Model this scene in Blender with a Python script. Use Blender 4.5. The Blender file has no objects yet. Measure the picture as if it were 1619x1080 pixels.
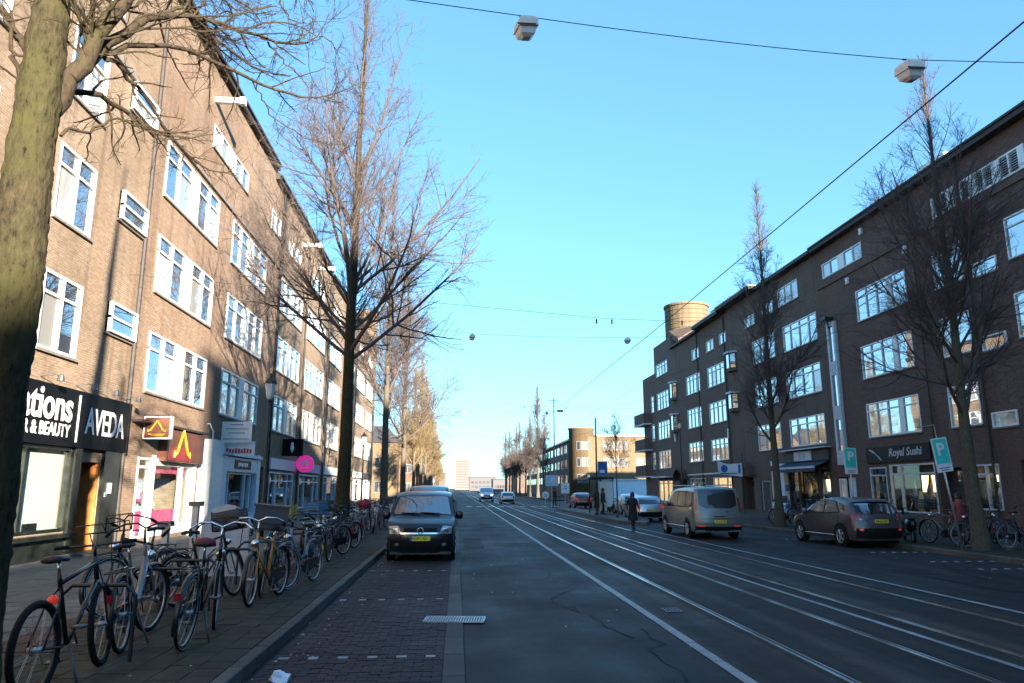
import bpy, bmesh, math, random
import numpy as np
from mathutils import Vector, Matrix

SC = bpy.context.scene
COL = SC.collection
R = math.radians

# ---------------------------------------------------------------- camera
YAW, PITCH = 4.2655, 11.4057
cam_d = bpy.data.cameras.new('camera')
cam_d.sensor_width = 36.0
cam_d.lens = 25.571
cam_d.clip_start = 0.05
cam_d.clip_end = 6000
cam = bpy.data.objects.new('camera', cam_d)
COL.objects.link(cam)
cam.location = (0, 0, 1.9)
cam.rotation_euler = (R(90 + PITCH), 0, R(-YAW))
SC.camera = cam

# ---------------------------------------------------------------- sky, sun, exposure
SUN_AZ, SUN_EL = 23.4, 11.4          # degrees off the street axis (behind, to the right); height
sun_dir = Vector((math.sin(R(SUN_AZ)) * math.cos(R(SUN_EL)), -math.cos(R(SUN_AZ)) * math.cos(R(SUN_EL)), math.sin(R(SUN_EL))))
world = bpy.data.worlds.new('World')
SC.world = world
world.use_nodes = True
wn = world.node_tree
wn.nodes.clear()
w_out = wn.nodes.new('ShaderNodeOutputWorld')
w_bg = wn.nodes.new('ShaderNodeBackground')
w_sky = wn.nodes.new('ShaderNodeTexSky')
w_sky.sky_type = 'NISHITA'
w_sky.sun_disc = False
w_sky.sun_elevation = R(SUN_EL)
w_sky.sun_rotation = R(180 - SUN_AZ)
w_sky.altitude = 0
w_sky.air_density = 1.0
w_sky.dust_density = 0.0
w_sky.ozone_density = 0.6
w_gm = wn.nodes.new('ShaderNodeGamma')            # soften the range between the horizon and the upper sky
w_gm.inputs['Gamma'].default_value = 0.62
w_tn = wn.nodes.new('ShaderNodeMix')
w_tn.data_type = 'RGBA'; w_tn.blend_type = 'MULTIPLY'
w_tn.inputs[0].default_value = 1.0
w_tn.inputs[7].default_value = (0.44, 0.87, 1.30, 1)
wn.links.new(w_sky.outputs[0], w_gm.inputs['Color'])
wn.links.new(w_gm.outputs[0], w_tn.inputs[6])
wn.links.new(w_tn.outputs[2], w_bg.inputs['Color'])
w_bg.inputs['Strength'].default_value = 0.104
wn.links.new(w_bg.outputs[0], w_out.inputs['Surface'])

sun_l = bpy.data.lights.new('sun', 'SUN')
sun_l.energy = 5.0
sun_l.angle = R(0.55)
sun_l.color = (1.0, 0.90, 0.75)
sun = bpy.data.objects.new('sun', sun_l)
COL.objects.link(sun)
sun.rotation_euler = (-sun_dir).to_track_quat('-Z', 'Y').to_euler()
sun.location = (30, -60, 40)

SC.view_settings.view_transform = 'Standard'
SC.view_settings.look = 'None'
SC.view_settings.exposure = 2.4
SC.view_settings.gamma = 1.0
SC.view_settings.use_curve_mapping = False
SC.cycles.max_bounces = 5
SC.cycles.diffuse_bounces = 3
SC.cycles.glossy_bounces = 3
SC.cycles.transparent_max_bounces = 8
SC.cycles.transmission_bounces = 3
SC.cycles.caustics_reflective = False
SC.cycles.caustics_refractive = False
SC.cycles.use_denoising = True

# ---------------------------------------------------------------- materials
MATS = {}

def nt_new(name):
    m = bpy.data.materials.new(name)
    m.use_nodes = True
    nt = m.node_tree
    b = nt.nodes['Principled BSDF']
    MATS[name] = m
    return m, nt, b

def nd(nt, t, **kw):
    n = nt.nodes.new(t)
    for k, v in kw.items():
        if k in n.inputs:
            n.inputs[k].default_value = v
        else:
            setattr(n, k, v)
    return n

def mixc(nt, fac, a, b, mode='MIX'):
    n = nt.nodes.new('ShaderNodeMix')
    n.data_type = 'RGBA'
    n.blend_type = mode
    for sock, val in ((n.inputs[0], fac), (n.inputs[6], a), (n.inputs[7], b)):
        if hasattr(val, 'type'):
            nt.links.new(val, sock)
        elif isinstance(val, (int, float)):
            sock.default_value = val
        else:
            sock.default_value = (*val[:3], 1)
    return n.outputs[2]

def ramp(nt, val, lo, hi):
    n = nt.nodes.new('ShaderNodeMapRange')
    n.inputs[1].default_value = lo
    n.inputs[2].default_value = hi
    nt.links.new(val, n.inputs[0])
    return n.outputs[0]

def plain(name, col, rough=0.6, metal=0.0, var=0.12, scale=6.0, bump=0.0, spec=0.5, coat=0.0, emit=None, emit_s=0.0):
    """one colour with a little uneven tone and roughness, varied from object to object"""
    m, nt, b = nt_new(name)
    tc = nd(nt, 'ShaderNodeTexCoord')
    nz = nd(nt, 'ShaderNodeTexNoise', Scale=scale, Detail=5.0)
    nt.links.new(tc.outputs['Object'], nz.inputs['Vector'])
    dark = tuple(c * (1 - var) for c in col)
    lite = tuple(min(1, c * (1 + var)) for c in col)
    c = mixc(nt, ramp(nt, nz.outputs['Fac'], 0.3, 0.7), dark, lite)
    nt.links.new(c, b.inputs['Base Color'])
    b.inputs['Roughness'].default_value = rough
    b.inputs['Metallic'].default_value = metal
    b.inputs['Specular IOR Level'].default_value = spec
    if coat:
        b.inputs['Coat Weight'].default_value = coat
        b.inputs['Coat Roughness'].default_value = 0.06
    if bump:
        bp = nd(nt, 'ShaderNodeBump', Strength=bump, Distance=0.02)
        nz2 = nd(nt, 'ShaderNodeTexNoise', Scale=scale * 8, Detail=4.0)
        nt.links.new(tc.outputs['Object'], nz2.inputs['Vector'])
        nt.links.new(nz2.outputs['Fac'], bp.inputs['Height'])
        nt.links.new(bp.outputs[0], b.inputs['Normal'])
    if emit:
        b.inputs['Emission Color'].default_value = (*emit, 1)
        b.inputs['Emission Strength'].default_value = emit_s
    return m

def brick_mat(name, c1, c2, mortar, stain=0.35, bw=0.22, bh=0.065):
    m, nt, b = nt_new(name)
    g = nd(nt, 'ShaderNodeNewGeometry')
    sp = nd(nt, 'ShaderNodeSeparateXYZ')
    nt.links.new(g.outputs['Position'], sp.inputs[0])
    ad = nd(nt, 'ShaderNodeMath', operation='ADD')
    nt.links.new(sp.outputs[0], ad.inputs[0]); nt.links.new(sp.outputs[1], ad.inputs[1])
    cb = nd(nt, 'ShaderNodeCombineXYZ')
    nt.links.new(ad.outputs[0], cb.inputs[0]); nt.links.new(sp.outputs[2], cb.inputs[1])
    bt = nd(nt, 'ShaderNodeTexBrick', Scale=1.0)
    bt.inputs['Color1'].default_value = (*c1, 1)
    bt.inputs['Color2'].default_value = (*c2, 1)
    bt.inputs['Mortar'].default_value = (*mortar, 1)
    bt.inputs['Mortar Size'].default_value = 0.008
    bt.inputs['Mortar Smooth'].default_value = 0.3
    bt.inputs['Brick Width'].default_value = bw
    bt.inputs['Row Height'].default_value = bh
    nt.links.new(cb.outputs[0], bt.inputs['Vector'])
    n1 = nd(nt, 'ShaderNodeTexNoise', Scale=0.35, Detail=6.0, Roughness=0.65)
    nt.links.new(g.outputs['Position'], n1.inputs['Vector'])
    mp = nd(nt, 'ShaderNodeMapping'); mp.inputs['Scale'].default_value = (1.6, 1.6, 0.22)
    nt.links.new(g.outputs['Position'], mp.inputs['Vector'])
    n2 = nd(nt, 'ShaderNodeTexNoise', Scale=1.0, Detail=5.0)
    nt.links.new(mp.outputs[0], n2.inputs['Vector'])
    n4 = nd(nt, 'ShaderNodeTexNoise', Scale=9.0, Detail=3.0)
    mp4 = nd(nt, 'ShaderNodeMapping'); mp4.inputs['Scale'].default_value = (0.5, 0.5, 1.7)
    nt.links.new(g.outputs['Position'], mp4.inputs['Vector']); nt.links.new(mp4.outputs[0], n4.inputs['Vector'])
    c = mixc(nt, ramp(nt, n1.outputs['Fac'], 0.38, 0.72), bt.outputs['Color'], tuple(x * (1 - stain) for x in c1))
    c = mixc(nt, ramp(nt, n2.outputs['Fac'], 0.5, 0.85), c, tuple(min(1, x * 1.25) for x in c2))
    c = mixc(nt, 1.0, c, mixc(nt, ramp(nt, n4.outputs['Fac'], 0.3, 0.7), (0.82, 0.80, 0.80), (1.15, 1.15, 1.14)), 'MULTIPLY')
    mp5 = nd(nt, 'ShaderNodeMapping'); mp5.inputs['Scale'].default_value = (2.6, 2.6, 0.13)
    nt.links.new(g.outputs['Position'], mp5.inputs['Vector'])
    n5 = nd(nt, 'ShaderNodeTexNoise', Scale=1.0, Detail=6.0, Roughness=0.6)
    nt.links.new(mp5.outputs[0], n5.inputs['Vector'])
    c = mixc(nt, 1.0, c, mixc(nt, ramp(nt, n5.outputs['Fac'], 0.52, 0.72), (1, 1, 1), (0.66, 0.64, 0.63)), 'MULTIPLY')
    nt.links.new(c, b.inputs['Base Color'])
    b.inputs['Roughness'].default_value = 0.85
    bp = nd(nt, 'ShaderNodeBump', Strength=0.5, Distance=0.01)
    bp.invert = True
    nt.links.new(bt.outputs['Fac'], bp.inputs['Height'])
    nt.links.new(bp.outputs[0], b.inputs['Normal'])
    return m

def pane_mat(name, base, refl=0.35, var=0.5, tint=(1, 1, 1)):
    """double glazing with a room or curtain seen dimly behind: diffuse base under a strong mirror layer"""
    m, nt, b = nt_new(name)
    oi = nd(nt, 'ShaderNodeObjectInfo')
    g = nd(nt, 'ShaderNodeNewGeometry')
    mp = nd(nt, 'ShaderNodeMapping'); mp.inputs['Scale'].default_value = (3.0, 3.0, 0.25)
    nt.links.new(g.outputs['Position'], mp.inputs['Vector'])
    nz = nd(nt, 'ShaderNodeTexNoise', Scale=2.2, Detail=3.0)
    nt.links.new(mp.outputs[0], nz.inputs['Vector'])
    c = mixc(nt, ramp(nt, nz.outputs['Fac'], 0.35, 0.65), tuple(x * (1 - var) for x in base), base)
    c = mixc(nt, ramp(nt, oi.outputs['Random'], 0.2, 1.0), tuple(x * 0.45 for x in base), c)
    nt.links.new(c, b.inputs['Base Color'])
    b.inputs['Roughness'].default_value = 0.4
    gl = nd(nt, 'ShaderNodeBsdfGlossy', Roughness=0.015)
    gl.inputs['Color'].default_value = (*tint, 1)
    n3 = nd(nt, 'ShaderNodeTexNoise', Scale=0.9, Detail=1.0)
    nt.links.new(g.outputs['Position'], n3.inputs['Vector'])
    bp = nd(nt, 'ShaderNodeBump', Strength=0.06, Distance=0.05)
    nt.links.new(n3.outputs['Fac'], bp.inputs['Height'])
    nt.links.new(bp.outputs[0], gl.inputs['Normal'])
    fr = nd(nt, 'ShaderNodeFresnel', IOR=1.5)
    mx = nd(nt, 'ShaderNodeMath', operation='MULTIPLY_ADD')
    mx.inputs[1].default_value = 1.3 if refl > 0.05 else 0.38
    mx.inputs[2].default_value = refl
    mx.use_clamp = True
    nt.links.new(fr.outputs[0], mx.inputs[0])
    ms = nd(nt, 'ShaderNodeMixShader')
    nt.links.new(mx.outputs[0], ms.inputs[0])
    nt.links.new(b.outputs[0], ms.inputs[1])
    nt.links.new(gl.outputs[0], ms.inputs[2])
    nt.links.new(ms.outputs[0], nt.nodes['Material Output'].inputs['Surface'])
    return m

def clear_glass(name, tint=(0.9, 0.95, 0.95), refl=0.05):
    m, nt, b = nt_new(name)
    tr = nd(nt, 'ShaderNodeBsdfTransparent'); tr.inputs[0].default_value = (*tint, 1)
    gl = nd(nt, 'ShaderNodeBsdfGlossy', Roughness=0.01)
    lw = nd(nt, 'ShaderNodeLayerWeight')
    pw = nd(nt, 'ShaderNodeMath', operation='POWER'); pw.inputs[1].default_value = 5.0
    nt.links.new(lw.outputs['Facing'], pw.inputs[0])
    mx = nd(nt, 'ShaderNodeMath', operation='MULTIPLY_ADD'); mx.inputs[1].default_value = 0.6; mx.inputs[2].default_value = refl; mx.use_clamp = True
    nt.links.new(pw.outputs[0], mx.inputs[0])
    ms = nd(nt, 'ShaderNodeMixShader')
    nt.links.new(mx.outputs[0], ms.inputs[0]); nt.links.new(tr.outputs[0], ms.inputs[1]); nt.links.new(gl.outputs[0], ms.inputs[2])
    nt.links.new(ms.outputs[0], nt.nodes['Material Output'].inputs['Surface'])
    return m

def ground_mat(name, col, rough=0.8, patch=0.35, speck=0.25, scale=1.0, wear=None, bump=0.4):
    m, nt, b = nt_new(name)
    g = nd(nt, 'ShaderNodeNewGeometry')
    oi = nd(nt, 'ShaderNodeObjectInfo')
    n1 = nd(nt, 'ShaderNodeTexNoise', Scale=0.45 * scale, Detail=7.0, Roughness=0.6)
    n2 = nd(nt, 'ShaderNodeTexNoise', Scale=55 * scale, Detail=3.0)
    mp = nd(nt, 'ShaderNodeMapping'); mp.inputs['Scale'].default_value = (1.8, 0.06, 1)
    nt.links.new(g.outputs['Position'], mp.inputs['Vector'])
    n3 = nd(nt, 'ShaderNodeTexNoise', Scale=1.0, Detail=4.0)
    nt.links.new(mp.outputs[0], n3.inputs['Vector'])
    for n in (n1, n2):
        nt.links.new(g.outputs['Position'], n.inputs['Vector'])
    c = mixc(nt, ramp(nt, n1.outputs['Fac'], 0.35, 0.7), tuple(x * (1 - patch) for x in col), tuple(x * (1 + patch) for x in col))
    c = mixc(nt, ramp(nt, n3.outputs['Fac'], 0.45, 0.75), c, tuple(x * (1 + patch * 1.2) for x in (wear or col)))
    n6 = nd(nt, 'ShaderNodeTexNoise', Scale=2.3 * scale, Detail=9.0, Roughness=0.78)
    nt.links.new(g.outputs['Position'], n6.inputs['Vector'])
    k6 = min(0.5, patch * 0.9)
    c = mixc(nt, 1.0, c, mixc(nt, ramp(nt, n6.outputs['Fac'], 0.33, 0.67), tuple([1 - k6] * 3), tuple([1 + k6] * 3)), 'MULTIPLY')
    c2 = mixc(nt, ramp(nt, n2.outputs['Fac'], 0.3, 0.7), tuple([1 - speck] * 3), tuple([1 + speck] * 3))
    c = mixc(nt, 1.0, c, c2, 'MULTIPLY')
    rv = mixc(nt, oi.outputs['Random'], (0.78, 0.78, 0.78), (1.22, 1.2, 1.18))
    c = mixc(nt, 1.0, c, rv, 'MULTIPLY')
    nt.links.new(c, b.inputs['Base Color'])
    rr = nd(nt, 'ShaderNodeMapRange')
    rr.inputs[1].default_value = 0.3; rr.inputs[2].default_value = 0.75
    rr.inputs[3].default_value = rough - 0.18; rr.inputs[4].default_value = min(1, rough + 0.12)
    nt.links.new(n1.outputs['Fac'], rr.inputs[0])
    nt.links.new(rr.outputs[0], b.inputs['Roughness'])
    b.inputs['Specular IOR Level'].default_value = 0.22
    bp = nd(nt, 'ShaderNodeBump', Strength=bump, Distance=0.006)
    nt.links.new(n2.outputs['Fac'], bp.inputs['Height'])
    nt.links.new(bp.outputs[0], b.inputs['Normal'])
    return m

def bark_mat(name, c1, c2, moss, moss_amt=0.5):
    m, nt, b = nt_new(name)
    tc = nd(nt, 'ShaderNodeNewGeometry')
    mp = nd(nt, 'ShaderNodeMapping'); mp.inputs['Scale'].default_value = (24, 24, 9)
    nt.links.new(tc.outputs['Position'], mp.inputs['Vector'])
    n1 = nd(nt, 'ShaderNodeTexNoise', Scale=1.0, Detail=6.0, Roughness=0.7)
    nt.links.new(mp.outputs[0], n1.inputs['Vector'])
    n2 = nd(nt, 'ShaderNodeTexNoise', Scale=1.3, Detail=4.0)
    nt.links.new(tc.outputs['Position'], n2.inputs['Vector'])
    c = mixc(nt, ramp(nt, n1.outputs['Fac'], 0.3, 0.7), c1, c2)
    f = ramp(nt, n2.outputs['Fac'], 0.62 - moss_amt * 0.4, 0.8 - moss_amt * 0.3)
    c = mixc(nt, f, c, moss)
    c = mixc(nt, ramp(nt, n1.outputs['Fac'], 0.42, 0.3), c, tuple(x * 0.4 for x in c1))
    nt.links.new(c, b.inputs['Base Color'])
    b.inputs['Roughness'].default_value = 0.95
    b.inputs['Specular IOR Level'].default_value = 0.2
    bp = nd(nt, 'ShaderNodeBump', Strength=0.9, Distance=0.03)
    nt.links.new(n1.outputs['Fac'], bp.inputs['Height'])
    nt.links.new(bp.outputs[0], b.inputs['Normal'])
    return m

def paint_mat(name, col, metal=0.35, rough=0.35, coat=0.7):
    m, nt, b = nt_new(name)
    tc = nd(nt, 'ShaderNodeTexCoord')
    nz = nd(nt, 'ShaderNodeTexNoise', Scale=3.0, Detail=5.0)
    nt.links.new(tc.outputs['Object'], nz.inputs['Vector'])
    sp = nd(nt, 'ShaderNodeSeparateXYZ')
    nt.links.new(tc.outputs['Object'], sp.inputs[0])
    dirt = nd(nt, 'ShaderNodeMath', operation='MULTIPLY')
    nt.links.new(ramp(nt, sp.outputs[2], 0.75, 0.2), dirt.inputs[0]); nt.links.new(ramp(nt, nz.outputs['Fac'], 0.3, 0.8), dirt.inputs[1])
    c = mixc(nt, dirt.outputs[0], col, (0.09, 0.08, 0.07))
    nt.links.new(c, b.inputs['Base Color'])
    b.inputs['Metallic'].default_value = metal
    b.inputs['Roughness'].default_value = rough
    b.inputs['Coat Weight'].default_value = coat
    b.inputs['Coat Roughness'].default_value = 0.05
    return m

# ---------------------------------------------------------------- mesh helpers
def link_mesh(name, me, mats, parent=None, smooth=False):
    if not isinstance(mats, (list, tuple)):
        mats = [mats]
    for mm in mats:
        me.materials.append(MATS[mm] if isinstance(mm, str) else mm)
    if smooth:
        me.shade_smooth()
    o = bpy.data.objects.new(name, me)
    COL.objects.link(o)
    if parent:
        o.parent = parent
    return o

class MB:
    """collects boxes, quads and tubes and links them as one mesh object"""
    def __init__(s):
        s.v = []; s.f = []; s.m = []
    def add(s, vs, fs, mi=0):
        b = len(s.v)
        s.v += [tuple(p) for p in vs]
        s.f += [tuple(b + i for i in f) for f in fs]
        s.m += [mi] * len(fs)
        return s
    def box(s, x0, x1, y0, y1, z0, z1, mi=0, M=None):
        vs = [(x, y, z) for z in (z0, z1) for y in (y0, y1) for x in (x0, x1)]
        if M is not None:
            vs = [tuple(M @ Vector(p)) for p in vs]
        return s.add(vs, [(0, 2, 3, 1), (4, 5, 7, 6), (0, 1, 5, 4), (2, 6, 7, 3), (0, 4, 6, 2), (1, 3, 7, 5)], mi)
    def quad(s, a, b, c, d, mi=0):
        return s.add([a, b, c, d], [(0, 1, 2, 3)], mi)
    def tube(s, pts, r, n=6, mi=0, cap=True):
        pts = [Vector(p) for p in pts]
        rs = list(r) if isinstance(r, (list, tuple)) else [r] * len(pts)
        vs = []; ref = None
        for i, p in enumerate(pts):
            a = pts[max(i - 1, 0)]; c = pts[min(i + 1, len(pts) - 1)]
            t = (c - a)
            t = t.normalized() if t.length > 1e-9 else Vector((0, 0, 1))
            if ref is None:
                ref = Vector((1, 0, 0)) if abs(t.x) < 0.8 else Vector((0, 1, 0))
            u = (ref - t * ref.dot(t))
            u = u.normalized() if u.length > 1e-6 else t.orthogonal().normalized()
            ref = u
            w = t.cross(u)
            for k in range(n):
                an = 2 * math.pi * k / n
                vs.append(p + (u * math.cos(an) + w * math.sin(an)) * rs[i])
        fs = []
        for i in range(len(pts) - 1):
            for k in range(n):
                k2 = (k + 1) % n
                fs.append((i * n + k, i * n + k2, (i + 1) * n + k2, (i + 1) * n + k))
        if cap:
            fs.append(tuple(range(n - 1, -1, -1)))
            fs.append(tuple((len(pts) - 1) * n + k for k in range(n)))
        return s.add(vs, fs, mi)
    def ring(s, c, axis, R0, r, N=24, n=6, mi=0, a0=0.0, a1=2 * math.pi):
        """torus or arc of a torus round axis"""
        ax = Vector(axis).normalized(); u = ax.orthogonal().normalized(); w = ax.cross(u)
        if abs(ax.y) > 0.9:
            u, w = Vector((1, 0, 0)), Vector((0, 0, 1))
        c = Vector(c); full = abs(a1 - a0 - 2 * math.pi) < 1e-6
        vs = []
        cnt = N if full else N + 1
        for i in range(cnt):
            a = a0 + (a1 - a0) * i / N
            d = u * math.cos(a) + w * math.sin(a)
            for k in range(n):
                b = 2 * math.pi * k / n
                rr = r if not isinstance(r, tuple) else None
                if rr is None:
                    vs.append(c + d * (R0 + r[0] * math.cos(b)) + ax * r[1] * math.sin(b))
                else:
                    vs.append(c + d * (R0 + rr * math.cos(b)) + ax * rr * math.sin(b))
        fs = []
        for i in range(N):
            j = (i + 1) % cnt
            for k in range(n):
                k2 = (k + 1) % n
                fs.append((i * n + k, j * n + k, j * n + k2, i * n + k2))
        return s.add(vs, fs, mi)
    def disc(s, c, axis, rad, thick, N=20, mi=0):
        ax = Vector(axis).normalized(); c = Vector(c)
        return s.tube([c - ax * thick / 2, c + ax * thick / 2], rad, N, mi)
    def lathe(s, prof, c=(0, 0, 0), N=16, mi=0):
        vs = []
        for (r, z) in prof:
            for k in range(N):
                a = 2 * math.pi * k / N
                vs.append((c[0] + r * math.cos(a), c[1] + r * math.sin(a), c[2] + z))
        fs = []
        for i in range(len(prof) - 1):
            for k in range(N):
                k2 = (k + 1) % N
                fs.append((i * N + k, i * N + k2, (i + 1) * N + k2, (i + 1) * N + k))
        fs.append(tuple(range(N - 1, -1, -1)))
        fs.append(tuple((len(prof) - 1) * N + k for k in range(N)))
        return s.add(vs, fs, mi)
    def mesh(s, name):
        me = bpy.data.meshes.new(name)
        me.from_pydata(s.v, [], s.f)
        me.polygons.foreach_set('material_index', s.m)
        me.update()
        return me
    def build(s, name, mats, parent=None, smooth=False):
        return link_mesh(name, s.mesh(name), mats, parent, smooth)

def np_mesh(name, V, F, mat=None):
    """V (n,3) and quads F (m,4) as numpy arrays"""
    me = bpy.data.meshes.new(name)
    me.vertices.add(len(V)); me.vertices.foreach_set('co', V.astype(np.float32).ravel())
    m = len(F)
    me.loops.add(m * 4); me.loops.foreach_set('vertex_index', F.astype(np.int32).ravel())
    me.polygons.add(m)
    me.polygons.foreach_set('loop_start', np.arange(0, m * 4, 4, dtype=np.int32))
    me.polygons.foreach_set('use_smooth', np.ones(m, dtype=bool))
    me.update(calc_edges=True)
    return me

def tag(o, label=None, cat=None, group=None, kind=None):
    if label: o['label'] = label
    if cat: o['category'] = cat
    if group: o['group'] = group
    if kind: o['kind'] = kind
    return o

def empty(name, loc=(0, 0, 0), rz=0.0):
    o = bpy.data.objects.new(name, None)
    COL.objects.link(o)
    o.location = loc
    o.rotation_euler = (0, 0, rz)
    o.empty_display_size = 0.3
    return o

def copy_tree(o, parent=None):
    c = o.copy()
    COL.objects.link(c)
    c.parent = parent
    for ch in list(o.children):
        copy_tree(ch, c)
    return c

def inst(name, me, parent, mat=None, M=None):
    """object that shares a mesh, with its own material on the object"""
    o = bpy.data.objects.new(name, me)
    COL.objects.link(o)
    o.parent = parent
    if mat is not None:
        if not me.materials:
            me.materials.append(None)
        o.material_slots[0].link = 'OBJECT'
        o.material_slots[0].material = MATS[mat]
    if M is not None:
        o.matrix_local = M
    return o

FACE = {'+X': Matrix(((0, 0, 1), (1, 0, 0), (0, 1, 0))).to_4x4(),     # flat things read from the street
        '-X': Matrix(((0, 0, -1), (-1, 0, 0), (0, 1, 0))).to_4x4(),
        '-Y': Matrix(((1, 0, 0), (0, 0, -1), (0, 1, 0))).to_4x4(),
        '+Y': Matrix(((-1, 0, 0), (0, 0, 1), (0, 1, 0))).to_4x4()}

def text(body, loc, face, size, mat, parent, align='CENTER', width=None, bold=0.0, name='lettering', shear=0.0):
    cu = bpy.data.curves.new('lettering', 'FONT')
    cu.body = body; cu.size = size; cu.align_x = align; cu.align_y = 'CENTER'
    cu.extrude = 0.006; cu.offset = bold; cu.resolution_u = 3; cu.shear = shear
    t = bpy.data.objects.new('tmp', cu)
    COL.objects.link(t)
    dg = bpy.context.evaluated_depsgraph_get()
    me = bpy.data.meshes.new_from_object(t.evaluated_get(dg))
    bpy.data.objects.remove(t)
    bpy.data.curves.remove(cu)
    sx = 1.0
    if width and len(me.vertices):
        xs = [v.co.x for v in me.vertices]
        sx = width / (max(xs) - min(xs))
    me.transform(Matrix.Translation(loc) @ FACE[face] @ Matrix.Diagonal((sx, 1, 1, 1)))
    me.materials.clear()
    return link_mesh(name, me, mat, parent)
# ---------------------------------------------------------------- the palette
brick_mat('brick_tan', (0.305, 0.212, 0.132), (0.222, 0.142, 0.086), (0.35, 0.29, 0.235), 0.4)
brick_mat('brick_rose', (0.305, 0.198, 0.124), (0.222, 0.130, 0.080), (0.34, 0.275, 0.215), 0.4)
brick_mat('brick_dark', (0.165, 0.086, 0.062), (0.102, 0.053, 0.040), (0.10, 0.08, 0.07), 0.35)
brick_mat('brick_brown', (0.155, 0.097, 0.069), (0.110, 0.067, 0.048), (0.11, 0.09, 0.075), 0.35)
brick_mat('brick_yellow', (0.165, 0.112, 0.058), (0.125, 0.078, 0.038), (0.16, 0.13, 0.09), 0.25)
brick_mat('brick_far', (0.15, 0.088, 0.055), (0.11, 0.06, 0.038), (0.15, 0.11, 0.08), 0.3)
brick_mat('brick_chimney', (0.19, 0.135, 0.075), (0.15, 0.10, 0.055), (0.11, 0.085, 0.06), 0.25, 0.5, 0.16)
plain('white_paint', (0.78, 0.78, 0.74), 0.45, var=0.08)
plain('frame_far', (0.15, 0.145, 0.135), 0.6)
plain('white_dull', (0.50, 0.51, 0.53), 0.55, var=0.15)
plain('pale_blue_paint', (0.50, 0.60, 0.70), 0.45, var=0.1)
plain('sill_stone', (0.20, 0.18, 0.16), 0.8, var=0.2)
plain('eave_dark', (0.035, 0.028, 0.024), 0.7, var=0.3)
plain('roof_felt', (0.05, 0.05, 0.055), 0.9, var=0.3)
plain('black_iron', (0.012, 0.012, 0.013), 0.45, var=0.3)
plain('grey_iron', (0.12, 0.125, 0.13), 0.45, metal=0.6, var=0.25)
plain('galvanised', (0.42, 0.44, 0.46), 0.4, metal=0.7, var=0.2)
plain('steel_rail', (0.62, 0.63, 0.66), 0.22, metal=1.0, var=0.25, scale=2)
plain('chrome', (0.75, 0.76, 0.78), 0.15, metal=1.0, var=0.1)
plain('rubber', (0.012, 0.012, 0.012), 0.8, var=0.3, spec=0.2)
plain('tyre_side_white', (0.5, 0.5, 0.47), 0.7)
plain('sign_black', (0.005, 0.005, 0.006), 0.45, var=0.2, spec=0.1)
plain('sign_white', (0.82, 0.82, 0.82), 0.4, var=0.04)
plain('stone_dark', (0.016, 0.018, 0.015), 0.22, var=0.6, scale=3)
plain('wood_orange', (0.42, 0.16, 0.04), 0.4, var=0.25, scale=4)
plain('panel_cream', (0.80, 0.78, 0.62), 0.6, var=0.05)
plain('cloth_pink', (0.70, 0.10, 0.22), 0.8, var=0.25)
plain('cloth_yellow', (0.75, 0.60, 0.25), 0.8, var=0.2)
plain('sign_brown', (0.11, 0.038, 0.02), 0.4, var=0.35, scale=2)
plain('sign_red', (0.24, 0.025, 0.025), 0.4, var=0.3, scale=2)
plain('sign_gold', (0.65, 0.36, 0.03), 0.4)
plain('sign_pink', (0.85, 0.02, 0.35), 0.4, emit=(1, 0.05, 0.42), emit_s=0.08)
plain('sign_teal', (0.06, 0.62, 0.52), 0.35)
plain('sign_blue', (0.03, 0.14, 0.45), 0.4)
plain('awning_navy', (0.012, 0.025, 0.06), 0.7)
plain('letter_red', (0.5, 0.03, 0.03), 0.5)
plain('letter_grey', (0.30, 0.31, 0.34), 0.5)
plain('plate_yellow', (0.85, 0.66, 0.05), 0.4, var=0.03)
plain('plate_black', (0.02, 0.02, 0.02), 0.5)
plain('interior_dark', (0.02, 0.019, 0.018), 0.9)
plain('interior_warm', (0.40, 0.26, 0.12), 0.9, var=0.5, scale=3, emit=(1.0, 0.62, 0.28), emit_s=0.25)
plain('interior_lamp', (0.8, 0.7, 0.4), 0.6, emit=(1.0, 0.75, 0.35), emit_s=0.9)
plain('lamp_housing', (0.74, 0.71, 0.62), 0.5, var=0.12)
plain('lamp_glass', (0.60, 0.64, 0.68), 0.2)
pane_mat('pane_left', (0.10, 0.12, 0.15), 0.36)
pane_mat('pane_curtain', (0.62, 0.60, 0.55), 0.10, var=0.35)
pane_mat('pane_right', (0.10, 0.11, 0.12), 0.42)
pane_mat('pane_far', (0.05, 0.05, 0.06), 0.15)
pane_mat('car_glass', (0.010, 0.012, 0.014), 0.03)
clear_glass('shop_glass')
ground_mat('asphalt', (0.0165, 0.0142, 0.0152), 0.72, 0.5, 0.55, wear=(0.026, 0.0225, 0.023))
ground_mat('asphalt_tram', (0.0165, 0.014, 0.0135), 0.75, 0.5, 0.5, wear=(0.040, 0.033, 0.027))
ground_mat('ground_far', (0.07, 0.068, 0.062), 0.9, 0.3, 0.2)
ground_mat('concrete_strip', (0.07, 0.074, 0.074), 0.8, 0.2, 0.15)
ground_mat('kerb_concrete', (0.085, 0.086, 0.075), 0.8, 0.3, 0.2)
ground_mat('paver_brick', (0.025, 0.022, 0.026), 0.78, 0.25, 0.2)
ground_mat('paver_joint', (0.022, 0.022, 0.020), 0.95, 0.3, 0.2)
ground_mat('tile_moss', (0.040, 0.039, 0.029), 0.85, 0.4, 0.2)
ground_mat('tile_red', (0.068, 0.036, 0.028), 0.85, 0.3, 0.2)
ground_mat('tile_grey', (0.135, 0.13, 0.118), 0.8, 0.25, 0.15)
ground_mat('paint_line', (0.30, 0.31, 0.32), 0.6, 0.3, 0.2, wear=(0.17, 0.175, 0.18))
ground_mat('paint_mark', (0.26, 0.265, 0.265), 0.6, 0.15, 0.15)
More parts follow.
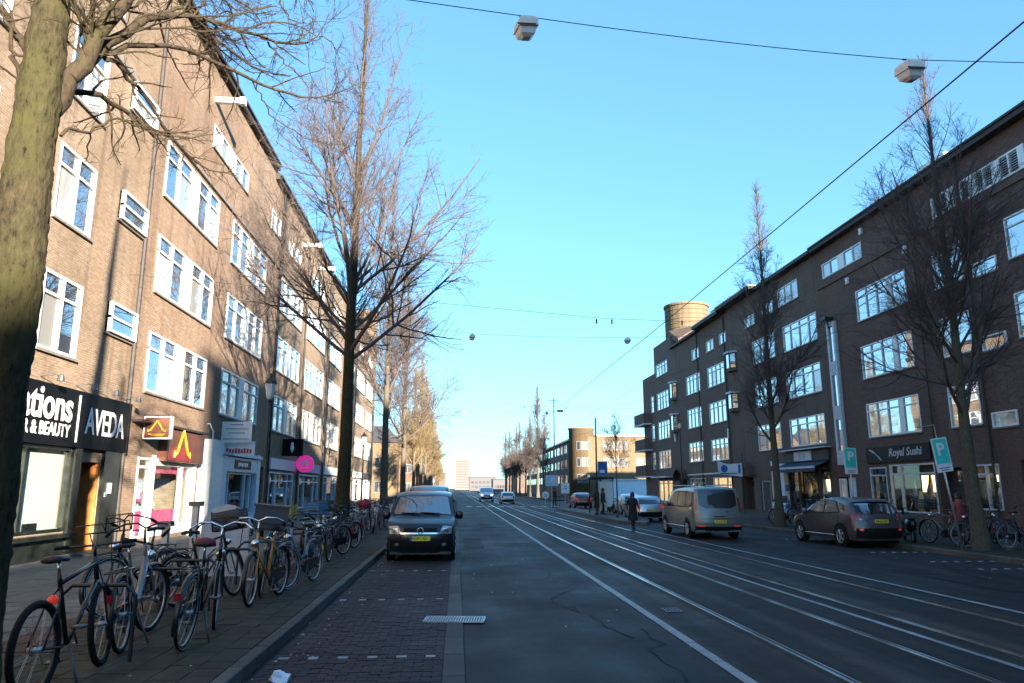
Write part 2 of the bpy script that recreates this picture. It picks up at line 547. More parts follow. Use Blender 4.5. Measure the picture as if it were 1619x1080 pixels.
bark_mat('bark_green', (0.016, 0.013, 0.008), (0.070, 0.056, 0.028), (0.055, 0.052, 0.018), 0.36)
bark_mat('bark_grey', (0.07, 0.06, 0.045), (0.14, 0.12, 0.085), (0.10, 0.10, 0.045), 0.2)
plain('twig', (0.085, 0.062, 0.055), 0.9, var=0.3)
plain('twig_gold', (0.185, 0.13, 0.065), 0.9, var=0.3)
bark_mat('bark_limb', (0.03, 0.022, 0.016), (0.072, 0.052, 0.032), (0.062, 0.058, 0.022), 0.3)
# ---------------------------------------------------------------- ground, road, tram bed, pavements
RND = random.Random(7)

def sheet(name, x0, x1, y0, y1, z, m, parent=None, nx=1, ny=1):
    mb = MB()
    for i in range(nx):
        for j in range(ny):
            a, b = x0 + (x1 - x0) * i / nx, x0 + (x1 - x0) * (i + 1) / nx
            c, d = y0 + (y1 - y0) * j / ny, y0 + (y1 - y0) * (j + 1) / ny
            mb.quad((a, c, z), (b, c, z), (b, d, z), (a, d, z))
    o = mb.build(name, m, parent)
    if parent is None:
        tag(o, kind='structure')
    return o

YB, YF = -130, 1500
sheet('ground', -2500, 2500, -400, 4500, -0.03, 'ground_far')
sheet('road', -2.1, 14.3, YB, YF, -0.004, 'asphalt', ny=40)
sheet('tram_bed', 3.02, 8.62, YB, YF, 0.0, 'asphalt_tram', ny=40)
sheet('side_street_road', 14.3, 140, 98, 112, -0.006, 'asphalt')
for X in (3.96, 5.38, 6.50, 7.95):
    mb = MB()
    mb.box(X - 0.034, X + 0.02, YB, YF, -0.02, 0.008)
    mb.box(X + 0.052, X + 0.078, YB, YF, -0.02, 0.007)
    tag(mb.build('tram_rail', 'steel_rail'), kind='structure')
def worn_line(name, X, w, y0, y1, dash=None):
    """painted line with chipped, uneven edges"""
    mb = MB(); y = y0; r = random.Random(int(X * 100))
    while y < y1:
        step = 0.5 if y < 40 else 6.0
        if not (dash and r.random() < dash and y < 30):
            a, b = r.uniform(-0.006, 0.006), r.uniform(-0.006, 0.006)
            g = r.uniform(0.0, 0.02)
            mb.quad((X - w / 2 + a, y, 0.006), (X + w / 2 + b, y, 0.006), (X + w / 2 + b, y + step - g, 0.006), (X - w / 2 + a, y + step - g, 0.006))
        y += step
    return tag(mb.build(name, 'paint_line'), kind='structure')
worn_line('lane_line', 2.95, 0.13, -20, YF)
worn_line('lane_line', 6.08, 0.09, -20, YF)
worn_line('lane_line', 8.78, 0.12, -20, 36)
worn_line('lane_line', 8.78, 0.12, 66, YF)
# old repairs and cracks in the asphalt, rusty dirt beside the rails
ground_mat('asphalt_patch', (0.0135, 0.0118, 0.0125), 0.8, 0.4, 0.35)
ground_mat('rail_dirt', (0.034, 0.026, 0.019), 0.9, 0.5, 0.35)
rp = random.Random(31)
for (x, y, w, l) in ((0.6, 27, .7, 5), (10.6, 15.5, .6, 4.0), (11.2, 30, .6, 6), (1.6, 39, .8, 5)):
    m_ = MB(); pts = [(x + w / 2 * math.copysign(1, math.cos(a)) * rp.uniform(.9, 1.05), y + l / 2 * math.copysign(1, math.sin(a)) * rp.uniform(.93, 1.05), 0.003) for a in (.8, 2.3, 3.9, 5.5)]
    m_.add(pts, [(0, 1, 2, 3)]); tag(m_.build('road_patch', 'asphalt_patch'), kind='structure')
for k in range(14):
    x, y = rp.choice((rp.uniform(.3, 2.7), rp.uniform(9, 12))), rp.uniform(7, 40); P_ = [(x, y, .0035)]
    for _ in range(9): P_.append((P_[-1][0] + rp.gauss(0, .10), P_[-1][1] + rp.uniform(.1, .5), .0035))
    m_ = MB()
    for (a, b) in zip(P_[:-1], P_[1:]):
        w = rp.uniform(.006, .016); m_.quad((a[0] - w, a[1], .0035), (a[0] + w, a[1], .0035), (b[0] + w, b[1], .0035), (b[0] - w, b[1], .0035))
    tag(m_.build('road_crack', 'asphalt_patch'), kind='structure')
for X in (3.96, 5.38, 6.50, 7.95):
    m_ = MB(); y = -20
    while y < 120:
        a, b = rp.uniform(.10, .2), rp.uniform(.10, .2); m_.quad((X - a, y, .0025), (X + b, y, .0025), (X + b + rp.uniform(-.03, .03), y + 1.5, .0025), (X - a + rp.uniform(-.03, .03), y + 1.5, .0025)); y += 1.5
    tag(m_.build('rail_dirt', 'rail_dirt'), kind='structure')
# zebra and stop dashes at the crossing
zb = MB()
for k in range(9):
    x = 1.0 + k * 1.15
    zb.quad((x, 77.2, 0.008), (x + 0.55, 77.2, 0.008), (x + 0.55, 80.2, 0.008), (x, 80.2, 0.008))
tag(zb.build('crossing_stripes', 'paint_mark'), kind='structure')

# left parking bay: brick pavers, divider stones, gutter strip
bay = sheet('parking_bay', -2.1, -0.12, 3, 120, 0.001, 'paver_joint', ny=20)
BW, BH = 0.2145, 0.107
bm_ = MB(); e = 0.006
def paver_mesh(w, h, t, bev):
    mb = MB()
    top = [(-w / 2 + bev, -h / 2 + bev, t), (w / 2 - bev, -h / 2 + bev, t), (w / 2 - bev, h / 2 - bev, t), (-w / 2 + bev, h / 2 - bev, t)]
    bot = [(-w / 2, -h / 2, 0), (w / 2, -h / 2, 0), (w / 2, h / 2, 0), (-w / 2, h / 2, 0)]
    mid = [(p[0], p[1], t - bev) for p in bot]
    mb.add(bot + mid + top, [(0, 1, 5, 4), (1, 2, 6, 5), (2, 3, 7, 6), (3, 0, 4, 7), (4, 5, 9, 8), (5, 6, 10, 9), (6, 7, 11, 10), (7, 4, 8, 11), (8, 9, 10, 11)])
    return mb
hm = paver_mesh(BW / 2 - 0.006, BH - 0.006, 0.014, 0.004)
pm = paver_mesh(BW - 0.006, BH - 0.006, 0.014, 0.004)
pme = pm.mesh('paving_brick'); pme.materials.append(MATS['paver_brick'])
far = MB(); cnt = 0
MARK_Y = [8.87, 13.33, 17.75]
for j in range(int(24 / BH)):
    y = 6.35 + j * BH
    off = 0.5 * (j % 2)
    if j % 2:
        for x in (-2.0, -0.175):
            far.add([(p[0] + x, p[1] + y, p[2]) for p in hm.v], hm.f)
    for i in range(9):
        x = -2.02 + BW * (i + 0.35 + off)
        if x > -0.215:
            continue
        z = RND.uniform(-0.004, 0.003)
        rx, ry = RND.gauss(0, 0.008), RND.gauss(0, 0.008)
        if cnt < 296:
            o = inst('paving_brick', pme, bay)
            o.location = (x + RND.uniform(-.002, .002), y, z); o.rotation_euler = (rx, ry, RND.gauss(0, 0.006))
            cnt += 1
        else:
            far.add([(p[0] + x, p[1] + y, p[2] + z + p[0] * ry - p[1] * rx) for p in pm.v], pm.f)
tag(far.build('paving_bricks', 'paver_brick', bay), kind='stuff')
sme = paver_mesh(BW - 0.01, BH - 0.006, 0.017, 0.004).mesh('marker_stone'); sme.materials.append(MATS['paint_mark'])
for my in MARK_Y + [22.0]:
    jj = round((my - 6.35) / BH); y = 6.35 + jj * BH; off = 0.5 * (jj % 2)
    for i in range(6):
        x = -1.92 + 0.33 * i
        if x > -0.24: continue
        o = inst('marker_stone', sme, bay); o.location = (x, y, 0.004)
        o.scale = (RND.uniform(0.48, 0.62), RND.uniform(0.8, 1.0), 1)
gut = sheet('gutter_strip', -0.125, 0.125, 3, 120, 0.004, 'paver_joint')
gme = paver_mesh(0.236, 0.985, 0.012, 0.006).mesh('gutter_stone'); gme.materials.append(MATS['concrete_strip'])
for k in range(34):
    o = inst('gutter_stone', gme, gut); o.location = (RND.uniform(-.004, .004), 4.5 + k, 0.004); o.rotation_euler = (0, RND.gauss(0, .004), RND.gauss(0, .002))

def pavement(name, x0, x1, kerb_x, y0, y1, ny):
    mb = MB()
    mb.box(x0, x1, y0, y1, -0.02, 0.12)
    return tag(mb.build(name, 'paver_joint'), kind='structure')
kme = paver_mesh(0.148, 0.992, 0.142, 0.012).mesh('kerb_stone'); kme.materials.append(MATS['kerb_concrete'])
left = pavement('pavement', -10.6, -2.26, -2.2, 2, 150, 1)
for k in range(60):
    o = inst('kerb_stone', kme, left); o.location = (-2.185 + RND.uniform(-.003, .003), 3.5 + k, 0.0 + RND.uniform(-.004, .002)); o.rotation_euler = (0, 0, RND.gauss(0, .002))
kb = MB(); kb.box(-2.26, -2.11, 63.5, 150, -0.02, 0.14); kb.build('kerb', 'kerb_concrete', left)
right = pavement('right_pavement', 14.42, 24.9, 14.35, -60, 97, 1)
for k in range(70):
    o = inst('kerb_stone', kme, right); o.location = (14.34, 16 + k, 0.0)
far_r = pavement('far_right_pavement', 14.3, 24.8, 14.3, 113, 400, 1)
T = 0.3
tm = paver_mesh(T - 0.006, T - 0.006, 0.022, 0.004)
tme = {}
for mname in ('tile_moss', 'tile_red', 'tile_grey'):
    tme[mname] = tm.mesh('pavement_tile'); tme[mname].materials.append(MATS[mname])
farm = {k: MB() for k in tme}
def zone(x):
    return 'tile_moss' if x > -4.75 else ('tile_red' if x > -5.35 else 'tile_grey')
nearest = []
for i in range(27):
    for j in range(150):
        x = -2.41 - i * T
        y = 4.2 + (j + 0.5 * (i % 2)) * T
        nearest.append((x, y))
def seen(x, y):
    px = 722 + x * 1150 / y
    return 0 < px < 620 and y > 6.0
vis = sorted([p for p in nearest if seen(*p)], key=lambda p: p[0] ** 2 + p[1] ** 2)
vset = set(vis[:290])
for (x, y) in nearest:
    if y < 4.5: continue
    z = 0.12 + RND.uniform(-0.004, 0.003); rx, ry = RND.gauss(0, 0.006), RND.gauss(0, 0.006)
    mn = zone(x)
    if (x, y) in vset:
        o = inst('pavement_tile', tme[mn], left); o.location = (x, y, z); o.rotation_euler = (rx, ry, RND.gauss(0, .004))
    else:
        farm[mn].add([(p[0] + x, p[1] + y, p[2] + z + p[0] * ry - p[1] * rx) for p in tm.v], [(8, 9, 10, 11), (4, 5, 9, 8), (5, 6, 10, 9), (6, 7, 11, 10), (7, 4, 8, 11)])
for mn, mb in farm.items():
    tag(mb.build('pavement_tiles', mn, left), kind='stuff')
sheet('pavement_far_tiles', -10.6, -2.3, 49.2, 150, 0.138, 'tile_grey', left)
rt = MB()
for i in range(33):
    for j in range(90):
        x = 14.6 + i * T; y = 17 + j * T
        z = 0.12 + RND.uniform(-0.004, 0.004)
        rt.box(x - .146, x + .146, y - .146, y + .146, z - 0.01, z + 0.02)
tag(rt.build('pavement_tiles', 'tile_moss', right), kind='stuff')
sheet('pavement_far_tiles', 14.42, 24.9, 44, 97, 0.138, 'tile_moss', right)
# right parking lane of darker pavers beside the kerb, with marker stones
rb = sheet('parking_lane', 12.25, 14.26, 5, 96, 0.001, 'paver_brick', ny=20)
for my in (17.2, 19.0, 21.8, 27.6):
    for i in range(6):
        o = inst('marker_stone', sme, rb); o.location = (12.5 + i * 0.33, my, 0.0); o.scale = (.5, .9, 1)
# tram stop island
isl = MB(); isl.box(8.95, 10.75, 41.0, 66.5, -0.02, 0.15)
isl.add([(8.95, 41.0, -.02), (10.75, 41.0, -.02), (9.85, 38.2, -.02), (8.95, 41.0, .15), (10.75, 41.0, .15), (9.85, 38.2, .15)], [(0, 2, 5, 3), (2, 1, 4, 5), (3, 5, 4)])
tag(isl.build('tram_stop_platform', 'tile_grey'), kind='structure')
# drain grate across the gutter, and a small drain in the tram bed
g = empty('drain_grate', (0.0, 11.25, 0.012)); tag(g, 'long galvanised drain grate lying across the gutter strip', 'drain grate')
mb = MB()
for yy in (-0.2, 0.2): mb.box(-0.43, 0.43, yy - 0.012, yy + 0.012, 0, 0.022)
for xx in (-0.43, 0.43): mb.box(xx - 0.012, xx + 0.012, -0.2, 0.2, 0, 0.0215)
mb.build('frame', 'galvanised', g)
for k in range(22):
    b = MB(); x = -0.40 + k * 0.038; b.box(x - 0.008, x + 0.008, -0.188, 0.188, 0.0, 0.02); b.build('bar', 'galvanised', g)
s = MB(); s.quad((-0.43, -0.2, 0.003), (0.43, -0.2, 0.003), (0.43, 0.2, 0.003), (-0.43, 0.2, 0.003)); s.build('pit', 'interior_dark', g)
g.rotation_euler = (0, 0, R(-6))
g = empty('track_drain', (3.42, 11.9, 0.004)); tag(g, 'small square iron drain beside the tram rail', 'drain')
mb = MB(); mb.box(-.13, .13, -.19, .19, 0, .012); mb.build('plate', 'grey_iron', g)
for k in range(4):
    b = MB(); b.box(-.1 + k * .057, -.07 + k * .057, -.15, .15, .011, .015); b.build('slot', 'interior_dark', g)
# scraps of litter in the bay and fallen leaves along the kerbs
def crumple(name, loc, s, m, label, seed, flat=0.35):
    r = random.Random(seed); bm = bmesh.new()
    bmesh.ops.create_icosphere(bm, subdivisions=2, radius=1.0)
    for v in bm.verts:
        v.co *= r.uniform(0.6, 1.25); v.co.z = max(0, v.co.z) * flat
    me = bpy.data.meshes.new(name); bm.to_mesh(me); bm.free()
    o = link_mesh(name, me, m); o.location = loc; o.scale = (s, s * 0.6, s); o.rotation_euler = (0, 0, r.uniform(0, 3))
    return tag(o, label, 'litter')
plain('plastic_blue', (0.55, 0.68, 0.82), 0.35, var=0.15)
crumple('plastic_bag', (-1.74, 8.02, 0.015), 0.17, 'plastic_blue', 'crumpled pale blue plastic bag on the dark paving bricks', 3, 0.5)
lf = MB(); r = random.Random(5)
for k in range(240):
    if k < 110: x, y, z = r.uniform(-2.1, -1.5) if k % 3 else r.uniform(-4.5, -2.2), r.uniform(7, 22), 0
    else: x, y, z = r.choice([r.uniform(13.6, 14.3), r.uniform(11, 14.2), r.uniform(0.2, 3)]), r.uniform(9, 30), 0
    z = 0.148 if x < -2.26 else 0.022
    a = r.uniform(0, 6.3); s = r.uniform(0.012, 0.032)
    c, q = math.cos(a) * s, math.sin(a) * s
    lf.quad((x + c, y + q, z), (x - q * .6, y + c * .6, z + s * .5), (x - c, y - q, z + 0.003), (x + q * .6, y - c * .6, z + s * .2))
plain('leaf_pale', (0.42, 0.38, 0.30), 0.8, var=0.4)
tag(lf.build('fallen_leaves', 'leaf_pale'), 'scattered pale leaves and scraps along both kerbs', kind='stuff')
# ---------------------------------------------------------------- buildings: shared builders
WR = random.Random(21)

def xb(mb, X, nx, o0, o1, y0, y1, z0, z1, mi=0):
    """box against a street wall: o0..o1 metres out from the wall plane"""
    a, b = X + nx * o0, X + nx * o1
    return mb.box(min(a, b), max(a, b), y0, y1, z0, z1, mi)

def wall_mesh(X, nx, y0, y1, z0, z1, opens, depth, reveal=0.2):
    """street wall with real openings and reveals, plus the sides, the back and the flat roof"""
    ys = sorted({y0, y1, *[v for o in opens for v in o[:2] if y0 < v < y1]})
    zs = sorted({z0, z1, *[v for o in opens for v in o[2:4] if z0 < v < z1]})
    mb = MB()
    def q(a, b, c, d):
        mb.quad(a, b, c, d) if nx > 0 else mb.quad(d, c, b, a)
    for i in range(len(ys) - 1):
        run = None
        for j in range(len(zs) - 1):
            cy, cz = (ys[i] + ys[i + 1]) / 2, (zs[j] + zs[j + 1]) / 2
            hole = any(o[0] < cy < o[1] and o[2] < cz < o[3] for o in opens)
            if not hole:
                run = (run[0], zs[j + 1]) if run else (zs[j], zs[j + 1])
            if run and (hole or j == len(zs) - 2):
                q((X, ys[i], run[0]), (X, ys[i + 1], run[0]), (X, ys[i + 1], run[1]), (X, ys[i], run[1]))
                run = None
    for o in opens:
        a, b, c, d = o[:4]
        rv = o[4] if len(o) > 4 else reveal
        Xi = X - nx * rv
        q((Xi, a, c), (X, a, c), (X, a, d), (Xi, a, d))
        q((X, b, c), (Xi, b, c), (Xi, b, d), (X, b, d))
        q((Xi, a, c), (Xi, b, c), (X, b, c), (X, a, c))
        q((X, a, d), (X, b, d), (Xi, b, d), (Xi, a, d))
        q((Xi, a, c), (Xi, a, d), (Xi, b, d), (Xi, b, c))
    Xb = X - nx * depth
    q((Xb, y0, z0), (X, y0, z0), (X, y0, z1), (Xb, y0, z1))
    q((X, y1, z0), (Xb, y1, z0), (Xb, y1, z1), (X, y1, z1))
    q((Xb, y1, z0), (Xb, y0, z0), (Xb, y0, z1), (Xb, y1, z1))
    q((X, y0, z1), (X, y1, z1), (Xb, y1, z1), (Xb, y0, z1))
    return mb

def window(root, X, nx, y0, y1, z0, z1, cols=(1, 1), transom=0.28, pane='pane_left', frame='white_paint', curtain=0.35, bar=0.075, out=0.02, sill=True, grid=0, rows=None):
    """frame with mullions (part), each pane and the sill its sub-parts; a negative column is a solid panel"""
    w = MB(); D = 0.11
    o0, o1 = out - D, out
    tot = sum(abs(c) for c in cols)
    wd = (y1 - y0)
    xb(w, X, nx, o0, o1, y0, y0 + bar, z0, z1); xb(w, X, nx, o0, o1, y1 - bar, y1, z0, z1)
    xb(w, X, nx, o0, o1 - .002, y0 + bar, y1 - bar, z0, z0 + bar); xb(w, X, nx, o0, o1 - .002, y0 + bar, y1 - bar, z1 - bar, z1)
    zt = z1 - (z1 - z0) * transom if transom else None
    cells = []
    y = y0
    for k, c in enumerate(cols):
        ya, yb = y, y + wd * abs(c) / tot
        if c < 0:
            xb(w, X, nx, o0, o1 - .008, ya + bar * .3, yb - bar * .3, z0 + bar, z1 - bar)
        else:
            cells.append((ya, yb))
        if k:
            xb(w, X, nx, o0, o1 + .003, ya - bar * .5, ya + bar * .5, z0 + bar, z1 - bar)
        y = yb
    bands = [(z0, z1)]
    if zt:
        bands = [(z0, zt), (zt, z1)]
    if rows:
        bands = [(z0 + (z1 - z0) * i / rows, z0 + (z1 - z0) * (i + 1) / rows) for i in range(rows)]
    for (a, b) in bands[1:]:
        for (ya, yb) in cells:
            xb(w, X, nx, o0, o1 - .004, ya, yb, a - bar * .5, a + bar * .5)
    if grid:
        for (ya, yb) in cells:
            for g in range(1, grid):
                yy = ya + (yb - ya) * g / grid
                xb(w, X, nx, o0 + .03, o1 - .02, yy - .018, yy + .018, bands[-1][0], z1 - bar)
    fo = w.build('window', frame, root)
    for (ya, yb) in cells:
        for (a, b) in bands:
            p = MB()
            xb(p, X, nx, o0 + .025, o0 + .045, ya + bar * .4, yb - bar * .4, a + bar * .4, b - bar * .4)
            p.build('pane', 'pane_curtain' if WR.random() < curtain and (a, b) == bands[0] else pane, fo)
    if sill:
        s = MB(); xb(s, X, nx, -0.05, 0.075, y0 - .04, y1 + .04, z0 - .075, z0 - .003)
        s.build('sill', 'sill_stone', fo)
    return fo

def settle(root, loc):
    """put the thing's origin at its base without moving its parts"""
    root.location = loc
    inv = Matrix.Translation(loc).inverted()
    for ch in root.children:
        ch.matrix_parent_inverse = inv

def eave(root, X, nx, y0, y1, H, out=0.24, th=0.16, ya=0.0):
    m = MB()
    xb(m, X, nx, -0.3, out, y0, y1, H - th, H + 0.05)
    xb(m, X, nx, -0.3, out + 0.09, y0, y1, H + 0.05, H + 0.16)
    m.build('eave', 'eave_dark', root)

def pipe(root, X, nx, y, z0, z1, r=0.055):
    m = MB(); x = X + nx * 0.09
    m.tube([(x, y, z0), (x, y, z1)], r, 8)
    z = z0 + 1
    while z < z1:
        m.box(x - .08, x + .08, y - .03, y + .03, z, z + .05); z += 2.6
    m.build('drainpipe', 'eave_dark', root)

def beam(root, X, nx, y, z, L=1.25):
    m = MB(); xb(m, X, nx, -0.1, L, y - .11, y + .11, z - .02, z + .2)
    xb(m, X, nx, L - .2, L + .02, y - .13, y + .13, z - .06, z + .23)
    m.build('hoist_beam', 'white_paint', root)
    h = MB(); h.ring((X + nx * (L - .12), y, z - .1), (0, 1, 0), 0.05, 0.014, 10, 5); h.build('hook', 'black_iron', root)

def shopfront(root, X, nx, y0, y1, z0, z1, cols, frame='white_paint', transom=0.2, back='interior_warm', depth=1.4, stall=0.0):
    """display window: frame, clear panes and the lit room behind it"""
    w = MB(); b = 0.08
    xb(w, X, nx, -.12, .03, y0, y0 + b, z0, z1); xb(w, X, nx, -.12, .03, y1 - b, y1, z0, z1)
    xb(w, X, nx, -.12, .026, y0 + b, y1 - b, z0, z0 + b); xb(w, X, nx, -.12, .026, y0 + b, y1 - b, z1 - b, z1)
    tot = sum(cols); y = y0; zt = z1 - (z1 - z0) * transom
    edges = [y0]
    for c in cols:
        y += (y1 - y0) * c / tot; edges.append(y)
    for e in edges[1:-1]:
        xb(w, X, nx, -.12, .032, e - b / 2, e + b / 2, z0 + b, z1 - b)
    if transom: xb(w, X, nx, -.12, .022, y0 + b, y1 - b, zt - b / 2, zt + b / 2)
    fo = w.build('shop_window', frame, root)
    for a, c in zip(edges[:-1], edges[1:]):
        for (p, q) in ([(z0, zt), (zt, z1)] if transom else [(z0, z1)]):
            m = MB(); xb(m, X, nx, -.07, -.06, a + .03, c - .03, p + .03, q - .03); m.build('pane', 'shop_glass', fo)
    return fo

def room(root, X, nx, y0, y1, z0, z1, depth, back, seed=1, n=14, cols=('cloth_pink', 'cloth_yellow', 'sign_white', 'letter_grey')):
    """the inside of a shop seen through its glass: back wall, floor, ceiling, sides and goods on show"""
    m = MB(); Xi = X - nx * depth
    a, b = min(X - nx * .13, Xi), max(X - nx * .13, Xi)
    m.box(min(Xi, Xi - nx * .05), max(Xi, Xi - nx * .05), y0, y1, z0, z1)
    m.box(a, b, y0 - .04, y0 - .005, z0, z1); m.box(a, b, y1 + .005, y1 + .04, z0, z1)
    m.box(a, b, y0, y1, z0 - .05, z0 - .01); m.box(a, b, y0, y1, z1 + .01, z1 + .05)
    ro = m.build('shop_interior', back, root)
    r = random.Random(seed)
    for k in range(n):
        g = MB(); yy = r.uniform(y0 + .25, y1 - .25); dd = r.uniform(.3, depth - .2); s = r.uniform(.08, .2); hh = r.uniform(.3, 1.2)
        x = X - nx * dd
        base = z0 if k % 3 else z0 + r.uniform(.6, 1.4)
        g.lathe([(s * .7, 0), (s, hh * .3), (s * .6, hh * .7), (s * .25, hh)], (x, yy, base), 8)
        g.build('display_piece', r.choice(cols), ro, True)
    return ro

def door(root, X, nx, y0, y1, z0, z1, mat, frame='white_paint', out=-0.1, light=0.25, handle=True):
    f = MB()
    xb(f, X, nx, out - .06, out + .04, y0, y0 + .08, z0, z1); xb(f, X, nx, out - .06, out + .04, y1 - .08, y1, z0, z1)
    xb(f, X, nx, out - .06, out + .035, y0 + .08, y1 - .08, z1 - .09, z1)
    zt = z1 - (z1 - z0) * light if light else z1 - .09
    if light: xb(f, X, nx, out - .06, out + .03, y0 + .08, y1 - .08, zt - .04, zt + .04)
    fo = f.build('door_frame', frame, root)
    d = MB(); xb(d, X, nx, out - .04, out, y0 + .085, y1 - .085, z0 + .02, zt - (.04 if light else .005))
    for zz in (0.12, 0.52):
        h = (zt - z0)
        xb(d, X, nx, out, out + .012, y0 + .2, y1 - .2, z0 + h * zz, z0 + h * (zz + .34))
    do = d.build('door', mat, root)
    if handle:
        hd = MB(); xb(hd, X, nx, out, out + .05, y1 - .2, y1 - .16, z0 + .95, z0 + 1.12); hd.build('handle', 'chrome', do)
    if light:
        p = MB(); xb(p, X, nx, out - .03, out - .02, y0 + .085, y1 - .085, zt + .045, z1 - .095); p.build('pane', 'pane_far', fo)
    return do

def stringcourse(root, X, nx, y0, y1, z, mat='sill_stone'):
    m = MB(); xb(m, X, nx, -.05, .1, y0, y1, z, z + .1); m.build('string_course', mat, root)
# ---------------------------------------------------------------- left side of the street (sunlit brick row)
L, N = -10.3, 1
FL = [(5.05, 7.05), (8.45, 10.45), (11.9, 13.9)]
DBL = (1, 1, -.55, 1, 1)
# --- first block: hair salon with the black sign
A = empty('salon_block')
tag(A, 'sunlit tan brick block above the black hair salon sign', 'building', 'brick blocks along the sunlit side')
wins = []
for (a, b) in ((18.2, 20.1), (11.6, 15.6), (4.5, 8.5), (-2.5, 1.5)):
    for (z0, z1) in FL:
        wins.append((a, b, z0 + .25, z1 + .25))
att = [(18.6, 20.6, 15.85, 16.85), (12.5, 15.0, 15.85, 16.85)]
sm = [(21.55, 23.3, 6.4, 7.3), (21.55, 23.3, 9.88, 10.78), (21.55, 23.3, 13.5, 14.4)]
shop = [(16.2, 20.55, .75, 2.97, .2), (21.15, 22.15, .14, 2.6, .9), (8, 15.6, .6, 2.9, .25)]
wm = wall_mesh(L, N, -40, 23.42, 0.1, 19.4, wins + att + sm + [(16.3, 20.5, .8, 2.95, 1.5), (20.92, 22.2, .14, 2.62, 0.9)], 10)
wm.build('wall', 'brick_tan', A)
for w in wins: window(A, L, N, *w, cols=(1, 1) if w[1] - w[0] < 3 else DBL)
for w in att: window(A, L, N, *w, cols=(1, 1, 1), transom=None)
for w in sm:
    window(A, L, N, *w, cols=(1,), transom=None, rows=2, out=0.16, pane='pane_left', curtain=0.5)
eave(A, L, N, -40, 23.42, 19.4)
stringcourse(A, L, N, -40, 23.42, 14.45)
pipe(A, L, N, 23.36, 0.2, 19.1, .075)
m = MB(); xb(m, L, N, 0.0, .16, 12.6, 23.5, 2.97, 4.47); so = m.build('fascia_sign', 'sign_black', A)
m = MB(); xb(m, L, N, .16, .175, 20.285, 20.355, 3.1, 4.35); m.build('divider', 'sign_white', so)
text('AVEDA', (L + .17, 21.9, 3.68), '+X', 1.02, 'sign_white', so, width=2.35, bold=0.012)
text('ations', (L + .17, 20.0, 3.95), '+X', 1.12, 'sign_white', so, align='RIGHT', width=2.35, bold=0.022)
text('HAIR & BEAUTY', (L + .17, 19.95, 3.34), '+X', 0.46, 'sign_white', so, align='RIGHT', width=2.75, bold=0.006)
for y in (18.6, 20.3, 21.6, 23.1):
    m = MB(); m.tube([(L, y, 4.62), (L + .35, y, 4.66), (L + .5, y, 4.6)], .012, 5); m.lathe([(.03, .12), (.06, .1), (.085, -.02), (.09, -.05)][::-1], (L + .5, y, 4.55), 10)
    m.build('sign_lamp', 'grey_iron', A)
m = MB()
for (a, b, c, d) in ((20.55, 20.9, .14, 2.96), (22.22, 23.3, .14, 2.96), (15.9, 16.25, .14, 2.96)):
    xb(m, L, N, 0, .1, a, b, c, d)
xb(m, L, N, 0, .06, 16.25, 20.55, .14, .74)
m.build('stone_cladding', 'stone_dark', A)
m = MB(); xb(m, L, N, .06, .3, 16.2, 20.6, .66, .76); m.build('window_ledge', 'stone_dark', A)
shopfront(A, L, N, 16.3, 20.5, .8, 2.95, (1, 1), 'stone_dark', transom=0)
m = MB(); xb(m, L, N, -.2, -.165, 16.5, 20.45, .85, 2.9); bl = m.build('white_blind', 'panel_cream', A)
m = MB(); xb(m, L, N, -.155, -.125, 18.9, 19.5, .88, 1.05); m.build('counter_box', 'black_iron', A)
m = MB(); m.box(L - .88, L - .02, 22.13, 22.18, .15, 2.6); do = m.build('door', 'wood_orange', A)
m = MB()
for (a, b, c, d) in ((-.84, -.74, .15, 2.6), (-.16, -.06, .15, 2.6), (-.74, -.16, .15, .4), (-.74, -.16, 1.15, 1.35), (-.74, -.16, 2.4, 2.6)): m.box(L + a, L + b, 22.105, 22.129, c, d)
m.build('door_rails', 'wood_orange', do)
m = MB(); m.box(L - .72, L - .68, 22.05, 22.104, 1.05, 1.25); m.build('handle', 'chrome', do)
m = MB(); m.box(L - .62, L - .42, 22.095, 22.104, 1.5, 1.58); m.build('letter_slot', 'chrome', do)
m = MB(); xb(m, L, N, .1, .14, 22.55, 22.72, 1.75, 2.05); m.build('intercom', 'sign_white', A)
m = MB(); xb(m, L, N, .1, .115, 22.4, 22.52, 1.65, 1.78); m.build('bell_plate', 'galvanised', A)
m = MB(); xb(m, L, N, 0.0, .9, 20.6, 22.4, .13, .2); m.build('doorstep', 'kerb_concrete', A)
settle(A, (L, 10, .13))

# --- second block: thai shop and pale blue shop
B = empty('orange_brick_block')
tag(B, 'orange brick block with paired white windows above the shop with the pink display', 'building', 'brick blocks along the sunlit side')
wins = [(24.55, 30.2, *z) for z in FL] + [(32.2, 38.05, *z) for z in FL]
att = [(28.85, 33.95, 15.85, 16.85), (38.55, 40.6, 15.85, 16.95)]
sh = [(24.0, 24.45, .14, 2.9, .5), (24.65, 25.75, .3, 2.9, 1.6), (25.95, 29.6, .55, 2.75, 1.6)]
bl = [(32.6, 37.3, .7, 2.6, 1.5), (38.4, 40.5, .14, 3.0, 1.3)]
wm = wall_mesh(L, N, 23.42, 41.0, 0.1, 19.4, wins + att + [(24.65, 29.6, .3, 2.88, 1.6)] + bl, 10)
wm.build('wall', 'brick_rose', B)
for w in wins: window(B, L, N, *w, cols=DBL, out=.05)
window(B, L, N, *att[0], cols=(1, 1, -.9, 1, 1), transom=None); window(B, L, N, *att[1], cols=(1, 1), transom=None)
eave(B, L, N, 23.42, 38.8, 19.42); eave(B, L, N, 38.8, 41.0, 18.95)
stringcourse(B, L, N, 23.6, 41.0, 14.12)
beam(B, L, N, 28.75, 17.75, 1.2)
pipe(B, L, N, 40.85, .2, 18.8)
shopfront(B, L, N, 24.65, 25.75, .3, 2.9, (1,), transom=.12)
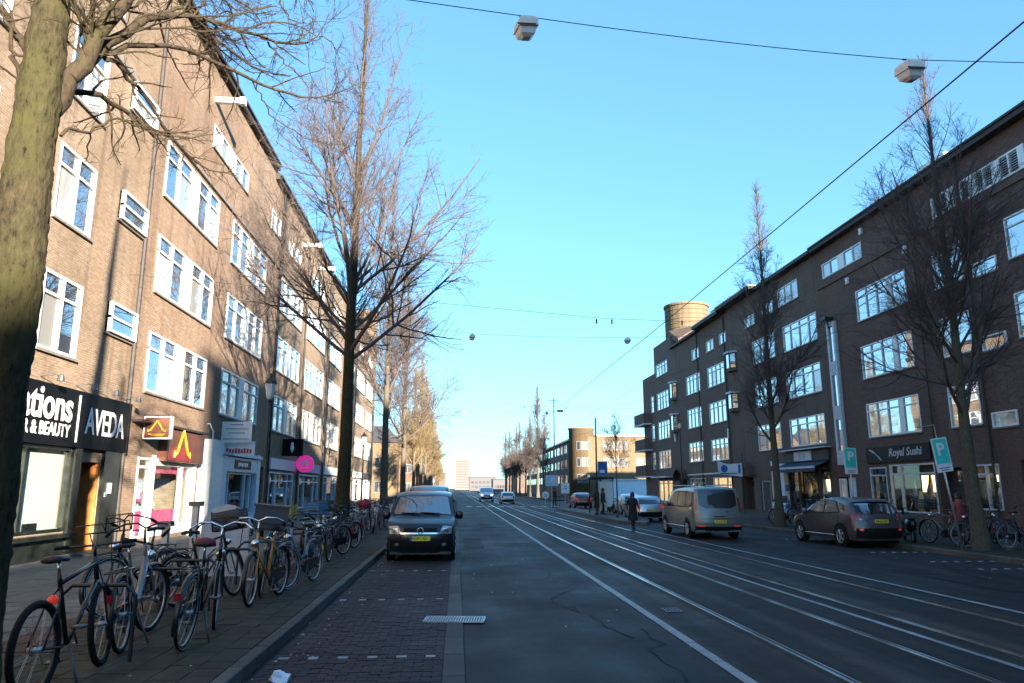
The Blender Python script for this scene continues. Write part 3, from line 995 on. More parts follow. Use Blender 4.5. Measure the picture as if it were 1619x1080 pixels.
shopfront(B, L, N, 25.95, 29.6, .55, 2.75, (2.6, 1), transom=0)
room(B, L, N, 24.6, 29.65, .3, 2.9, 1.45, 'panel_cream', 4, 16)
m = MB(); xb(m, L, N, -.3, -.26, 25.0, 29.5, .56, 1.15); xb(m, L, N, -.26, -.2, 25.9, 29.5, 2.42, 2.74); m.build('pink_curtain', 'cloth_pink', B)
m = MB(); xb(m, L, N, 0, .07, 25.76, 25.94, .14, 3.0); xb(m, L, N, 0, .07, 29.61, 29.9, .14, 3.0); xb(m, L, N, -.1, .05, 25.94, 29.61, .3, .54); xb(m, L, N, -.1, .05, 25.94, 29.61, 2.76, 2.9); m.build('shop_surround', 'white_paint', B)
m = MB(); xb(m, L, N, 0, .3, 26.2, 29.9, 2.82, 3.92); so = m.build('shop_sign', 'sign_brown', B)
m = MB(); xb(m, L, N, .3, .306, 26.4, 28.6, 2.86, 3.35); m.build('red_field', 'sign_red', so)
def gable_mark(mb, P, w, h, t):
    """temple-roof mark: two swept strokes that meet in a point; P maps (u, v) to a point"""
    for sgn in (-1, 1):
        pts = [(0, h), (sgn * w * .22, h * .45), (sgn * w * .36, h * .12), (sgn * w * .5, 0.0), (sgn * w * .5, h * .22)]
        mb.tube([P(u, v) for u, v in pts], [t * .6, t, t, t * .8, t * .3], 5)
m = MB(); gable_mark(m, lambda u, v: (L + .32, 27.6 + u, 3.0 + v), 1.5, .98, .05); m.build('roof_emblem', 'sign_gold', so)
m = MB(); xb(m, L, N, 0, .35, 23.9, 30.2, 3.98, 4.06); m.build('canopy_strip', 'eave_dark', B)
m = MB(); xb(m, L, N, 0, .5, 30.3, 31.75, .14, 3.85); m.build('white_pier', 'white_paint', B)
m = MB(); m.tube([(L + .25, 31.0, 3.85), (L + .25, 31.0, 4.2), (L + .1, 31.0, 4.5), (L, 31.0, 4.52)], .03, 6); m.build('vent_pipe', 'white_paint', B)
# pale blue bay shopfront
m = MB()
xb(m, L, N, 0, .45, 31.76, 32.55, .14, 3.3); xb(m, L, N, 0, .45, 37.35, 37.9, .14, 3.5); xb(m, L, N, 0, .42, 32.55, 37.35, .14, .68)
xb(m, L, N, 0, .44, 32.55, 37.35, 2.62, 3.25); xb(m, L, N, 0, .55, 31.76, 37.9, 3.3, 3.42)
m.build('shop_surround', 'pale_blue_paint', B)
m = MB(); xb(m, L, N, .44, .46, 33.6, 36.2, 2.75, 3.15); so = m.build('name_panel', 'sign_black', B)
m = MB()
for k in range(6): xb(m, L, N, .46, .466, 34.1 + k * .27, 34.28 + k * .27, 2.86 + .03 * (k % 2), 3.04)
m.build('lettering', 'sign_white', so)
shopfront(B, L + .3, N, 32.6, 37.3, .7, 2.6, (.5, 2, .7, .5), 'pale_blue_paint', transom=0)
room(B, L, N, 32.6, 37.3, .7, 2.6, 1.3, 'interior_dark', 9, 12)
door(B, L, N, 38.5, 40.4, .14, 2.95, 'eave_dark', 'eave_dark', out=-.9, light=.2)
settle(B, (L, 32, .13))

# --- third block, farther off
C = empty('far_tan_block')
tag(C, 'long tan brick block behind the second tree with the round pink shop sign', 'building', 'brick blocks along the sunlit side')
cols = [(41.5, 47.4), (49.3, 55.9), (58.2, 64.0), (66.5, 72.5), (74.5, 80.5), (82.5, 88.0)]
wins = [(a, b, *z) for (a, b) in cols for z in FL]
att = [(a + 1.2, b - 1.2, 15.8, 16.8) for (a, b) in cols]
sh = [(a, b, .6, 2.8, 1.3) for (a, b) in cols]
dr = [(47.9, 48.9, .14, 2.7, .4), (56.6, 57.6, .14, 2.7, .4), (64.8, 65.8, .14, 2.7, .4)]
wall_mesh(L, N, 41.0, 91.0, .1, 18.9, wins + att + sh + dr, 10).build('wall', 'brick_tan', C)
for w in wins: window(C, L, N, *w, cols=DBL, curtain=.6)
for w in att: window(C, L, N, *w, cols=(1, 1, 1), transom=None)
for k, w in enumerate(sh):
    shopfront(C, L, N, *w[:4], (1, 2, 1), 'pale_blue_paint' if k < 3 else 'white_paint', transom=.22)
    room(C, L, N, w[0], w[1], .6, 2.8, 1.2, 'interior_dark', 30 + k, 8)
    m = MB(); xb(m, L, N, 0, .12, w[0] - .2, w[1] + .2, 2.95, 3.55); m.build('fascia', ('pale_blue_paint', 'sign_blue', 'sign_white', 'sign_brown', 'white_paint', 'eave_dark')[k], C)
for d in dr: door(C, L, N, *d[:4], 'eave_dark', out=-.2)
eave(C, L, N, 41.0, 57.0, 18.95); eave(C, L, N, 57.0, 91.0, 18.6)
stringcourse(C, L, N, 41.0, 91, 14.1)
for y in (46.6, 51.8): beam(C, L, N, y, 17.5, 1.2)
for y in (48.4, 57.0, 65.3, 73.5): pipe(C, L, N, y, .2, 18.7)
m = MB(); m.lathe([(1.1, 0), (1.1, 4.5), (1.25, 4.6), (1.25, 5)], (L - 1.0, 90.0, 18.6), 16); m.build('corner_turret', 'brick_tan', C, True)
settle(C, (L, 66, .13))

# --- lower houses across the side street, facing the camera
D = empty('low_gabled_house'); tag(D, 'pale yellow low house with a dark hipped roof beyond the tan row', 'house')
m = MB(); m.box(-24, -9.6, 120, 134, 0, 9.2); m.build('wall', 'brick_yellow', D)
m = MB(); m.add([(-24.3, 119.6, 9.2), (-9.3, 119.6, 9.2), (-9.3, 134, 9.2), (-24.3, 134, 9.2), (-22, 126, 12.3), (-12, 126, 12.3)], [(0, 1, 5, 4), (1, 2, 5), (2, 3, 4, 5), (3, 0, 4), (3, 2, 1, 0)]); m.build('roof', 'roof_felt', D)
for x in (-22, -18.6, -13.2):
    for z in (1.2, 5.0):
        w = MB(); w.box(x, x + 1.5, 119.9, 119.99, z, z + 1.9); f = w.build('window', 'frame_far', D)
        for q in (0.1, .8):
            p = MB(); p.box(x + q, x + q + .6, 119.87, 119.895, z + .12, z + 1.75); p.build('pane', 'pane_far', f)
settle(D, (-17, 127, 0))
D = empty('gabled_house'); tag(D, 'orange brick gabled house with paired white windows between the avenue trunks', 'house')
m = MB(); m.add([(-9.5, 122, 0), (-4.2, 122, 0), (-4.2, 122, 9.4), (-6.85, 122, 12.2), (-9.5, 122, 9.4), (-9.5, 132, 0), (-4.2, 132, 0), (-4.2, 132, 9.4), (-6.85, 132, 12.2), (-9.5, 132, 9.4)],
    [(0, 1, 2, 3, 4), (9, 8, 7, 6, 5), (1, 6, 7, 2), (5, 0, 4, 9)]); m.build('wall', 'brick_far', D)
m = MB(); m.add([(-9.7, 121.8, 9.25), (-6.85, 121.8, 12.35), (-4.0, 121.8, 9.25), (-9.7, 132, 9.25), (-6.85, 132, 12.35), (-4.0, 132, 9.25)], [(0, 1, 4, 3), (1, 2, 5, 4)]); m.build('roof', 'roof_felt', D)
for x in (-8.7, -6.2):
    for z in (1.3, 4.3, 7.2):
        w = MB(); w.box(x, x + 1.3, 121.9, 121.99, z, z + 1.5); f = w.build('window', 'frame_far', D)
        for q in (0.1, .7):
            p = MB(); p.box(x + q, x + q + .5, 121.87, 121.895, z + .12, z + 1.35); p.build('pane', 'pane_far', f)
settle(D, (-6.8, 127, 0))
for k, (y, h, mt) in enumerate(((160, 11, 'brick_yellow'), (205, 13, 'brick_tan'), (260, 11, 'brick_yellow'), (320, 12, 'brick_tan'))):
    D = empty('avenue_house'); tag(D, 'distant %s brick house hidden by the avenue trees, %s along the street' % (('pale', 'tan', 'yellow', 'brown')[k], ('first', 'second', 'third', 'last')[k]), 'house', 'distant houses behind the avenue')
    wins = [(y + 3 + i * 6, y + 6.5 + i * 6, z, z + 1.8) for i in range(5) for z in (1.2, 4.4, 7.4)]
    wall_mesh(L, N, y, y + 36, 0, h, wins, 10).build('wall', mt, D)
    for w in wins: window(D, L, N, *w, cols=(1, 1), transom=None, sill=False)
    settle(D, (L, y + 18, 0))

# --- projecting signs hung on the sunlit row
s = empty('temple_roof_sign'); tag(s, 'square brown box sign with a golden roof emblem hung above the pink shop', 'sign')
m = MB(); m.box(L + .05, L + .92, 24.72, 24.92, 3.48, 4.22); m.build('box', 'white_paint', s)
m = MB(); m.box(L + .09, L + .88, 24.712, 24.719, 3.52, 4.18); m.build('panel', 'sign_brown', s)
m = MB(); gable_mark(m, lambda u, v: (L + .485 + u, 24.7, 3.72 + v), .56, .36, .022); m.build('emblem', 'sign_gold', s)
m = MB()
for k, (a, b, z) in enumerate(((.22, .76, 3.62), (.3, .68, 3.57))): m.box(L + a, L + b, 24.704, 24.711, z, z + .025)
m.build('lettering', 'sign_gold', s)
m = MB(); m.tube([(L - .05, 24.82, 4.26), (L + .8, 24.82, 4.26)], .02, 5); m.build('bracket', 'black_iron', s)
settle(s, (L, 24.8, 3.5))
s = empty('letting_sign'); tag(s, 'white board sign with grey lines of writing above the pale blue shop', 'sign')
m = MB(); m.box(L + .05, L + 1.32, 32.7, 32.78, 3.85, 4.75); m.build('board', 'sign_white', s)
m = MB()
for (a, b, z) in ((.4, .95, 4.6), (.2, 1.18, 4.42), (.35, 1.05, 4.24), (.15, 1.22, 3.98)): m.box(L + a, L + b, 32.69, 32.697, z, z + .045)
m.build('lettering', 'letter_grey', s)
m = MB(); m.tube([(L - .05, 32.74, 4.8), (L + 1.3, 32.74, 4.8)], .018, 5); m.build('bracket', 'black_iron', s)
settle(s, (L, 32.7, 3.8))
s = empty('red_letter_sign'); tag(s, 'white sign with bold red letters just under the white board sign', 'sign')
m = MB(); m.box(L + .1, L + 1.4, 33.05, 33.13, 3.3, 3.92); m.build('board', 'sign_white', s)
m = MB()
for k in range(9): m.box(L + .2 + k * .125, L + .29 + k * .125, 33.04, 33.047, 3.4, 3.62 - .02 * (k % 3))
m.build('lettering', 'letter_red', s)
settle(s, (L, 33.1, 3.3))
s = empty('black_box_sign'); tag(s, 'black square box sign with a small white figure beside the round pink sign', 'sign')
m = MB(); m.box(L + .05, L + 1.25, 44.0, 44.2, 3.75, 4.75); m.build('box', 'sign_black', s)
m = MB(); m.lathe([(.02, 0), (.09, .12), (.12, .26), (.07, .42), (.09, .5), (.03, .6)], (L + .62, 43.99, 3.95), 8); m.build('figure', 'sign_white', s)
settle(s, (L, 44.1, 3.7))
s = empty('round_pink_sign'); tag(s, 'round bright pink sign with white letters on a bracket', 'sign')
m = MB(); m.disc((L + .68, 47.6, 3.42), (0, 1, 0), .55, .14, 32); m.build('disc', 'sign_pink', s)
text('BE', (L + .68, 47.52, 3.5), '-Y', .5, 'sign_white', s, bold=.01)
m = MB(); m.box(L + .45, L + .9, 47.515, 47.525, 3.13, 3.19); m.build('underline', 'sign_white', s)
m = MB(); m.tube([(L - .05, 47.6, 3.42), (L + .2, 47.6, 3.42)], .025, 5); m.build('bracket', 'black_iron', s)
settle(s, (L, 47.6, 2.9))
# ---------------------------------------------------------------- right side of the street (in shade)
RX, RN = 24.5, -1
FR = [(4.85, 6.85), (8.35, 10.35), (11.9, 13.85)]
TRI = (1, 1, 1, 1)
A = empty('sushi_block'); tag(A, 'dark brick block above the small restaurant with white script lettering', 'building', 'dark brick blocks along the shaded side')
wins = [(36.9, 41.95, *z) for z in FR] + [(32.35, 34.55, *z) for z in FR] + [(26.6, 29.45, *z) for z in FR] + [(19.5, 24.5, *z) for z in FR]
sm = [(30.15, 31.7, z, z + .68) for z in (4.62, 8.17, 11.72)]
att = [(40.85, 45.7, 15.75, 16.75), (27.7, 34.1, 15.6, 16.7), (20, 24, 15.6, 16.7)]
gf = [(40.5, 42.2, .75, 3.1, .2), (36.2, 40.2, .6, 3.2, 1.8), (34.2, 36.0, .14, 2.9, 1.2), (31.7, 33.4, .9, 3.0, 1.4), (28.9, 30.4, .14, 3.1, .6), (43.9, 45.9, .14, 2.6, .7), (20, 27, .8, 3.0, .4)]
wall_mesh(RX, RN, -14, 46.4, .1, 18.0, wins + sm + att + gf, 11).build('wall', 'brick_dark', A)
for w in wins: window(A, RX, RN, *w, cols=(1.3, -.35, 1, 1, 1) if w[1] - w[0] > 4 else (1, 1), transom=.24, pane='pane_right', curtain=.12)
for w in sm: window(A, RX, RN, *w, cols=(1,), transom=None, pane='pane_right', out=.06)
window(A, RX, RN, *att[0], cols=(1, 1, -.7, 1, 1), transom=None, pane='pane_right', sill=False)
window(A, RX, RN, *att[2], cols=(1, 1, 1), transom=None, pane='pane_right')
# attic strip with louvred vents between plain panels
y0, y1, z0, z1 = att[1]
for k in range(4):
    a = y0 + (y1 - y0) * k / 4; b = a + (y1 - y0) / 4
    w = MB(); xb(w, RX, RN, -.1, .05, a + .02, b - .02, z0, z0 + .08); xb(w, RX, RN, -.1, .05, a + .02, b - .02, z1 - .08, z1)
    xb(w, RX, RN, -.1, .052, a + .02, a + .4, z0 + .08, z1 - .08); xb(w, RX, RN, -.1, .052, b - .1, b - .02, z0 + .08, z1 - .08); xb(w, RX, RN, -.1, .05, (a + b) / 2 + .12, (a + b) / 2 + .2, z0 + .08, z1 - .08)
    fo = w.build('vent_window', 'white_paint', A)
    for i in range(8):
        s_ = MB(); zz = z0 + .1 + i * .115
        s_.quad((RX + .04, a + .4, zz + .08), (RX + .04, b - .1, zz + .08), (RX - .03, b - .1, zz), (RX - .03, a + .4, zz)); s_.build('louvre', 'white_dull', fo)
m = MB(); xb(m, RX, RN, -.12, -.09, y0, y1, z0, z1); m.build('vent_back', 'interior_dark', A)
eave(A, RX, RN, -14, 46.4, 18.0, .5, .2); stringcourse(A, RX, RN, -14, 46.4, 15.15, 'brick_dark')
m = MB(); xb(m, RX, RN, -1.5, -.2, 33.0, 35.2, 18.0, 18.9); m.build('roof_hatch', 'white_paint', A)
m = MB(); m.box(24.9, 25.9, 38.6, 40.0, 18.0, 18.5); m.tube([(25.2, 39.6, 18.4), (25.2, 39.6, 19.2)], .03, 5); m.tube([(24.8, 39.6, 19.0), (25.6, 39.6, 19.0)], .02, 5); m.build('roof_unit', 'black_iron', A)
for (y, z) in ((40.6, 17.1), (36.6, 14.6), (42.6, 14.55)):
    m = MB(); xb(m, RX, RN, .02, .16, y - .12, y + .12, z, z + .4); m.build('wall_lamp', 'white_paint', A)
# white stair-window strip
m = MB()
xb(m, RX, RN, 0, .2, 44.5, 44.72, 3.35, 12.6); xb(m, RX, RN, 0, .2, 45.28, 45.5, 3.35, 12.6)
for z in (3.35, 6.2, 9.1, 12.3): xb(m, RX, RN, 0, .18, 44.72, 45.28, z, z + (.3 if z > 12 else .9))
so = m.build('stair_window', 'white_dull', A)
for (a, b) in ((4.25, 6.2), (7.1, 9.1), (10.0, 12.3)):
    p = MB(); xb(p, RX, RN, .08, .1, 44.72, 45.28, a, b); p.build('pane', 'pane_right', so)
for z0_ in (3.45, 6.3, 9.2):
    for i in range(5):
        s_ = MB(); xb(s_, RX, RN, .18, .21, 44.7, 45.3, z0_ + i * .15, z0_ + i * .15 + .09); s_.build('slat', 'white_dull', so)
# restaurant ground floor
shopfront(A, RX, RN, 40.5, 42.2, .75, 3.1, (1,), 'white_dull', transom=.2); shopfront(A, RX, RN, 36.2, 40.2, .6, 3.2, (3, 1), 'white_dull', transom=.2)
m = MB(); xb(m, RX, RN, -.16, -.13, 40.55, 42.15, .8, 3.05); m.build('blind', 'interior_dark', A)
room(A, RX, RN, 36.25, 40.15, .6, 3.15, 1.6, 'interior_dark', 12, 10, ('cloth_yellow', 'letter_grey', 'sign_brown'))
m = MB(); xb(m, RX, RN, -1.5, -1.45, 37.8, 39.6, 1.7, 2.6); m.build('lit_menu_board', 'interior_lamp', A)
door(A, RX, RN, 34.25, 35.95, .14, 2.85, 'eave_dark', 'eave_dark', out=-.5)
shopfront(A, RX, RN, 31.7, 33.4, .9, 3.0, (1, 1), 'white_dull', transom=.22); room(A, RX, RN, 31.75, 33.35, .9, 3.0, 1.2, 'interior_dark', 13, 6)
m = MB(); xb(m, RX, RN, -.5, -.45, 31.9, 32.5, 2.2, 2.5); m.build('lit_lamp', 'interior_lamp', A)
door(A, RX, RN, 28.95, 29.7, .14, 3.05, 'pale_blue_paint', out=-.1, light=.2); door(A, RX, RN, 29.7, 30.4, .14, 3.05, 'eave_dark', out=-.3, light=.2)
door(A, RX, RN, 44.0, 45.0, .14, 2.55, 'pale_blue_paint', out=-.2, light=0); window(A, RX, RN, 45.1, 45.85, .6, 2.5, cols=(1,), transom=None, pane='pane_right', sill=False)
window(A, RX, RN, 20, 27, .8, 3.0, cols=TRI, pane='pane_far')
m = MB(); xb(m, RX, RN, 0, .1, 36.3, 42.3, 3.35, 4.25); so = m.build('fascia_sign', 'sign_black', A)
text('Royal Sushi', (RX - .11, 38.5, 3.85), '-X', .62, 'white_dull', so, width=3.0, bold=.006, shear=.2)
for k in range(3):
    m = MB(); y = 41.9 - k * .12; m.tube([(RX - .12, y, 4.12 - k * .02), (RX - .12, y - .95, 3.66 - k * .1)], .035, 5); m.build('stroke_emblem', 'white_dull', so)
pipe(A, RX, RN, 31.95, .2, 17.6); pipe(A, RX, RN, 35.9, 4.4, 17.6, .04)
settle(A, (RX, 20, .13))

B = empty('corner_bay_block'); tag(B, 'dark brown brick block with wide white windows above the awning shop', 'building', 'dark brick blocks along the shaded side')
wins = [(47.05, 52.25, *z) for z in FR] + [(53.8, 58.05, *z) for z in FR]
att = [(49.4, 52.7, 15.5, 16.9), (53.65, 55.7, 15.4, 16.35), (57.3, 59.3, 15.3, 16.2)]
gf = [(46.9, 53.0, .3, 3.3, 1.8), (54.4, 56.0, .9, 3.2, 1.0), (56.4, 58.2, .14, 2.5, .5), (59.6, 62.2, .14, 2.9, 1.0)]
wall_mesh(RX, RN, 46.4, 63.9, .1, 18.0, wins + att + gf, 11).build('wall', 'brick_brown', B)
for w in wins: window(B, RX, RN, *w, cols=(1, 1.2, 1.2, 1) if w[1] - w[0] > 4.5 else (1, 1, 1), transom=.24, pane='pane_right', curtain=.1)
for w in att: window(B, RX, RN, *w, cols=(1, 1, 1) if w[1] - w[0] > 3 else (1, 1), transom=None, pane='pane_right')
m = MB(); xb(m, RX, RN, -.3, .55, 46.4, 56, 17.8, 18.05); xb(m, RX, RN, -.3, .9, 56, 63.9, 17.95, 18.2); m.build('eave', 'eave_dark', B)
m = MB(); xb(m, RX, RN, -.3, .95, 56, 63.9, 18.2, 18.3); m.build('eave_edge', 'white_dull', B)
def oriel(root, y0, y1, z0, z1):
    """small angled stair bay with a white cap"""
    ym = (y0 + y1) / 2
    m = MB(); X = RX
    m.add([(X, y0, z0), (X - .5, ym - .4, z0), (X - .5, ym + .4, z0), (X, y1, z0), (X, y0, z1), (X - .5, ym - .4, z1), (X - .5, ym + .4, z1), (X, y1, z1)],
          [(0, 1, 5, 4), (1, 2, 6, 5), (2, 3, 7, 6), (3, 2, 1, 0), (4, 5, 6, 7)])
    o = m.build('stair_bay', 'brick_brown', root)
    c = MB(); c.add([(X, y0 - .1, z1), (X - .68, ym - .55, z1), (X - .68, ym + .55, z1), (X, y1 + .1, z1), (X, y0 - .1, z1 + .16), (X - .68, ym - .55, z1 + .16), (X - .68, ym + .55, z1 + .16), (X, y1 + .1, z1 + .16)],
          [(0, 1, 5, 4), (1, 2, 6, 5), (2, 3, 7, 6), (4, 5, 6, 7), (3, 2, 1, 0)]); c.build('bay_cap', 'white_dull', o)
    p = MB(); p.box(X - .53, X - .505, ym - .28, ym + .28, z0 + .3, z1 - .1); p.build('bay_window', 'pane_right', o)
    q = MB(); q.add([(X - .13, y0 + .08, z0 + .3), (X - .45, ym - .47, z0 + .3), (X - .45, ym - .47, z1 - .1), (X - .13, y0 + .08, z1 - .1)], [(0, 1, 2, 3)]); q.build('bay_window', 'pane_right', o)
for z in (8.5, 12.1): oriel(B, 61.6, 63.3, z, z + 1.6)
shopfront(B, RX, RN, 46.9, 53.0, .3, 3.3, (1, 2, 1), 'eave_dark', transom=0)
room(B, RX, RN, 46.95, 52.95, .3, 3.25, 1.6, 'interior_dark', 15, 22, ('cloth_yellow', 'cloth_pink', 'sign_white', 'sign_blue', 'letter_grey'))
for (a, b, z) in ((48.6, 50.2, 1.7), (47.4, 48.0, 1.9)):
    m = MB(); xb(m, RX, RN, -1.4, -1.36, a, b, z, z + .8); m.build('lit_shelf', 'interior_lamp', B)
m = MB(); xb(m, RX, RN, 0, .15, 46.7, 53.3, 3.75, 4.5); so = m.build('fascia_sign', 'eave_dark', B)
m = MB(); xb(m, RX, RN, .15, .2, 49.0, 51.6, 3.8, 4.45); m.build('name_board', 'white_dull', so)
m = MB()
for k in range(4): xb(m, RX, RN, .2, .21, 49.9 + k * .28, 50.08 + k * .28, 3.92, 4.32)
m.build('lettering', 'letter_grey', so)
m = MB(); xb(m, RX, RN, 0, .35, 53.1, 53.9, .14, 3.7); sp_ = m.build('shop_pier', 'pale_blue_paint', B)
for (z, h, mt) in ((1.0, .5, 'sign_white'), (1.7, .45, 'sign_blue'), (2.4, .6, 'sign_white'), (.4, .4, 'sign_blue')):
    m = MB(); m.box(RX - .3, RX - .05, 53.085, 53.099, z, z + h); m.build('sticker', mt, sp_)
m = MB(); xb(m, RX, RN, 0, .5, 46.5, 53.4, 4.55, 4.63); m.build('ledge', 'white_dull', B)
m = MB(); m.add([(RX, 46.8, 3.75), (RX, 53.2, 3.75), (RX - 1.1, 53.2, 3.3), (RX - 1.1, 46.8, 3.3), (RX - 1.1, 53.2, 3.0), (RX - 1.1, 46.8, 3.0)], [(0, 1, 2, 3), (3, 2, 4, 5)]); m.build('awning', 'awning_navy', B)
m = MB(); xb(m, RX, RN, 1.1, 1.14, 46.8, 53.2, 3.22, 3.36); m.build('awning_rail', 'white_dull', B)
shopfront(B, RX, RN, 54.4, 56.0, .9, 3.2, (1, 1), 'white_dull', transom=.25); room(B, RX, RN, 54.45, 55.95, .9, 3.2, .8, 'interior_warm', 17, 5)
m = MB(); xb(m, RX, RN, 0, .03, 53.2, 56.2, .3, .85); m.build('counter_panel', 'pale_blue_paint', B)
door(B, RX, RN, 56.5, 58.1, .14, 2.5, 'eave_dark', 'white_dull', light=0)
m = MB(); xb(m, RX, RN, .05, .3, 55.0, 55.4, 3.6, 3.95); m.build('wall_lamp', 'white_paint', B)
def arch(root, y0, y1, z0, z1):
    """dark porch with a curved brick hood"""
    m = MB(); n = 8
    pts = [(y0 + (y1 - y0) * i / n, z0 + (z1 - z0) * math.sin(math.pi * i / n) ** .6) for i in range(n + 1)]
    vs = [(RX - .7, y, z) for y, z in pts] + [(RX, y, z + .02) for y, z in pts]
    m.add(vs, [(i, i + 1, n + 2 + i, n + 1 + i) for i in range(n)]); m.add([(RX - .7, y, z + .15) for y, z in pts] + [(RX, y, z + .17) for y, z in pts], [(n + 1 + i, n + 2 + i, i + 1, i) for i in range(n)])
    m.add([(RX - .7, y, z) for y, z in pts] + [(RX - .7, y, z + .15) for y, z in pts], [(n + 1 + i, n + 2 + i, i + 1, i) for i in range(n)])
    m.build('porch_hood', 'brick_dark', root)
door(B, RX, RN, 60.0, 61.8, .14, 2.6, 'eave_dark', 'brick_dark', out=-.7)
arch(B, 59.2, 62.6, 2.8, 4.0)
settle(B, (RX, 55, .13))

C = empty('plain_brick_block'); tag(C, 'dark brick block with small attic windows between the awning shop and the drum tower', 'building', 'dark brick blocks along the shaded side')
wins = [(64.8, 69.3, z0 - .4, z1 - .4) for z0, z1 in FR] + [(71.65, 76.1, z0 - .3, z1 - .3) for z0, z1 in FR]
att = [(63.95, 65.6, 15.1, 16.1), (67.2, 69.25, 15.05, 16.1), (71.6, 73.8, 15.0, 16.1)]
gf = [(64.4, 69.2, .6, 2.9, 1.4), (71.4, 76.2, .5, 2.9, 1.4), (77.4, 79.8, .14, 2.8, 1.0)]
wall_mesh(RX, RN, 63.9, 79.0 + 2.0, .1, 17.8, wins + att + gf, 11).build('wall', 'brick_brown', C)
for w in wins: window(C, RX, RN, *w, cols=(1, 1, 1, 1), transom=.26, pane='pane_right', curtain=.15)
for w in att: window(C, RX, RN, *w, cols=(1, 1), transom=None, pane='pane_right')
m = MB(); xb(m, RX, RN, -.3, .8, 63.9, 71.2, 17.75, 18.0); xb(m, RX, RN, -.3, .4, 71.2, 81, 17.6, 17.85); m.build('eave', 'eave_dark', C)
m = MB(); xb(m, RX, RN, -.3, .85, 63.9, 71.2, 18.0, 18.1); m.build('eave_edge', 'white_dull', C)
m = MB(); xb(m, RX, RN, -3, -1.4, 68.8, 71.4, 17.8, 19.8); m.build('roof_stack', 'brick_chimney', C)
shopfront(C, RX, RN, 64.4, 69.2, .6, 2.9, (1, 2, 1), 'white_dull', transom=.3); room(C, RX, RN, 64.45, 69.15, .6, 2.9, 1.2, 'interior_warm', 23, 8)
m = MB(); xb(m, RX, RN, -1.1, -1.05, 66.5, 68.2, 1.4, 2.3); m.build('lit_shelf', 'interior_lamp', C)
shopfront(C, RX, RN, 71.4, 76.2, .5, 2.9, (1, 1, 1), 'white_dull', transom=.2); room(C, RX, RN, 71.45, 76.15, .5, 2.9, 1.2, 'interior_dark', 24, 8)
m = MB(); xb(m, RX, RN, 0, .1, 64.0, 76.8, 3.2, 3.35); m.build('ledge', 'white_dull', C)
for y in (62.9, 70.6): pipe(C, RX, RN, y + 1.3, .2, 17.5)
for z in (8.0, 11.6): oriel(C, 79.3, 80.9, z, z + 1.95)
arch(C, 77.0, 80.4, 2.7, 3.9)
for (y, z) in ((64.3, 6.3), (80.6, 7.0)):
    m = MB(); xb(m, RX, RN, .02, .2, y - .1, y + .1, z, z + .9); m.build('wall_flag_box', 'white_paint', C)
settle(C, (RX, 72, .13))

D = empty('drum_tower_block'); tag(D, 'dark corner block with balconies under the round brick roof drum', 'building', 'dark brick blocks along the shaded side')
F4 = [(4.2, 6.25), (7.65, 9.75), (11.2, 13.25), (15.3, 16.8)]
wins = [(82.9, 87.8, *z) for z in F4] + [(89.4, 90.6, z0, z1) for z0, z1 in F4[:3]]
gf = [(82.6, 88.4, .4, 2.8, 1.4)]
wall_mesh(RX, RN, 81.0, 88.6, .1, 19.2, [w for w in wins if w[1] < 88.6] + gf, 11).build('wall', 'brick_brown', D)
wall_mesh(RX, RN, 88.6, 94.5, .1, 16.0, [w for w in wins if w[0] > 88.6], 11).build('low_wing', 'brick_dark', D)
for w in wins: window(D, RX, RN, *w, cols=(1, 1, 1, 1) if w[1] - w[0] > 2 else (1,), transom=.28, pane='pane_right', curtain=.2)
shopfront(D, RX, RN, 82.6, 88.4, .4, 2.8, (1, 1, 1), 'white_dull', transom=.15); room(D, RX, RN, 82.65, 88.35, .4, 2.8, 1.2, 'interior_warm', 25, 8)
m = MB(); xb(m, RX, RN, 0, 1.0, 82, 88.5, 3.1, 3.25); m.build('canopy', 'white_dull', D)
for z in (3.4, 6.7, 10.0):
    m = MB(); m.add([(RX, 90.8, z), (RX - .8, 91.4, z), (RX - .9, 96.2, z), (RX + 6, 96.2, z), (RX + 6, 94.5, z), (RX, 94.5, z)], [(0, 1, 2, 3, 4, 5)])
    P = [(RX, 90.8), (RX - .8, 91.4), (RX - .9, 96.2), (RX + 6, 96.2)]
    for (a, b) in zip(P[:-1], P[1:]):
        m.quad((a[0], a[1], z), (b[0], b[1], z), (b[0], b[1], z + 1.35), (a[0], a[1], z + 1.35))
    o = m.build('balcony', 'brick_dark', D)
    k = MB(); k.add([(RX, 90.7, z - .16), (RX - .9, 91.3, z - .16), (RX - 1.0, 96.3, z - .16), (RX + 6, 96.3, z - .16), (RX, 90.7, z - .01), (RX - .9, 91.3, z - .01), (RX - 1.0, 96.3, z - .01), (RX + 6, 96.3, z - .01)],
        [(0, 1, 5, 4), (1, 2, 6, 5), (2, 3, 7, 6), (3, 2, 1, 0), (4, 5, 6, 7)]); k.build('slab', 'white_dull', o)
m = MB(); m.lathe([q for i in range(9) for q in ((2.6, i * .55), (2.6, i * .55 + .47), (2.54, i * .55 + .48), (2.54, i * .55 + .545))] + [(2.6, 4.95), (2.7, 5.0), (2.7, 5.25)], (27.6, 84.4, 18.4), 40); m.build('roof_drum', 'brick_chimney', D)
m = MB(); m.add([(24.6, 82, 19.2), (27.5, 82, 19.2), (27.5, 78.5, 19.2), (24.6, 78.5, 17.9), (24.6, 82, 20), (27.5, 82, 20.4), (27.5, 78.5, 20.2), (24.6, 78.5, 18.4)], [(0, 3, 7, 4), (2, 1, 5, 6), (3, 2, 6, 7), (4, 7, 6, 5), (1, 0, 4, 5)]); m.build('ramp_parapet', 'brick_brown', D)
settle(D, (RX, 88, .13))

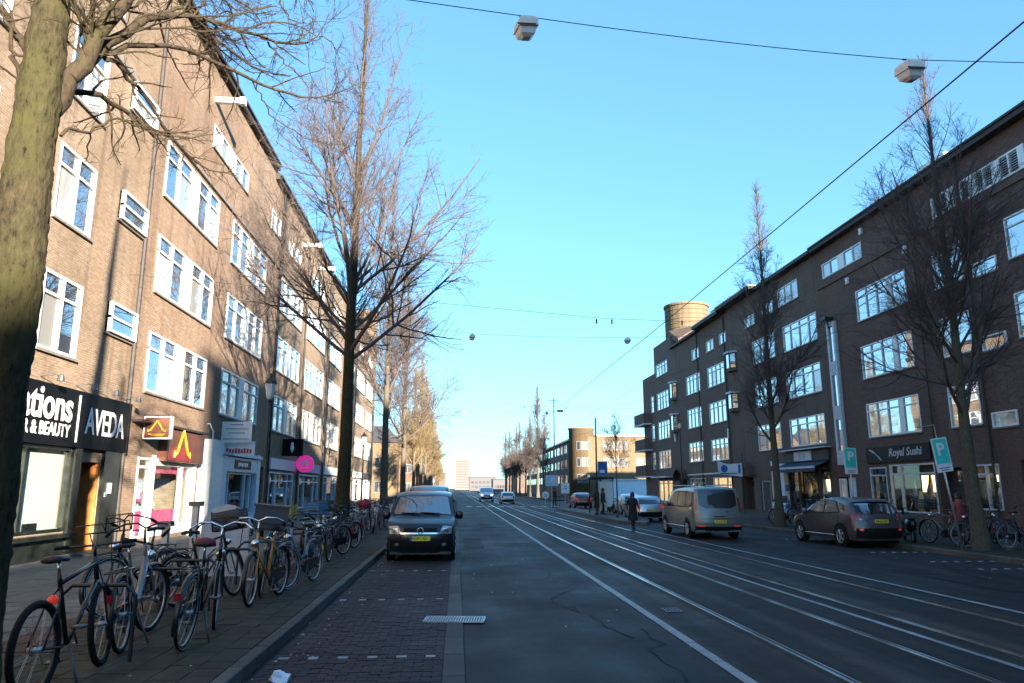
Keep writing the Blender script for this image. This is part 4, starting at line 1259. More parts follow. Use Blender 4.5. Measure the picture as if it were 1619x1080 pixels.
# the row goes on behind the viewer: plain blocks whose shade lies over the road
for (y0, y1, h, lab) in ((-36, -14, 17.6, 'dark brick row house behind the viewer beside the sushi block'), (-50, -36, 24.6, 'tall dark brick block behind the viewer with five storeys'), (-82, -50, 17.35, 'dark brick row house at the far end behind the viewer'), (-130, -82, 17.6, 'last dark brick row house behind the viewer')):
    o = empty('row_house'); tag(o, lab, 'building', 'dark brick blocks behind the viewer')
    wins = [(y, y + 3.5, z, z + 2) for y in range(int(y0) + 2, int(y1) - 3, 6) for z in (1, 4.85, 8.35, 11.9)]
    wall_mesh(RX, RN, y0, y1, 0, h, wins, 11).build('wall', 'brick_dark', o)
    for k in range(0, len(wins)):
        wn_ = wins[k]; w = MB(); xb(w, RX, RN, -.1, .02, *wn_); w.build('window', 'pane_right', o)
    eave(o, RX, RN, y0, y1, h, .4)
    settle(o, (RX, (y0 + y1) / 2, 0))
o = empty('unseen_shade_block'); tag(o, 'unseen brick row added across the courtyard to shade the yellow corner building', 'building')  # out of view, added to cast shade on the yellow building's lower storeys
m = MB(); m.box(50, 60, 20, 94, 0, 17.0); m.build('wall', 'brick_dark', o); settle(o, (55, 57, 0))

# pale corner building far along the street with its round corner tower
E_ = empty('yellow_corner_building'); tag(E_, 'sunlit yellow brick corner building with a round corner tower', 'building')
Y0 = 148
m = MB(); m.box(25.6, 46, Y0, Y0 + 12, 0, 12.3); m.build('wall', 'brick_yellow', E_)
m = MB(); m.box(24.4, 34.4, Y0 + 12.01, Y0 + 110, 0, 12.0); m.build('shaded_flank', 'brick_brown', E_)  # same building; darker brick puts the flank's shade into its colour
m = MB(); m.lathe([(2.6, 0), (2.6, 13.8), (2.75, 13.85), (2.75, 14.1)], (25.6, Y0 + 2.4, 0), 28); m.build('corner_tower', 'brick_yellow', E_, True)
m = MB(); m.box(28.2, 46.4, Y0 - .5, Y0 + 12, 12.3, 12.6); m.box(23.8, 34.4, Y0 + 5, Y0 + 110, 12.0, 12.3); m.build('roof_edge', 'white_dull', E_)
m = MB(); m.box(28.4, 45.8, Y0 - 3.2, Y0, 0, 3.4); m.build('shop_extension', 'pale_blue_paint', E_)
m = MB(); m.box(28.2, 46.0, Y0 - 3.4, Y0, 3.4, 3.7); m.build('extension_roof', 'white_dull', E_)
for z in (2.9, 6.2, 9.5):
    for x in (29.6, 31.4, 33.2, 36.4, 38.2, 41.5, 43.6):
        if z < 5 : continue
        w = MB(); w.box(x, x + 1.5, Y0 - .06, Y0 + .02, z, z + 1.8); f = w.build('window', 'frame_far', E_)
        for q in (0.12, .8):
            p = MB(); p.box(x + q, x + q + .58, Y0 - .08, Y0 - .065, z + .12, z + 1.68); p.build('pane', 'pane_far', f)
    for a in (-100, -78, -56):
        ca, sa = math.cos(R(a - 12)), math.sin(R(a - 12)); c = Vector((25.6 + 2.62 * ca, Y0 + 2.4 + 2.62 * sa, z + .9)); t = Vector((-sa, ca, 0))
        w = MB(); n_ = Vector((ca, sa, 0))
        M = Matrix((t, n_, Vector((0, 0, 1)))).transposed().to_4x4(); M.translation = c
        w.box(-.45, .45, -.08, .05, -.9, .9, 0, M); f = w.build('window', 'frame_far', E_)
        p = MB(); p.box(-.3, .3, .05, .07, -.75, .75, 0, M); p.build('pane', 'pane_far', f)
    for k in range(16):
        y = Y0 + 14 + k * 6
        w = MB(); xb(w, 24.4, -1, -.05, .06, y, y + 3.6, z, z + 1.9); f = w.build('window', 'white_dull', E_)
        for q in range(3):
            p = MB(); xb(p, 24.4, -1, .06, .08, y + .15 + q * 1.15, y + 1.15 + q * 1.15, z + .15, z + 1.75); p.build('pane', 'pane_right', f)
settle(E_, (30, Y0, 0))
plain('house_pale', (0.09, 0.085, 0.088), 0.8)
plain('tower_band', (0.10, 0.085, 0.082), 0.8)
for k, (x0, x1, y, h, mt, lab) in enumerate(((24, 60, 300, 12, 'brick_brown', 'brown terrace far beyond the yellow corner building'), (-30, -7, 420, 10, 'brick_far', 'tan terrace at the far end of the avenue'), (9.5, 30, 560, 10, 'house_pale', 'grey terrace near the vanishing point of the street'), (22, 34, 450, 7, 'house_pale', 'low grey house just before the end of the street'), (26, 50, 380, 12, 'brick_brown', 'brown flat-roofed house near the end of the street'))):
    o = empty('far_house'); tag(o, lab, 'house', 'houses at the end of the street')
    m = MB(); m.box(x0, x1, y, y + 20, 0, h); m.build('wall', mt, o)
    for i in range(6):
        for z in (2, 5.4, 8.3):
            if z + 1.8 > h: continue
            x = x0 + 1.5 + i * (x1 - x0 - 3) / 6
            w = MB(); w.box(x, x + 1.8, y - .08, y + .01, z, z + 1.7); w.build('window', 'pane_far', o)
    m = MB(); m.box(x0 - .4, x1 + .4, y - .4, y + 20, h, h + .4); m.build('roof', 'roof_felt', o)
    settle(o, ((x0 + x1) / 2, y, 0))
plain('tower_pink', (0.165, 0.125, 0.115), 0.8)
o = empty('apartment_tower'); tag(o, 'pale pink high-rise tower in the far distance above the road', 'tower')
m = MB(); m.box(-2, 15, 900, 916, 0, 36); m.build('wall', 'tower_pink', o)
m = MB(); m.box(1, 8, 902, 910, 36, 39); m.build('roof_house', 'tower_pink', o)
for k in range(11):
    m = MB(); m.box(-1.9, 14.9, 899.5, 900, 2.2 + k * 3.1, 3.7 + k * 3.1); m.build('balcony_band', 'tower_band', o)
settle(o, (6, 908, 0))
# ---------------------------------------------------------------- bare winter trees
def unit(v):
    return v / np.maximum(np.linalg.norm(v, axis=-1, keepdims=True), 1e-9)

def tubes(P, Rd, k):
    """P (N, n, 3) centre lines, Rd (N, n) radii -> verts, quads of k-sided tubes"""
    Nn, n, _ = P.shape
    T = np.empty_like(P)
    T[:, 1:-1] = P[:, 2:] - P[:, :-2]; T[:, 0] = P[:, 1] - P[:, 0]; T[:, -1] = P[:, -1] - P[:, -2]
    T = unit(T)
    ref = np.where(np.abs(T[:, :1, 2:3]) > 0.8, np.array([1.0, 0, 0]), np.array([0, 0, 1.0]))
    U = unit(np.cross(T, np.broadcast_to(ref, T.shape))); W = np.cross(T, U)
    a = np.arange(k) * 2 * np.pi / k
    V = P[:, :, None, :] + Rd[:, :, None, None] * (U[:, :, None, :] * np.cos(a)[None, None, :, None] + W[:, :, None, :] * np.sin(a)[None, None, :, None])
    idx = np.arange(Nn * n * k).reshape(Nn, n, k)
    nx = np.roll(idx, -1, axis=2)
    F = np.stack([idx[:, :-1], nx[:, :-1], nx[:, 1:], idx[:, 1:]], axis=-1)
    return V.reshape(-1, 3), F.reshape(-1, 4)

def grow(rng, P0, D0, Ln, n, up, wob, droop=0.0):
    """let N limbs grow n steps from P0 along D0; up bends them skywards, wob makes them crooked"""
    N = len(P0); P = np.empty((N, n + 1, 3)); P[:, 0] = P0; D = unit(D0)
    for i in range(n):
        D = unit(D + rng.normal(0, wob, (N, 3)) + np.array([0, 0, 1.0]) * (up - droop * i / n))
        P[:, i + 1] = P[:, i] + D * (Ln / n)[:, None]
    return P

def sprout(rng, P, Rd, count, t0, t1, ang, a_sd, ratio, l_par, taper=0.4):
    """pick count points along the limbs P and give each a start, direction, length and radius for a side limb"""
    N, n, _ = P.shape
    w = l_par / l_par.sum()
    pi = rng.choice(N, count, p=w)
    t = rng.uniform(t0, t1, count) * (n - 1)
    i = np.minimum(t.astype(int), n - 2); fr = t - i
    a, b = P[pi, i], P[pi, i + 1]
    P0 = a + (b - a) * fr[:, None]
    T = unit(b - a)
    Q = unit(np.cross(T, rng.normal(size=(count, 3))))
    an = np.radians(rng.normal(ang, a_sd, count))[:, None]
    D = T * np.cos(an) + Q * np.sin(an)
    tt = t / (n - 1)
    Ln = l_par[pi] * ratio * (1.15 - 0.75 * tt) * rng.uniform(0.6, 1.25, count)
    R0 = (Rd[pi, i] * (1 - fr) + Rd[pi, i + 1] * fr) * rng.uniform(0.45, 0.7, count)
    return P0, D, Ln, R0

def taper(R0, n, end):
    return R0[:, None] * np.linspace(1, end, n + 1)[None, :]

def tree_meshes(seed, H, r0, c0, spread, counts=(34, 330, 2300, 6500), upb=0.10, ang=52, twig_r=0.006, lean=(0, 0), c1=0.96):
    rng = np.random.default_rng(seed)
    n = 14
    z = np.linspace(0, 1, n + 1)
    TP = np.zeros((1, n + 1, 3))
    TP[0, :, 2] = z * H
    TP[0, :, 0] = np.cumsum(rng.normal(0, 0.012 * H / 14, n + 1)) + lean[0] * z; TP[0, :, 1] = np.cumsum(rng.normal(0, 0.012 * H / 14, n + 1)) + lean[1] * z
    TP[0, 0, :2] = 0
    TR = (r0 * (1 - 0.93 * z ** 0.9) + r0 * 0.45 * np.exp(-z * H / 0.35))[None, :]
    tv, tf = tubes(TP, TR, 10)
    VV, FF, off = [], [], 0
    def push(P, Rd, k):
        nonlocal off
        v, f = tubes(P, Rd, k); VV.append(v); FF.append(f + off); off += len(v)
    # main limbs, longest low in the crown
    c = counts[0]
    t = np.sort(rng.uniform(c0, c1, c)); i = np.minimum((t * n).astype(int), n - 1); fr = t * n - i
    P0 = TP[0, i] + (TP[0, i + 1] - TP[0, i]) * fr[:, None]
    az = np.arange(c) * 2.4 + rng.normal(0, 0.4, c)
    an = np.radians(ang - 30 * ((t - c0) / (1 - c0)) ** .7 + rng.normal(0, 7, c))
    D = np.stack([np.sin(an) * np.cos(az), np.sin(an) * np.sin(az), np.cos(an)], 1)
    rel = (t - c0) / (1 - c0)
    Ln = spread * (0.55 + 0.9 * np.sin(np.pi * np.clip(rel * 0.8 + 0.22, 0, 1))) * rng.uniform(0.75, 1.15, c) * (1 - 0.74 * rel ** 0.75)
    R0 = (TR[0, i] * rng.uniform(0.30, 0.45, c)) * (0.75 + 0.25 * (1 - rel))
    L1 = grow(rng, P0, D, Ln, 8, upb, 0.06); Q1 = taper(R0, 8, 0.25); push(L1, Q1, 6)
    a, b, l2, r2 = sprout(rng, L1, Q1, counts[1], 0.15, 0.97, 42, 10, 0.48, Ln)
    L2 = grow(rng, a, b, l2, 5, 0.07, 0.11); Q2 = taper(np.maximum(r2, twig_r * 1.6), 5, 0.35); push(L2, Q2, 4)
    a, b, l3, r3 = sprout(rng, np.concatenate([L2]), Q2, counts[2], 0.1, 1.0, 40, 12, 0.55, l2)
    L3 = grow(rng, a, b, np.clip(l3, 0.25, 2.0), 4, 0.05, 0.13); Q3 = taper(np.maximum(r3 * 0.9, twig_r), 4, 0.6); push(L3, Q3, 3)
    a, b, l4, r4 = sprout(rng, L3, Q3, counts[3], 0.1, 1.0, 38, 14, 0.6, np.clip(l3, 0.25, 2.0))
    L4 = grow(rng, a, b, np.clip(l4, 0.18, 0.9), 2, 0.06, 0.16); Q4 = taper(np.full(counts[3], twig_r * 0.8), 2, 0.7); push(L4, Q4, 3)
    # leader twigs near the top of the trunk
    a, b, lt, rt = sprout(rng, TP, TR, counts[3] // 14, max(c0, 0.4), 1.0, 35, 10, 0.07, np.array([H]))
    LT = grow(rng, a, b, np.clip(lt, 0.4, 1.5), 3, 0.12, 0.1); push(LT, taper(np.full(len(a), twig_r * 1.4), 3, 0.5), 3)
    return np_mesh('trunk', tv, tf), np_mesh('branches', np.concatenate(VV), np.concatenate(FF))

VAR = {}
VAR['near'] = tree_meshes(11, 23.5, 0.27, 0.26, 6.4, (36, 400, 2900, 8000), 0.085, 52, 0.005)
VAR['mid'] = tree_meshes(12, 21.0, 0.26, 0.25, 5.0, (34, 360, 2400, 6500), 0.10, 52, 0.008)
VAR['mid2'] = tree_meshes(13, 19.0, 0.24, 0.24, 5.4, (34, 360, 2400, 6500), 0.10, 54, 0.008)
VAR['far'] = tree_meshes(14, 19.0, 0.26, 0.18, 4.3, (40, 420, 2400, 5200), 0.13, 46, 0.013)
VAR['far2'] = tree_meshes(24, 16.5, 0.24, 0.2, 4.0, (34, 380, 2200, 4800), 0.11, 52, 0.013)
VAR['right'] = tree_meshes(15, 15.8, 0.20, 0.22, 4.5, (34, 370, 2500, 6800), 0.13, 52, 0.005)
VAR['slim'] = tree_meshes(16, 17.2, 0.20, 0.22, 3.5, (36, 360, 2200, 5600), 0.16, 48, 0.0055)
VAR['young'] = tree_meshes(17, 6.2, 0.06, 0.35, 1.6, (18, 110, 500, 1100), 0.08, 50, 0.006)
def tree(var, x, y, rz, s, label, bark='bark_grey', twig='twig', group=None, z=0.12, name='street_tree'):
    root = empty(name, (x, y, z), rz)
    tag(root, label, 'tree', group)
    a, b = VAR[var]
    inst('trunk', a, root, bark); inst('crown', b, root, twig)
    root.scale = (s, s, s)
    return root
GL = 'trees along the sunlit pavement'
tree('near', -4.05, 26.8, 0.6, 1.0, 'tall bare tree with a mossy trunk behind the parked black van', 'bark_green', 'twig', GL)
tree('mid', -4.25, 44.5, 2.0, 1.0, 'second bare tree of the avenue behind the parked van, dark straight trunk', 'bark_grey', 'twig', GL)
tree('mid2', -4.2, 58.5, 4.0, 1.05, 'third bare tree of the avenue, slim dark trunk beside the gabled house', 'bark_grey', 'twig', GL)
lab = ['fourth', 'fifth', 'sixth', 'seventh', 'eighth', 'ninth', 'tenth', 'eleventh', 'twelfth', 'thirteenth']
for k in range(10):
    y = 76 + k * (14 if k < 5 else 22)
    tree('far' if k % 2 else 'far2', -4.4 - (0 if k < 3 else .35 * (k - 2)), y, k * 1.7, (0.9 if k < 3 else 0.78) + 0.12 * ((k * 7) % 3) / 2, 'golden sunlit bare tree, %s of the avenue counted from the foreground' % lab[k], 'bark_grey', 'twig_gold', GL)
GR = 'trees along the shaded pavement'
tree('right', 15.3, 20.9, 1.0, 1.0, 'dark bare tree beside the tilted parking sign and parked bicycles', 'bark_grey', 'twig', GR)
tree('slim', 15.2, 34.2, 3.1, 1.0, 'slim bare tree between the grey van and the grey hatchback', 'bark_grey', 'twig', GR)
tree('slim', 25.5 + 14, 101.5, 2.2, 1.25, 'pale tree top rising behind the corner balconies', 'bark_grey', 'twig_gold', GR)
lab = ['first', 'second', 'third', 'fourth', 'fifth', 'sixth', 'seventh', 'eighth', 'ninth']
for k in range(9):
    y = 128 + k * 13 + (k % 2) * 3
    tree('far' if k % 3 else 'slim', 15.3 + (k % 2) * .5, y, k * 2.1, 0.85 + (.3 if k == 1 else 0.02 * k), 'dark bare tree beyond the crossing in front of the brown terrace, %s in its row' % lab[k], 'bark_grey', 'twig', 'trees in front of the far terrace')
tree('young', 9.75, 44.6, 0.5, 1.0, 'thin young bare tree standing at the tram stop platform', 'bark_grey', 'twig', z=.15)

# the foreground tree: mossy trunk with long arching limbs
def fore_tree():
    root = empty('street_tree', (-3.66, 6.2, .12)); tag(root, 'thick moss-green tree trunk in the foreground with long arching twigs', 'tree', GL)
    rng = np.random.default_rng(5)
    O = np.array([-3.66, 6.2, .12])
    tp = np.array([(-3.66, 6.2, .1), (-3.66, 6.2, .35), (-3.65, 6.2, 1.0), (-3.66, 6.2, 1.8), (-3.69, 6.2, 2.9), (-3.72, 6.2, 3.7), (-3.74, 6.2, 4.3), (-3.71, 6.2, 5.2), (-3.71, 6.2, 5.9), (-3.75, 6.3, 7.2), (-3.7, 6.4, 9.0), (-3.75, 6.5, 11.5), (-3.7, 6.6, 15.0)])
    tr = np.array([.28, .20, .165, .16, .172, .19, .195, .178, .165, .14, .11, .08, .02])
    tp[:, 0] -= np.where(tp[:, 2] > 4.8, .04, 0); tr = tr * .96
    bp = np.linspace(0, len(tp) - 1, 46); P = np.stack([np.interp(bp, range(len(tp)), tp[:, i]) for i in range(3)], 1); Rr = np.interp(bp, range(len(tp)), tr)
    NS = 56; bp2 = np.linspace(0, len(tp) - 1, 330); P = np.stack([np.interp(bp2, bp, P[:, i]) for i in range(3)], 1); Rr = np.interp(bp2, bp, Rr)
    v, f = tubes((P - O)[None], Rr[None], NS)
    ax = np.repeat(P - O, NS, axis=0); d = v - ax; zz = v[:, 2]; th = np.tile(np.arange(NS), len(P)) / NS
    def vnoise(fz, ft, seed):
        g = np.random.default_rng(seed).random((int(16 * fz) + 3, ft)); a_ = np.clip(zz, 0, 15.4) * fz; b_ = th * ft
        i, j = a_.astype(int), b_.astype(int) % ft; u, w = a_ - i, b_ - b_.astype(int)
        u, w = u * u * (3 - 2 * u), w * w * (3 - 2 * w); j2 = (j + 1) % ft
        return (g[i, j] * (1 - w) + g[i, j2] * w) * (1 - u) + (g[i + 1, j] * (1 - w) + g[i + 1, j2] * w) * u
    wob = 1 + .10 * (vnoise(1.5, 4, 1) - .5) + .08 * (vnoise(4, 9, 2) - .5) + .11 * (np.abs(vnoise(7, 22, 3) - .5) * 2 - .5) + .08 * (vnoise(18, 40, 4) - .5)
    me = np_mesh('trunk', ax + d * wob[:, None], f)
    inst('trunk', me, root, 'bark_green')
    VV, FF, off = [], [], 0
    def push(P, Rd, k):
        nonlocal off
        v, f = tubes(P - O, Rd, k); VV.append(v); FF.append(f + off); off += len(v)
    # limbs as splines through points of the crown (x, y, z, radius)
    limbs = [
        [(-3.76, 6.3, 4.95, 0.08), (-3.60, 6.32, 5.5, 0.085), (-3.44, 6.4, 6.01, 0.078), (-3.33, 6.5, 6.42, 0.07), (-3.29, 6.7, 6.96, 0.075), (-3.36, 7.0, 7.73, 0.055), (-3.47, 7.3, 8.72, 0.03)],
        [(-3.56, 6.3, 5.55, 0.06), (-3.49, 6.5, 5.97, 0.055), (-3.34, 6.8, 6.42, 0.048), (-3.19, 7.2, 6.91, 0.036), (-3.11, 7.5, 7.15, 0.028), (-2.87, 7.8, 7.21, 0.024), (-2.52, 8.1, 7.25, 0.02), (-2.24, 8.3, 7.3, 0.016), (-1.95, 8.5, 7.43, 0.012), (-1.79, 8.6, 7.67, 0.008), (-1.77, 8.7, 8.05, 0.005)],
        [(-3.48, 6.5, 5.94, 0.03), (-3.37, 6.9, 6.28, 0.027), (-3.2, 7.3, 6.62, 0.025), (-2.93, 7.8, 6.77, 0.022), (-2.51, 8.2, 6.73, 0.019), (-2.34, 8.4, 6.71, 0.016), (-2.04, 8.6, 6.74, 0.013), (-1.66, 8.8, 6.91, 0.008), (-1.42, 8.9, 7.14, 0.004)],
        [(-3.26, 7.2, 6.88, 0.022), (-3.12, 7.5, 7.21, 0.02), (-2.96, 7.8, 7.12, 0.018), (-2.59, 8.2, 6.92, 0.013), (-2.4, 8.4, 6.96, 0.01), (-2.2, 8.6, 7.04, 0.006)],
        [(-2.47, 8.2, 7.3, 0.012), (-2.36, 8.3, 7.25, 0.011), (-2.25, 8.4, 7.16, 0.009), (-2.12, 8.5, 7.04, 0.007), (-2.0, 8.6, 6.96, 0.005), (-1.9, 8.6, 6.87, 0.004)],
        [(-1.86, 8.6, 7.62, 0.008), (-1.7, 8.65, 7.6, 0.007), (-1.64, 8.7, 7.43, 0.006), (-1.63, 8.75, 7.08, 0.005), (-1.65, 8.8, 6.79, 0.004)],
        [(-2.53, 8.2, 6.72, 0.009), (-2.45, 8.4, 6.57, 0.008), (-2.38, 8.6, 6.5, 0.007), (-2.18, 8.8, 6.39, 0.006), (-1.86, 9, 6.32, 0.005), (-1.56, 9.2, 6.43, 0.003)],
        [(-3.67, 6.3, 5.23, 0.035), (-3.62, 6.5, 5.51, 0.03), (-3.6, 6.8, 5.74, 0.027), (-3.49, 7.2, 5.74, 0.022), (-3.34, 7.6, 5.75, 0.018), (-3.17, 8.0, 5.7, 0.013), (-3.03, 8.2, 5.58, 0.01), (-2.88, 8.3, 5.58, 0.007), (-2.65, 8.4, 5.6, 0.004)],
        [(-3.49, 6.5, 6.01, 0.028), (-3.46, 6.7, 6.04, 0.025), (-3.36, 7.0, 5.98, 0.02), (-3.27, 7.4, 5.84, 0.015), (-3.23, 7.6, 5.72, 0.011), (-3.14, 7.8, 5.66, 0.006)],
        [(-3.82, 6.25, 5.6, 0.05), (-4.06, 6.3, 5.94, 0.04), (-4.3, 6.4, 6.26, 0.03), (-4.6, 6.5, 6.59, 0.02)],
        [(-3.84, 6.25, 5.29, 0.03), (-3.95, 6.2, 5.5, 0.025), (-3.99, 6.1, 5.75, 0.018), (-4.05, 6.1, 6.06, 0.012)],
        [(-3.3, 6.6, 6.6, 0.05), (-3.25, 7.2, 7.51, 0.04), (-2.96, 7.8, 8.18, 0.03), (-2.55, 8.4, 8.61, 0.02), (-2.07, 8.8, 8.58, 0.012), (-1.68, 9.0, 8.56, 0.007)],
        [(-2.47, 8.4, 8.58, 0.014), (-2.38, 8.5, 8.05, 0.012), (-2.27, 8.6, 7.9, 0.009), (-2.09, 8.7, 7.84, 0.006), (-1.79, 8.8, 7.98, 0.003)],
        [(-3.03, 7.8, 8.18, 0.016), (-2.91, 7.9, 7.67, 0.013), (-2.67, 8.0, 7.5, 0.01), (-2.41, 8.1, 7.57, 0.006)],
        [(-3.58, 6.3, 4.99, 0.015), (-3.56, 6.6, 5.21, 0.013), (-3.43, 7, 5.53, 0.011), (-3.31, 7.3, 5.62, 0.008), (-3.27, 7.6, 5.71, 0.005)],
    ]
    Ps, Qs, Ls = [], [], []
    for q in limbs:
        q = np.array(q); n = 16; u = np.linspace(0, len(q) - 1, n + 1)
        s = np.stack([np.interp(u, range(len(q)), q[:, i]) for i in range(4)], 1)
        for _ in range(2): s[1:-1] = (s[:-2] + 2 * s[1:-1] + s[2:]) / 4
        s[1:-1, :3] += rng.normal(0, .018, (n - 1, 3))
        Ps.append(s[:, :3]); Qs.append(s[:, 3]); Ls.append(np.linalg.norm(np.diff(s[:, :3], axis=0), axis=1).sum())
    L1, Q1, Ln = np.stack(Ps), np.stack(Qs), np.array(Ls)
    push(L1, Q1, 10)
    a, b, l2, r2 = sprout(rng, L1, Q1, 230, .2, 1.0, 45, 12, .30, Ln)
    b[:, 2] -= .15
    L2 = grow(rng, a, b, np.clip(l2, .3, 1.3), 8, .02, .15); Q2 = taper(np.clip(r2, .0045, .013), 8, .45); push(L2, Q2, 5)
    a, b, l3, r3 = sprout(rng, L2, Q2, 1300, .1, 1.0, 42, 14, .5, np.clip(l2, .3, 1.3))
    L3 = grow(rng, a, b, np.clip(l3, .12, .6), 5, .03, .17); Q3 = taper(np.clip(r3, .0024, .004), 5, .5); push(L3, Q3, 4)
    a, b, l4, r4 = sprout(rng, L3, Q3, 3200, .1, 1.0, 42, 14, .55, np.clip(l3, .12, .6))
    L4 = grow(rng, a, b, np.clip(l4, .06, .25), 3, .06, .18); push(L4, taper(np.full(len(a), .0022), 3, .6), 3)
    inst('crown', np_mesh('branches', np.concatenate(VV), np.concatenate(FF)), root, 'bark_limb')
fore_tree()
# ---------------------------------------------------------------- overhead lamps and wires
def hang_lamp(x, y, z, label):
    o = empty('street_lamp', (x, y, z)); tag(o, label, 'street lamp', 'lamps hung over the road')
    m = MB(); m.lathe([(.05, .40), (.16, .38), (.235, .30), (.25, .16), (.255, .12)][::-1], (0, 0, 0), 4)
    ho = m.build('housing', 'lamp_housing', o); ho.rotation_euler = (0, 0, R(45 + 8)); ho.scale = (1.0, 1.25, 1)
    m = MB(); m.lathe([(.10, -.09), (.19, -.03), (.235, .12)], (0, 0, 0), 4); g = m.build('diffuser', 'lamp_glass', o); g.rotation_euler = (0, 0, R(45 + 8)); g.scale = (.95, 1.2, 1)
    m = MB(); m.tube([(-.14, 0, .44), (.14, 0, .44)], .02, 6); m.tube([(0, 0, .38), (0, 0, .46)], .02, 6); m.build('clamp', 'grey_iron', o)
    m = MB(); m.box(-.2, .2, -.235, -.225, .10, .13); m.build('trim_strip', 'black_iron', o)
    o.scale = (.66, .66, .66)
    return o
def wire(name, pts, r, label, group='overhead wires', n=5, sag=0.0):
    P = []
    for (a, b) in zip(pts[:-1], pts[1:]):
        for i in range(12):
            t = i / 12; p = Vector(a).lerp(Vector(b), t); p.z -= sag * 4 * t * (1 - t); P.append(p)
    P.append(Vector(pts[-1]))
    m = MB(); m.tube(P, r, n)
    return tag(m.build(name, 'black_iron'), label, 'wire', group)
for k, (y, z, xs) in enumerate(((9.05, 7.85, (0.87, 6.6)), (29.6, 7.9, (0.55, 7.15)), (60.0, 7.9, (.5, 7.4)), (95, 7.9, (.5, 7.4)))):
    nm = ('nearest', 'second', 'third', 'farthest')[k]
    wire('span_wire', [(-10.2, y - .5, z + 1.5), (xs[0], y, z + .29 + (.24 if k == 0 else 0)), (xs[1], y + .25, z + .29), (24.4, y + .8, z + 1.2)], .0065, 'thin span wire carrying the %s pair of road lamps' % nm, sag=.05)
    for j, x in enumerate(xs):
        lo = hang_lamp(x, y + .25 * j, z + (.24 if k == 0 and j == 0 else 0), '%s lamp hung over the road on the %s span wire' % (('pale box', 'tilted pale box')[j], nm))
        if k: lo.scale = (.52, .52, .52); lo.location.z += .06
for j, (y, z) in enumerate(((22.5, 7.4), (48, 7.4), (78, 7.4))):
    wire('span_wire', [(-10.2, y, z + 1.0), (4.7, y, z - .15), (7.2, y, z - .2), (24.4, y + .5, z + 1.0)], .006, 'thin cross wire holding the tram lines, %s along the street' % ('first', 'second', 'third')[j])
    for x, side in ((4.4, 'left'), (4.9, 'middle'), (7.2, 'right')):
        m = MB(); m.lathe([(.015, -.08), (.03, -.04), (.018, 0), (.03, .04), (.015, .08)], (x, y, z - .25), 8); tag(m.build('insulator', 'black_iron'), 'small black insulator on the %s cross wire, %s one of its three' % (('first', 'second', 'third')[j], side), 'insulator', 'wire insulators over the tram line')
wire('tram_wire', [(6.6, 2.0, 7.5), (6.6, 7.2, 7.3), (6.6, 22.4, 7.14), (6.6, 45, 7.06), (6.6, 200, 7.0), (6.6, 400, 7.0)], .0115, 'thick black tram wire running diagonally across the right of the sky')
wire('tram_wire', [(12.6, 12.0, 7.05), (11.6, 48, 6.6), (9.8, 100, 6.6), (8, 300, 6.6)], .010, 'lower black feed wire crossing in front of the shaded row')
wire('tram_wire', [(24.2, 24, 15.0), (24.1, 44.8, 12.8)], .03, 'short heavy cable clamped to the white stair window')
m = MB(); m.tube([(24.25, 45.05, 12.2), (24.1, 45.05, 13.0)], .07, 8); m.box(23.9, 24.45, 44.8, 45.3, 12.75, 12.95); tag(m.build('wire_anchor', 'black_iron'), 'black wire anchor above the white stair window', 'anchor')
wire('tram_wire', [(24.1, 45, 12.9), (15, 60, 10.2), (9.8, 80, 7.2)], .008, 'thin wire from the white stair window towards the tram line')

# ---------------------------------------------------------------- posts, signs, lanterns
def lantern(x, y, label):
    o = empty('lamp_post', (x, y, .13)); tag(o, label, 'lamp post', 'black lantern posts')
    m = MB(); m.lathe([(.11, 0), (.1, .5), (.06, .6), (.05, 3.6), (.035, 5.0)], (0, 0, 0), 12); m.build('post', 'black_iron', o, True)
    m = MB(); m.lathe([(.06, 5.0), (.12, 5.1), (.2, 5.55), (.21, 5.6)], (0, 0, 0), 6); m.build('lantern_glass', 'lamp_glass', o)
    m = MB(); m.lathe([(.25, 5.6), (.2, 5.72), (.07, 5.85), (.02, 6.0)], (0, 0, 0), 6); m.build('lantern_cap', 'black_iron', o)
    m = MB(); m.lathe([(.05, 4.9), (.09, 4.97), (.08, 5.02)], (0, 0, 0), 10); m.build('collar', 'black_iron', o)
lantern(-7.0, 27.6, 'black lantern post in front of the pale blue shop')
lantern(-7.1, 56.5, 'farther black lantern post between the avenue trunks')
def p_sign(x, y, lean, label, z0=.13, H=3.3, sub=False):
    o = empty('parking_sign', (x, y, z0)); tag(o, label, 'road sign', 'parking signs')
    m = MB(); m.tube([(0, 0, 0), (0, 0, H)], .03, 10); m.build('post', 'galvanised', o, True)
    m = MB(); m.box(-.26, .26, -.055, -.035, H - 1.0, H - .02); m.build('board', 'sign_white', o)
    m = MB(); m.box(-.225, .225, -.062, -.0555, H - .76, H - .05); b = m.build('panel', 'sign_teal', o)
    text('P', (0 if not sub else -.02, -.066, H - .36), '-Y', .5, 'sign_white', b, bold=.012)
    m = MB(); m.box(-.17, .17, -.062, -.0556, H - .9, H - .87); m.box(-.12, .12, -.062, -.0556, H - .96, H - .93); m.build('lettering', 'letter_grey', o)
    o.rotation_euler = (0, R(lean), R(6))
    return o
o = p_sign(14.35, 20.4, -7.5, 'tilted turquoise parking sign with a bent bracket on top', H=3.25, sub=True)
m = MB(); m.tube([(0, 0, 3.2), (0, 0, 3.62), (-.55, 0, 3.6)], .014, 6); m.build('bracket', 'galvanised', o)
p_sign(14.9, 27.0, 0, 'upright turquoise parking sign near the white stair window', H=3.3)
o = empty('stop_pole', (9.25, 48.5, .15)); tag(o, 'tall black tram stop pole with a blue board', 'pole')
m = MB(); m.tube([(0, 0, 0), (0, 0, 6.4)], [.07, .045], 10); m.build('post', 'black_iron', o)
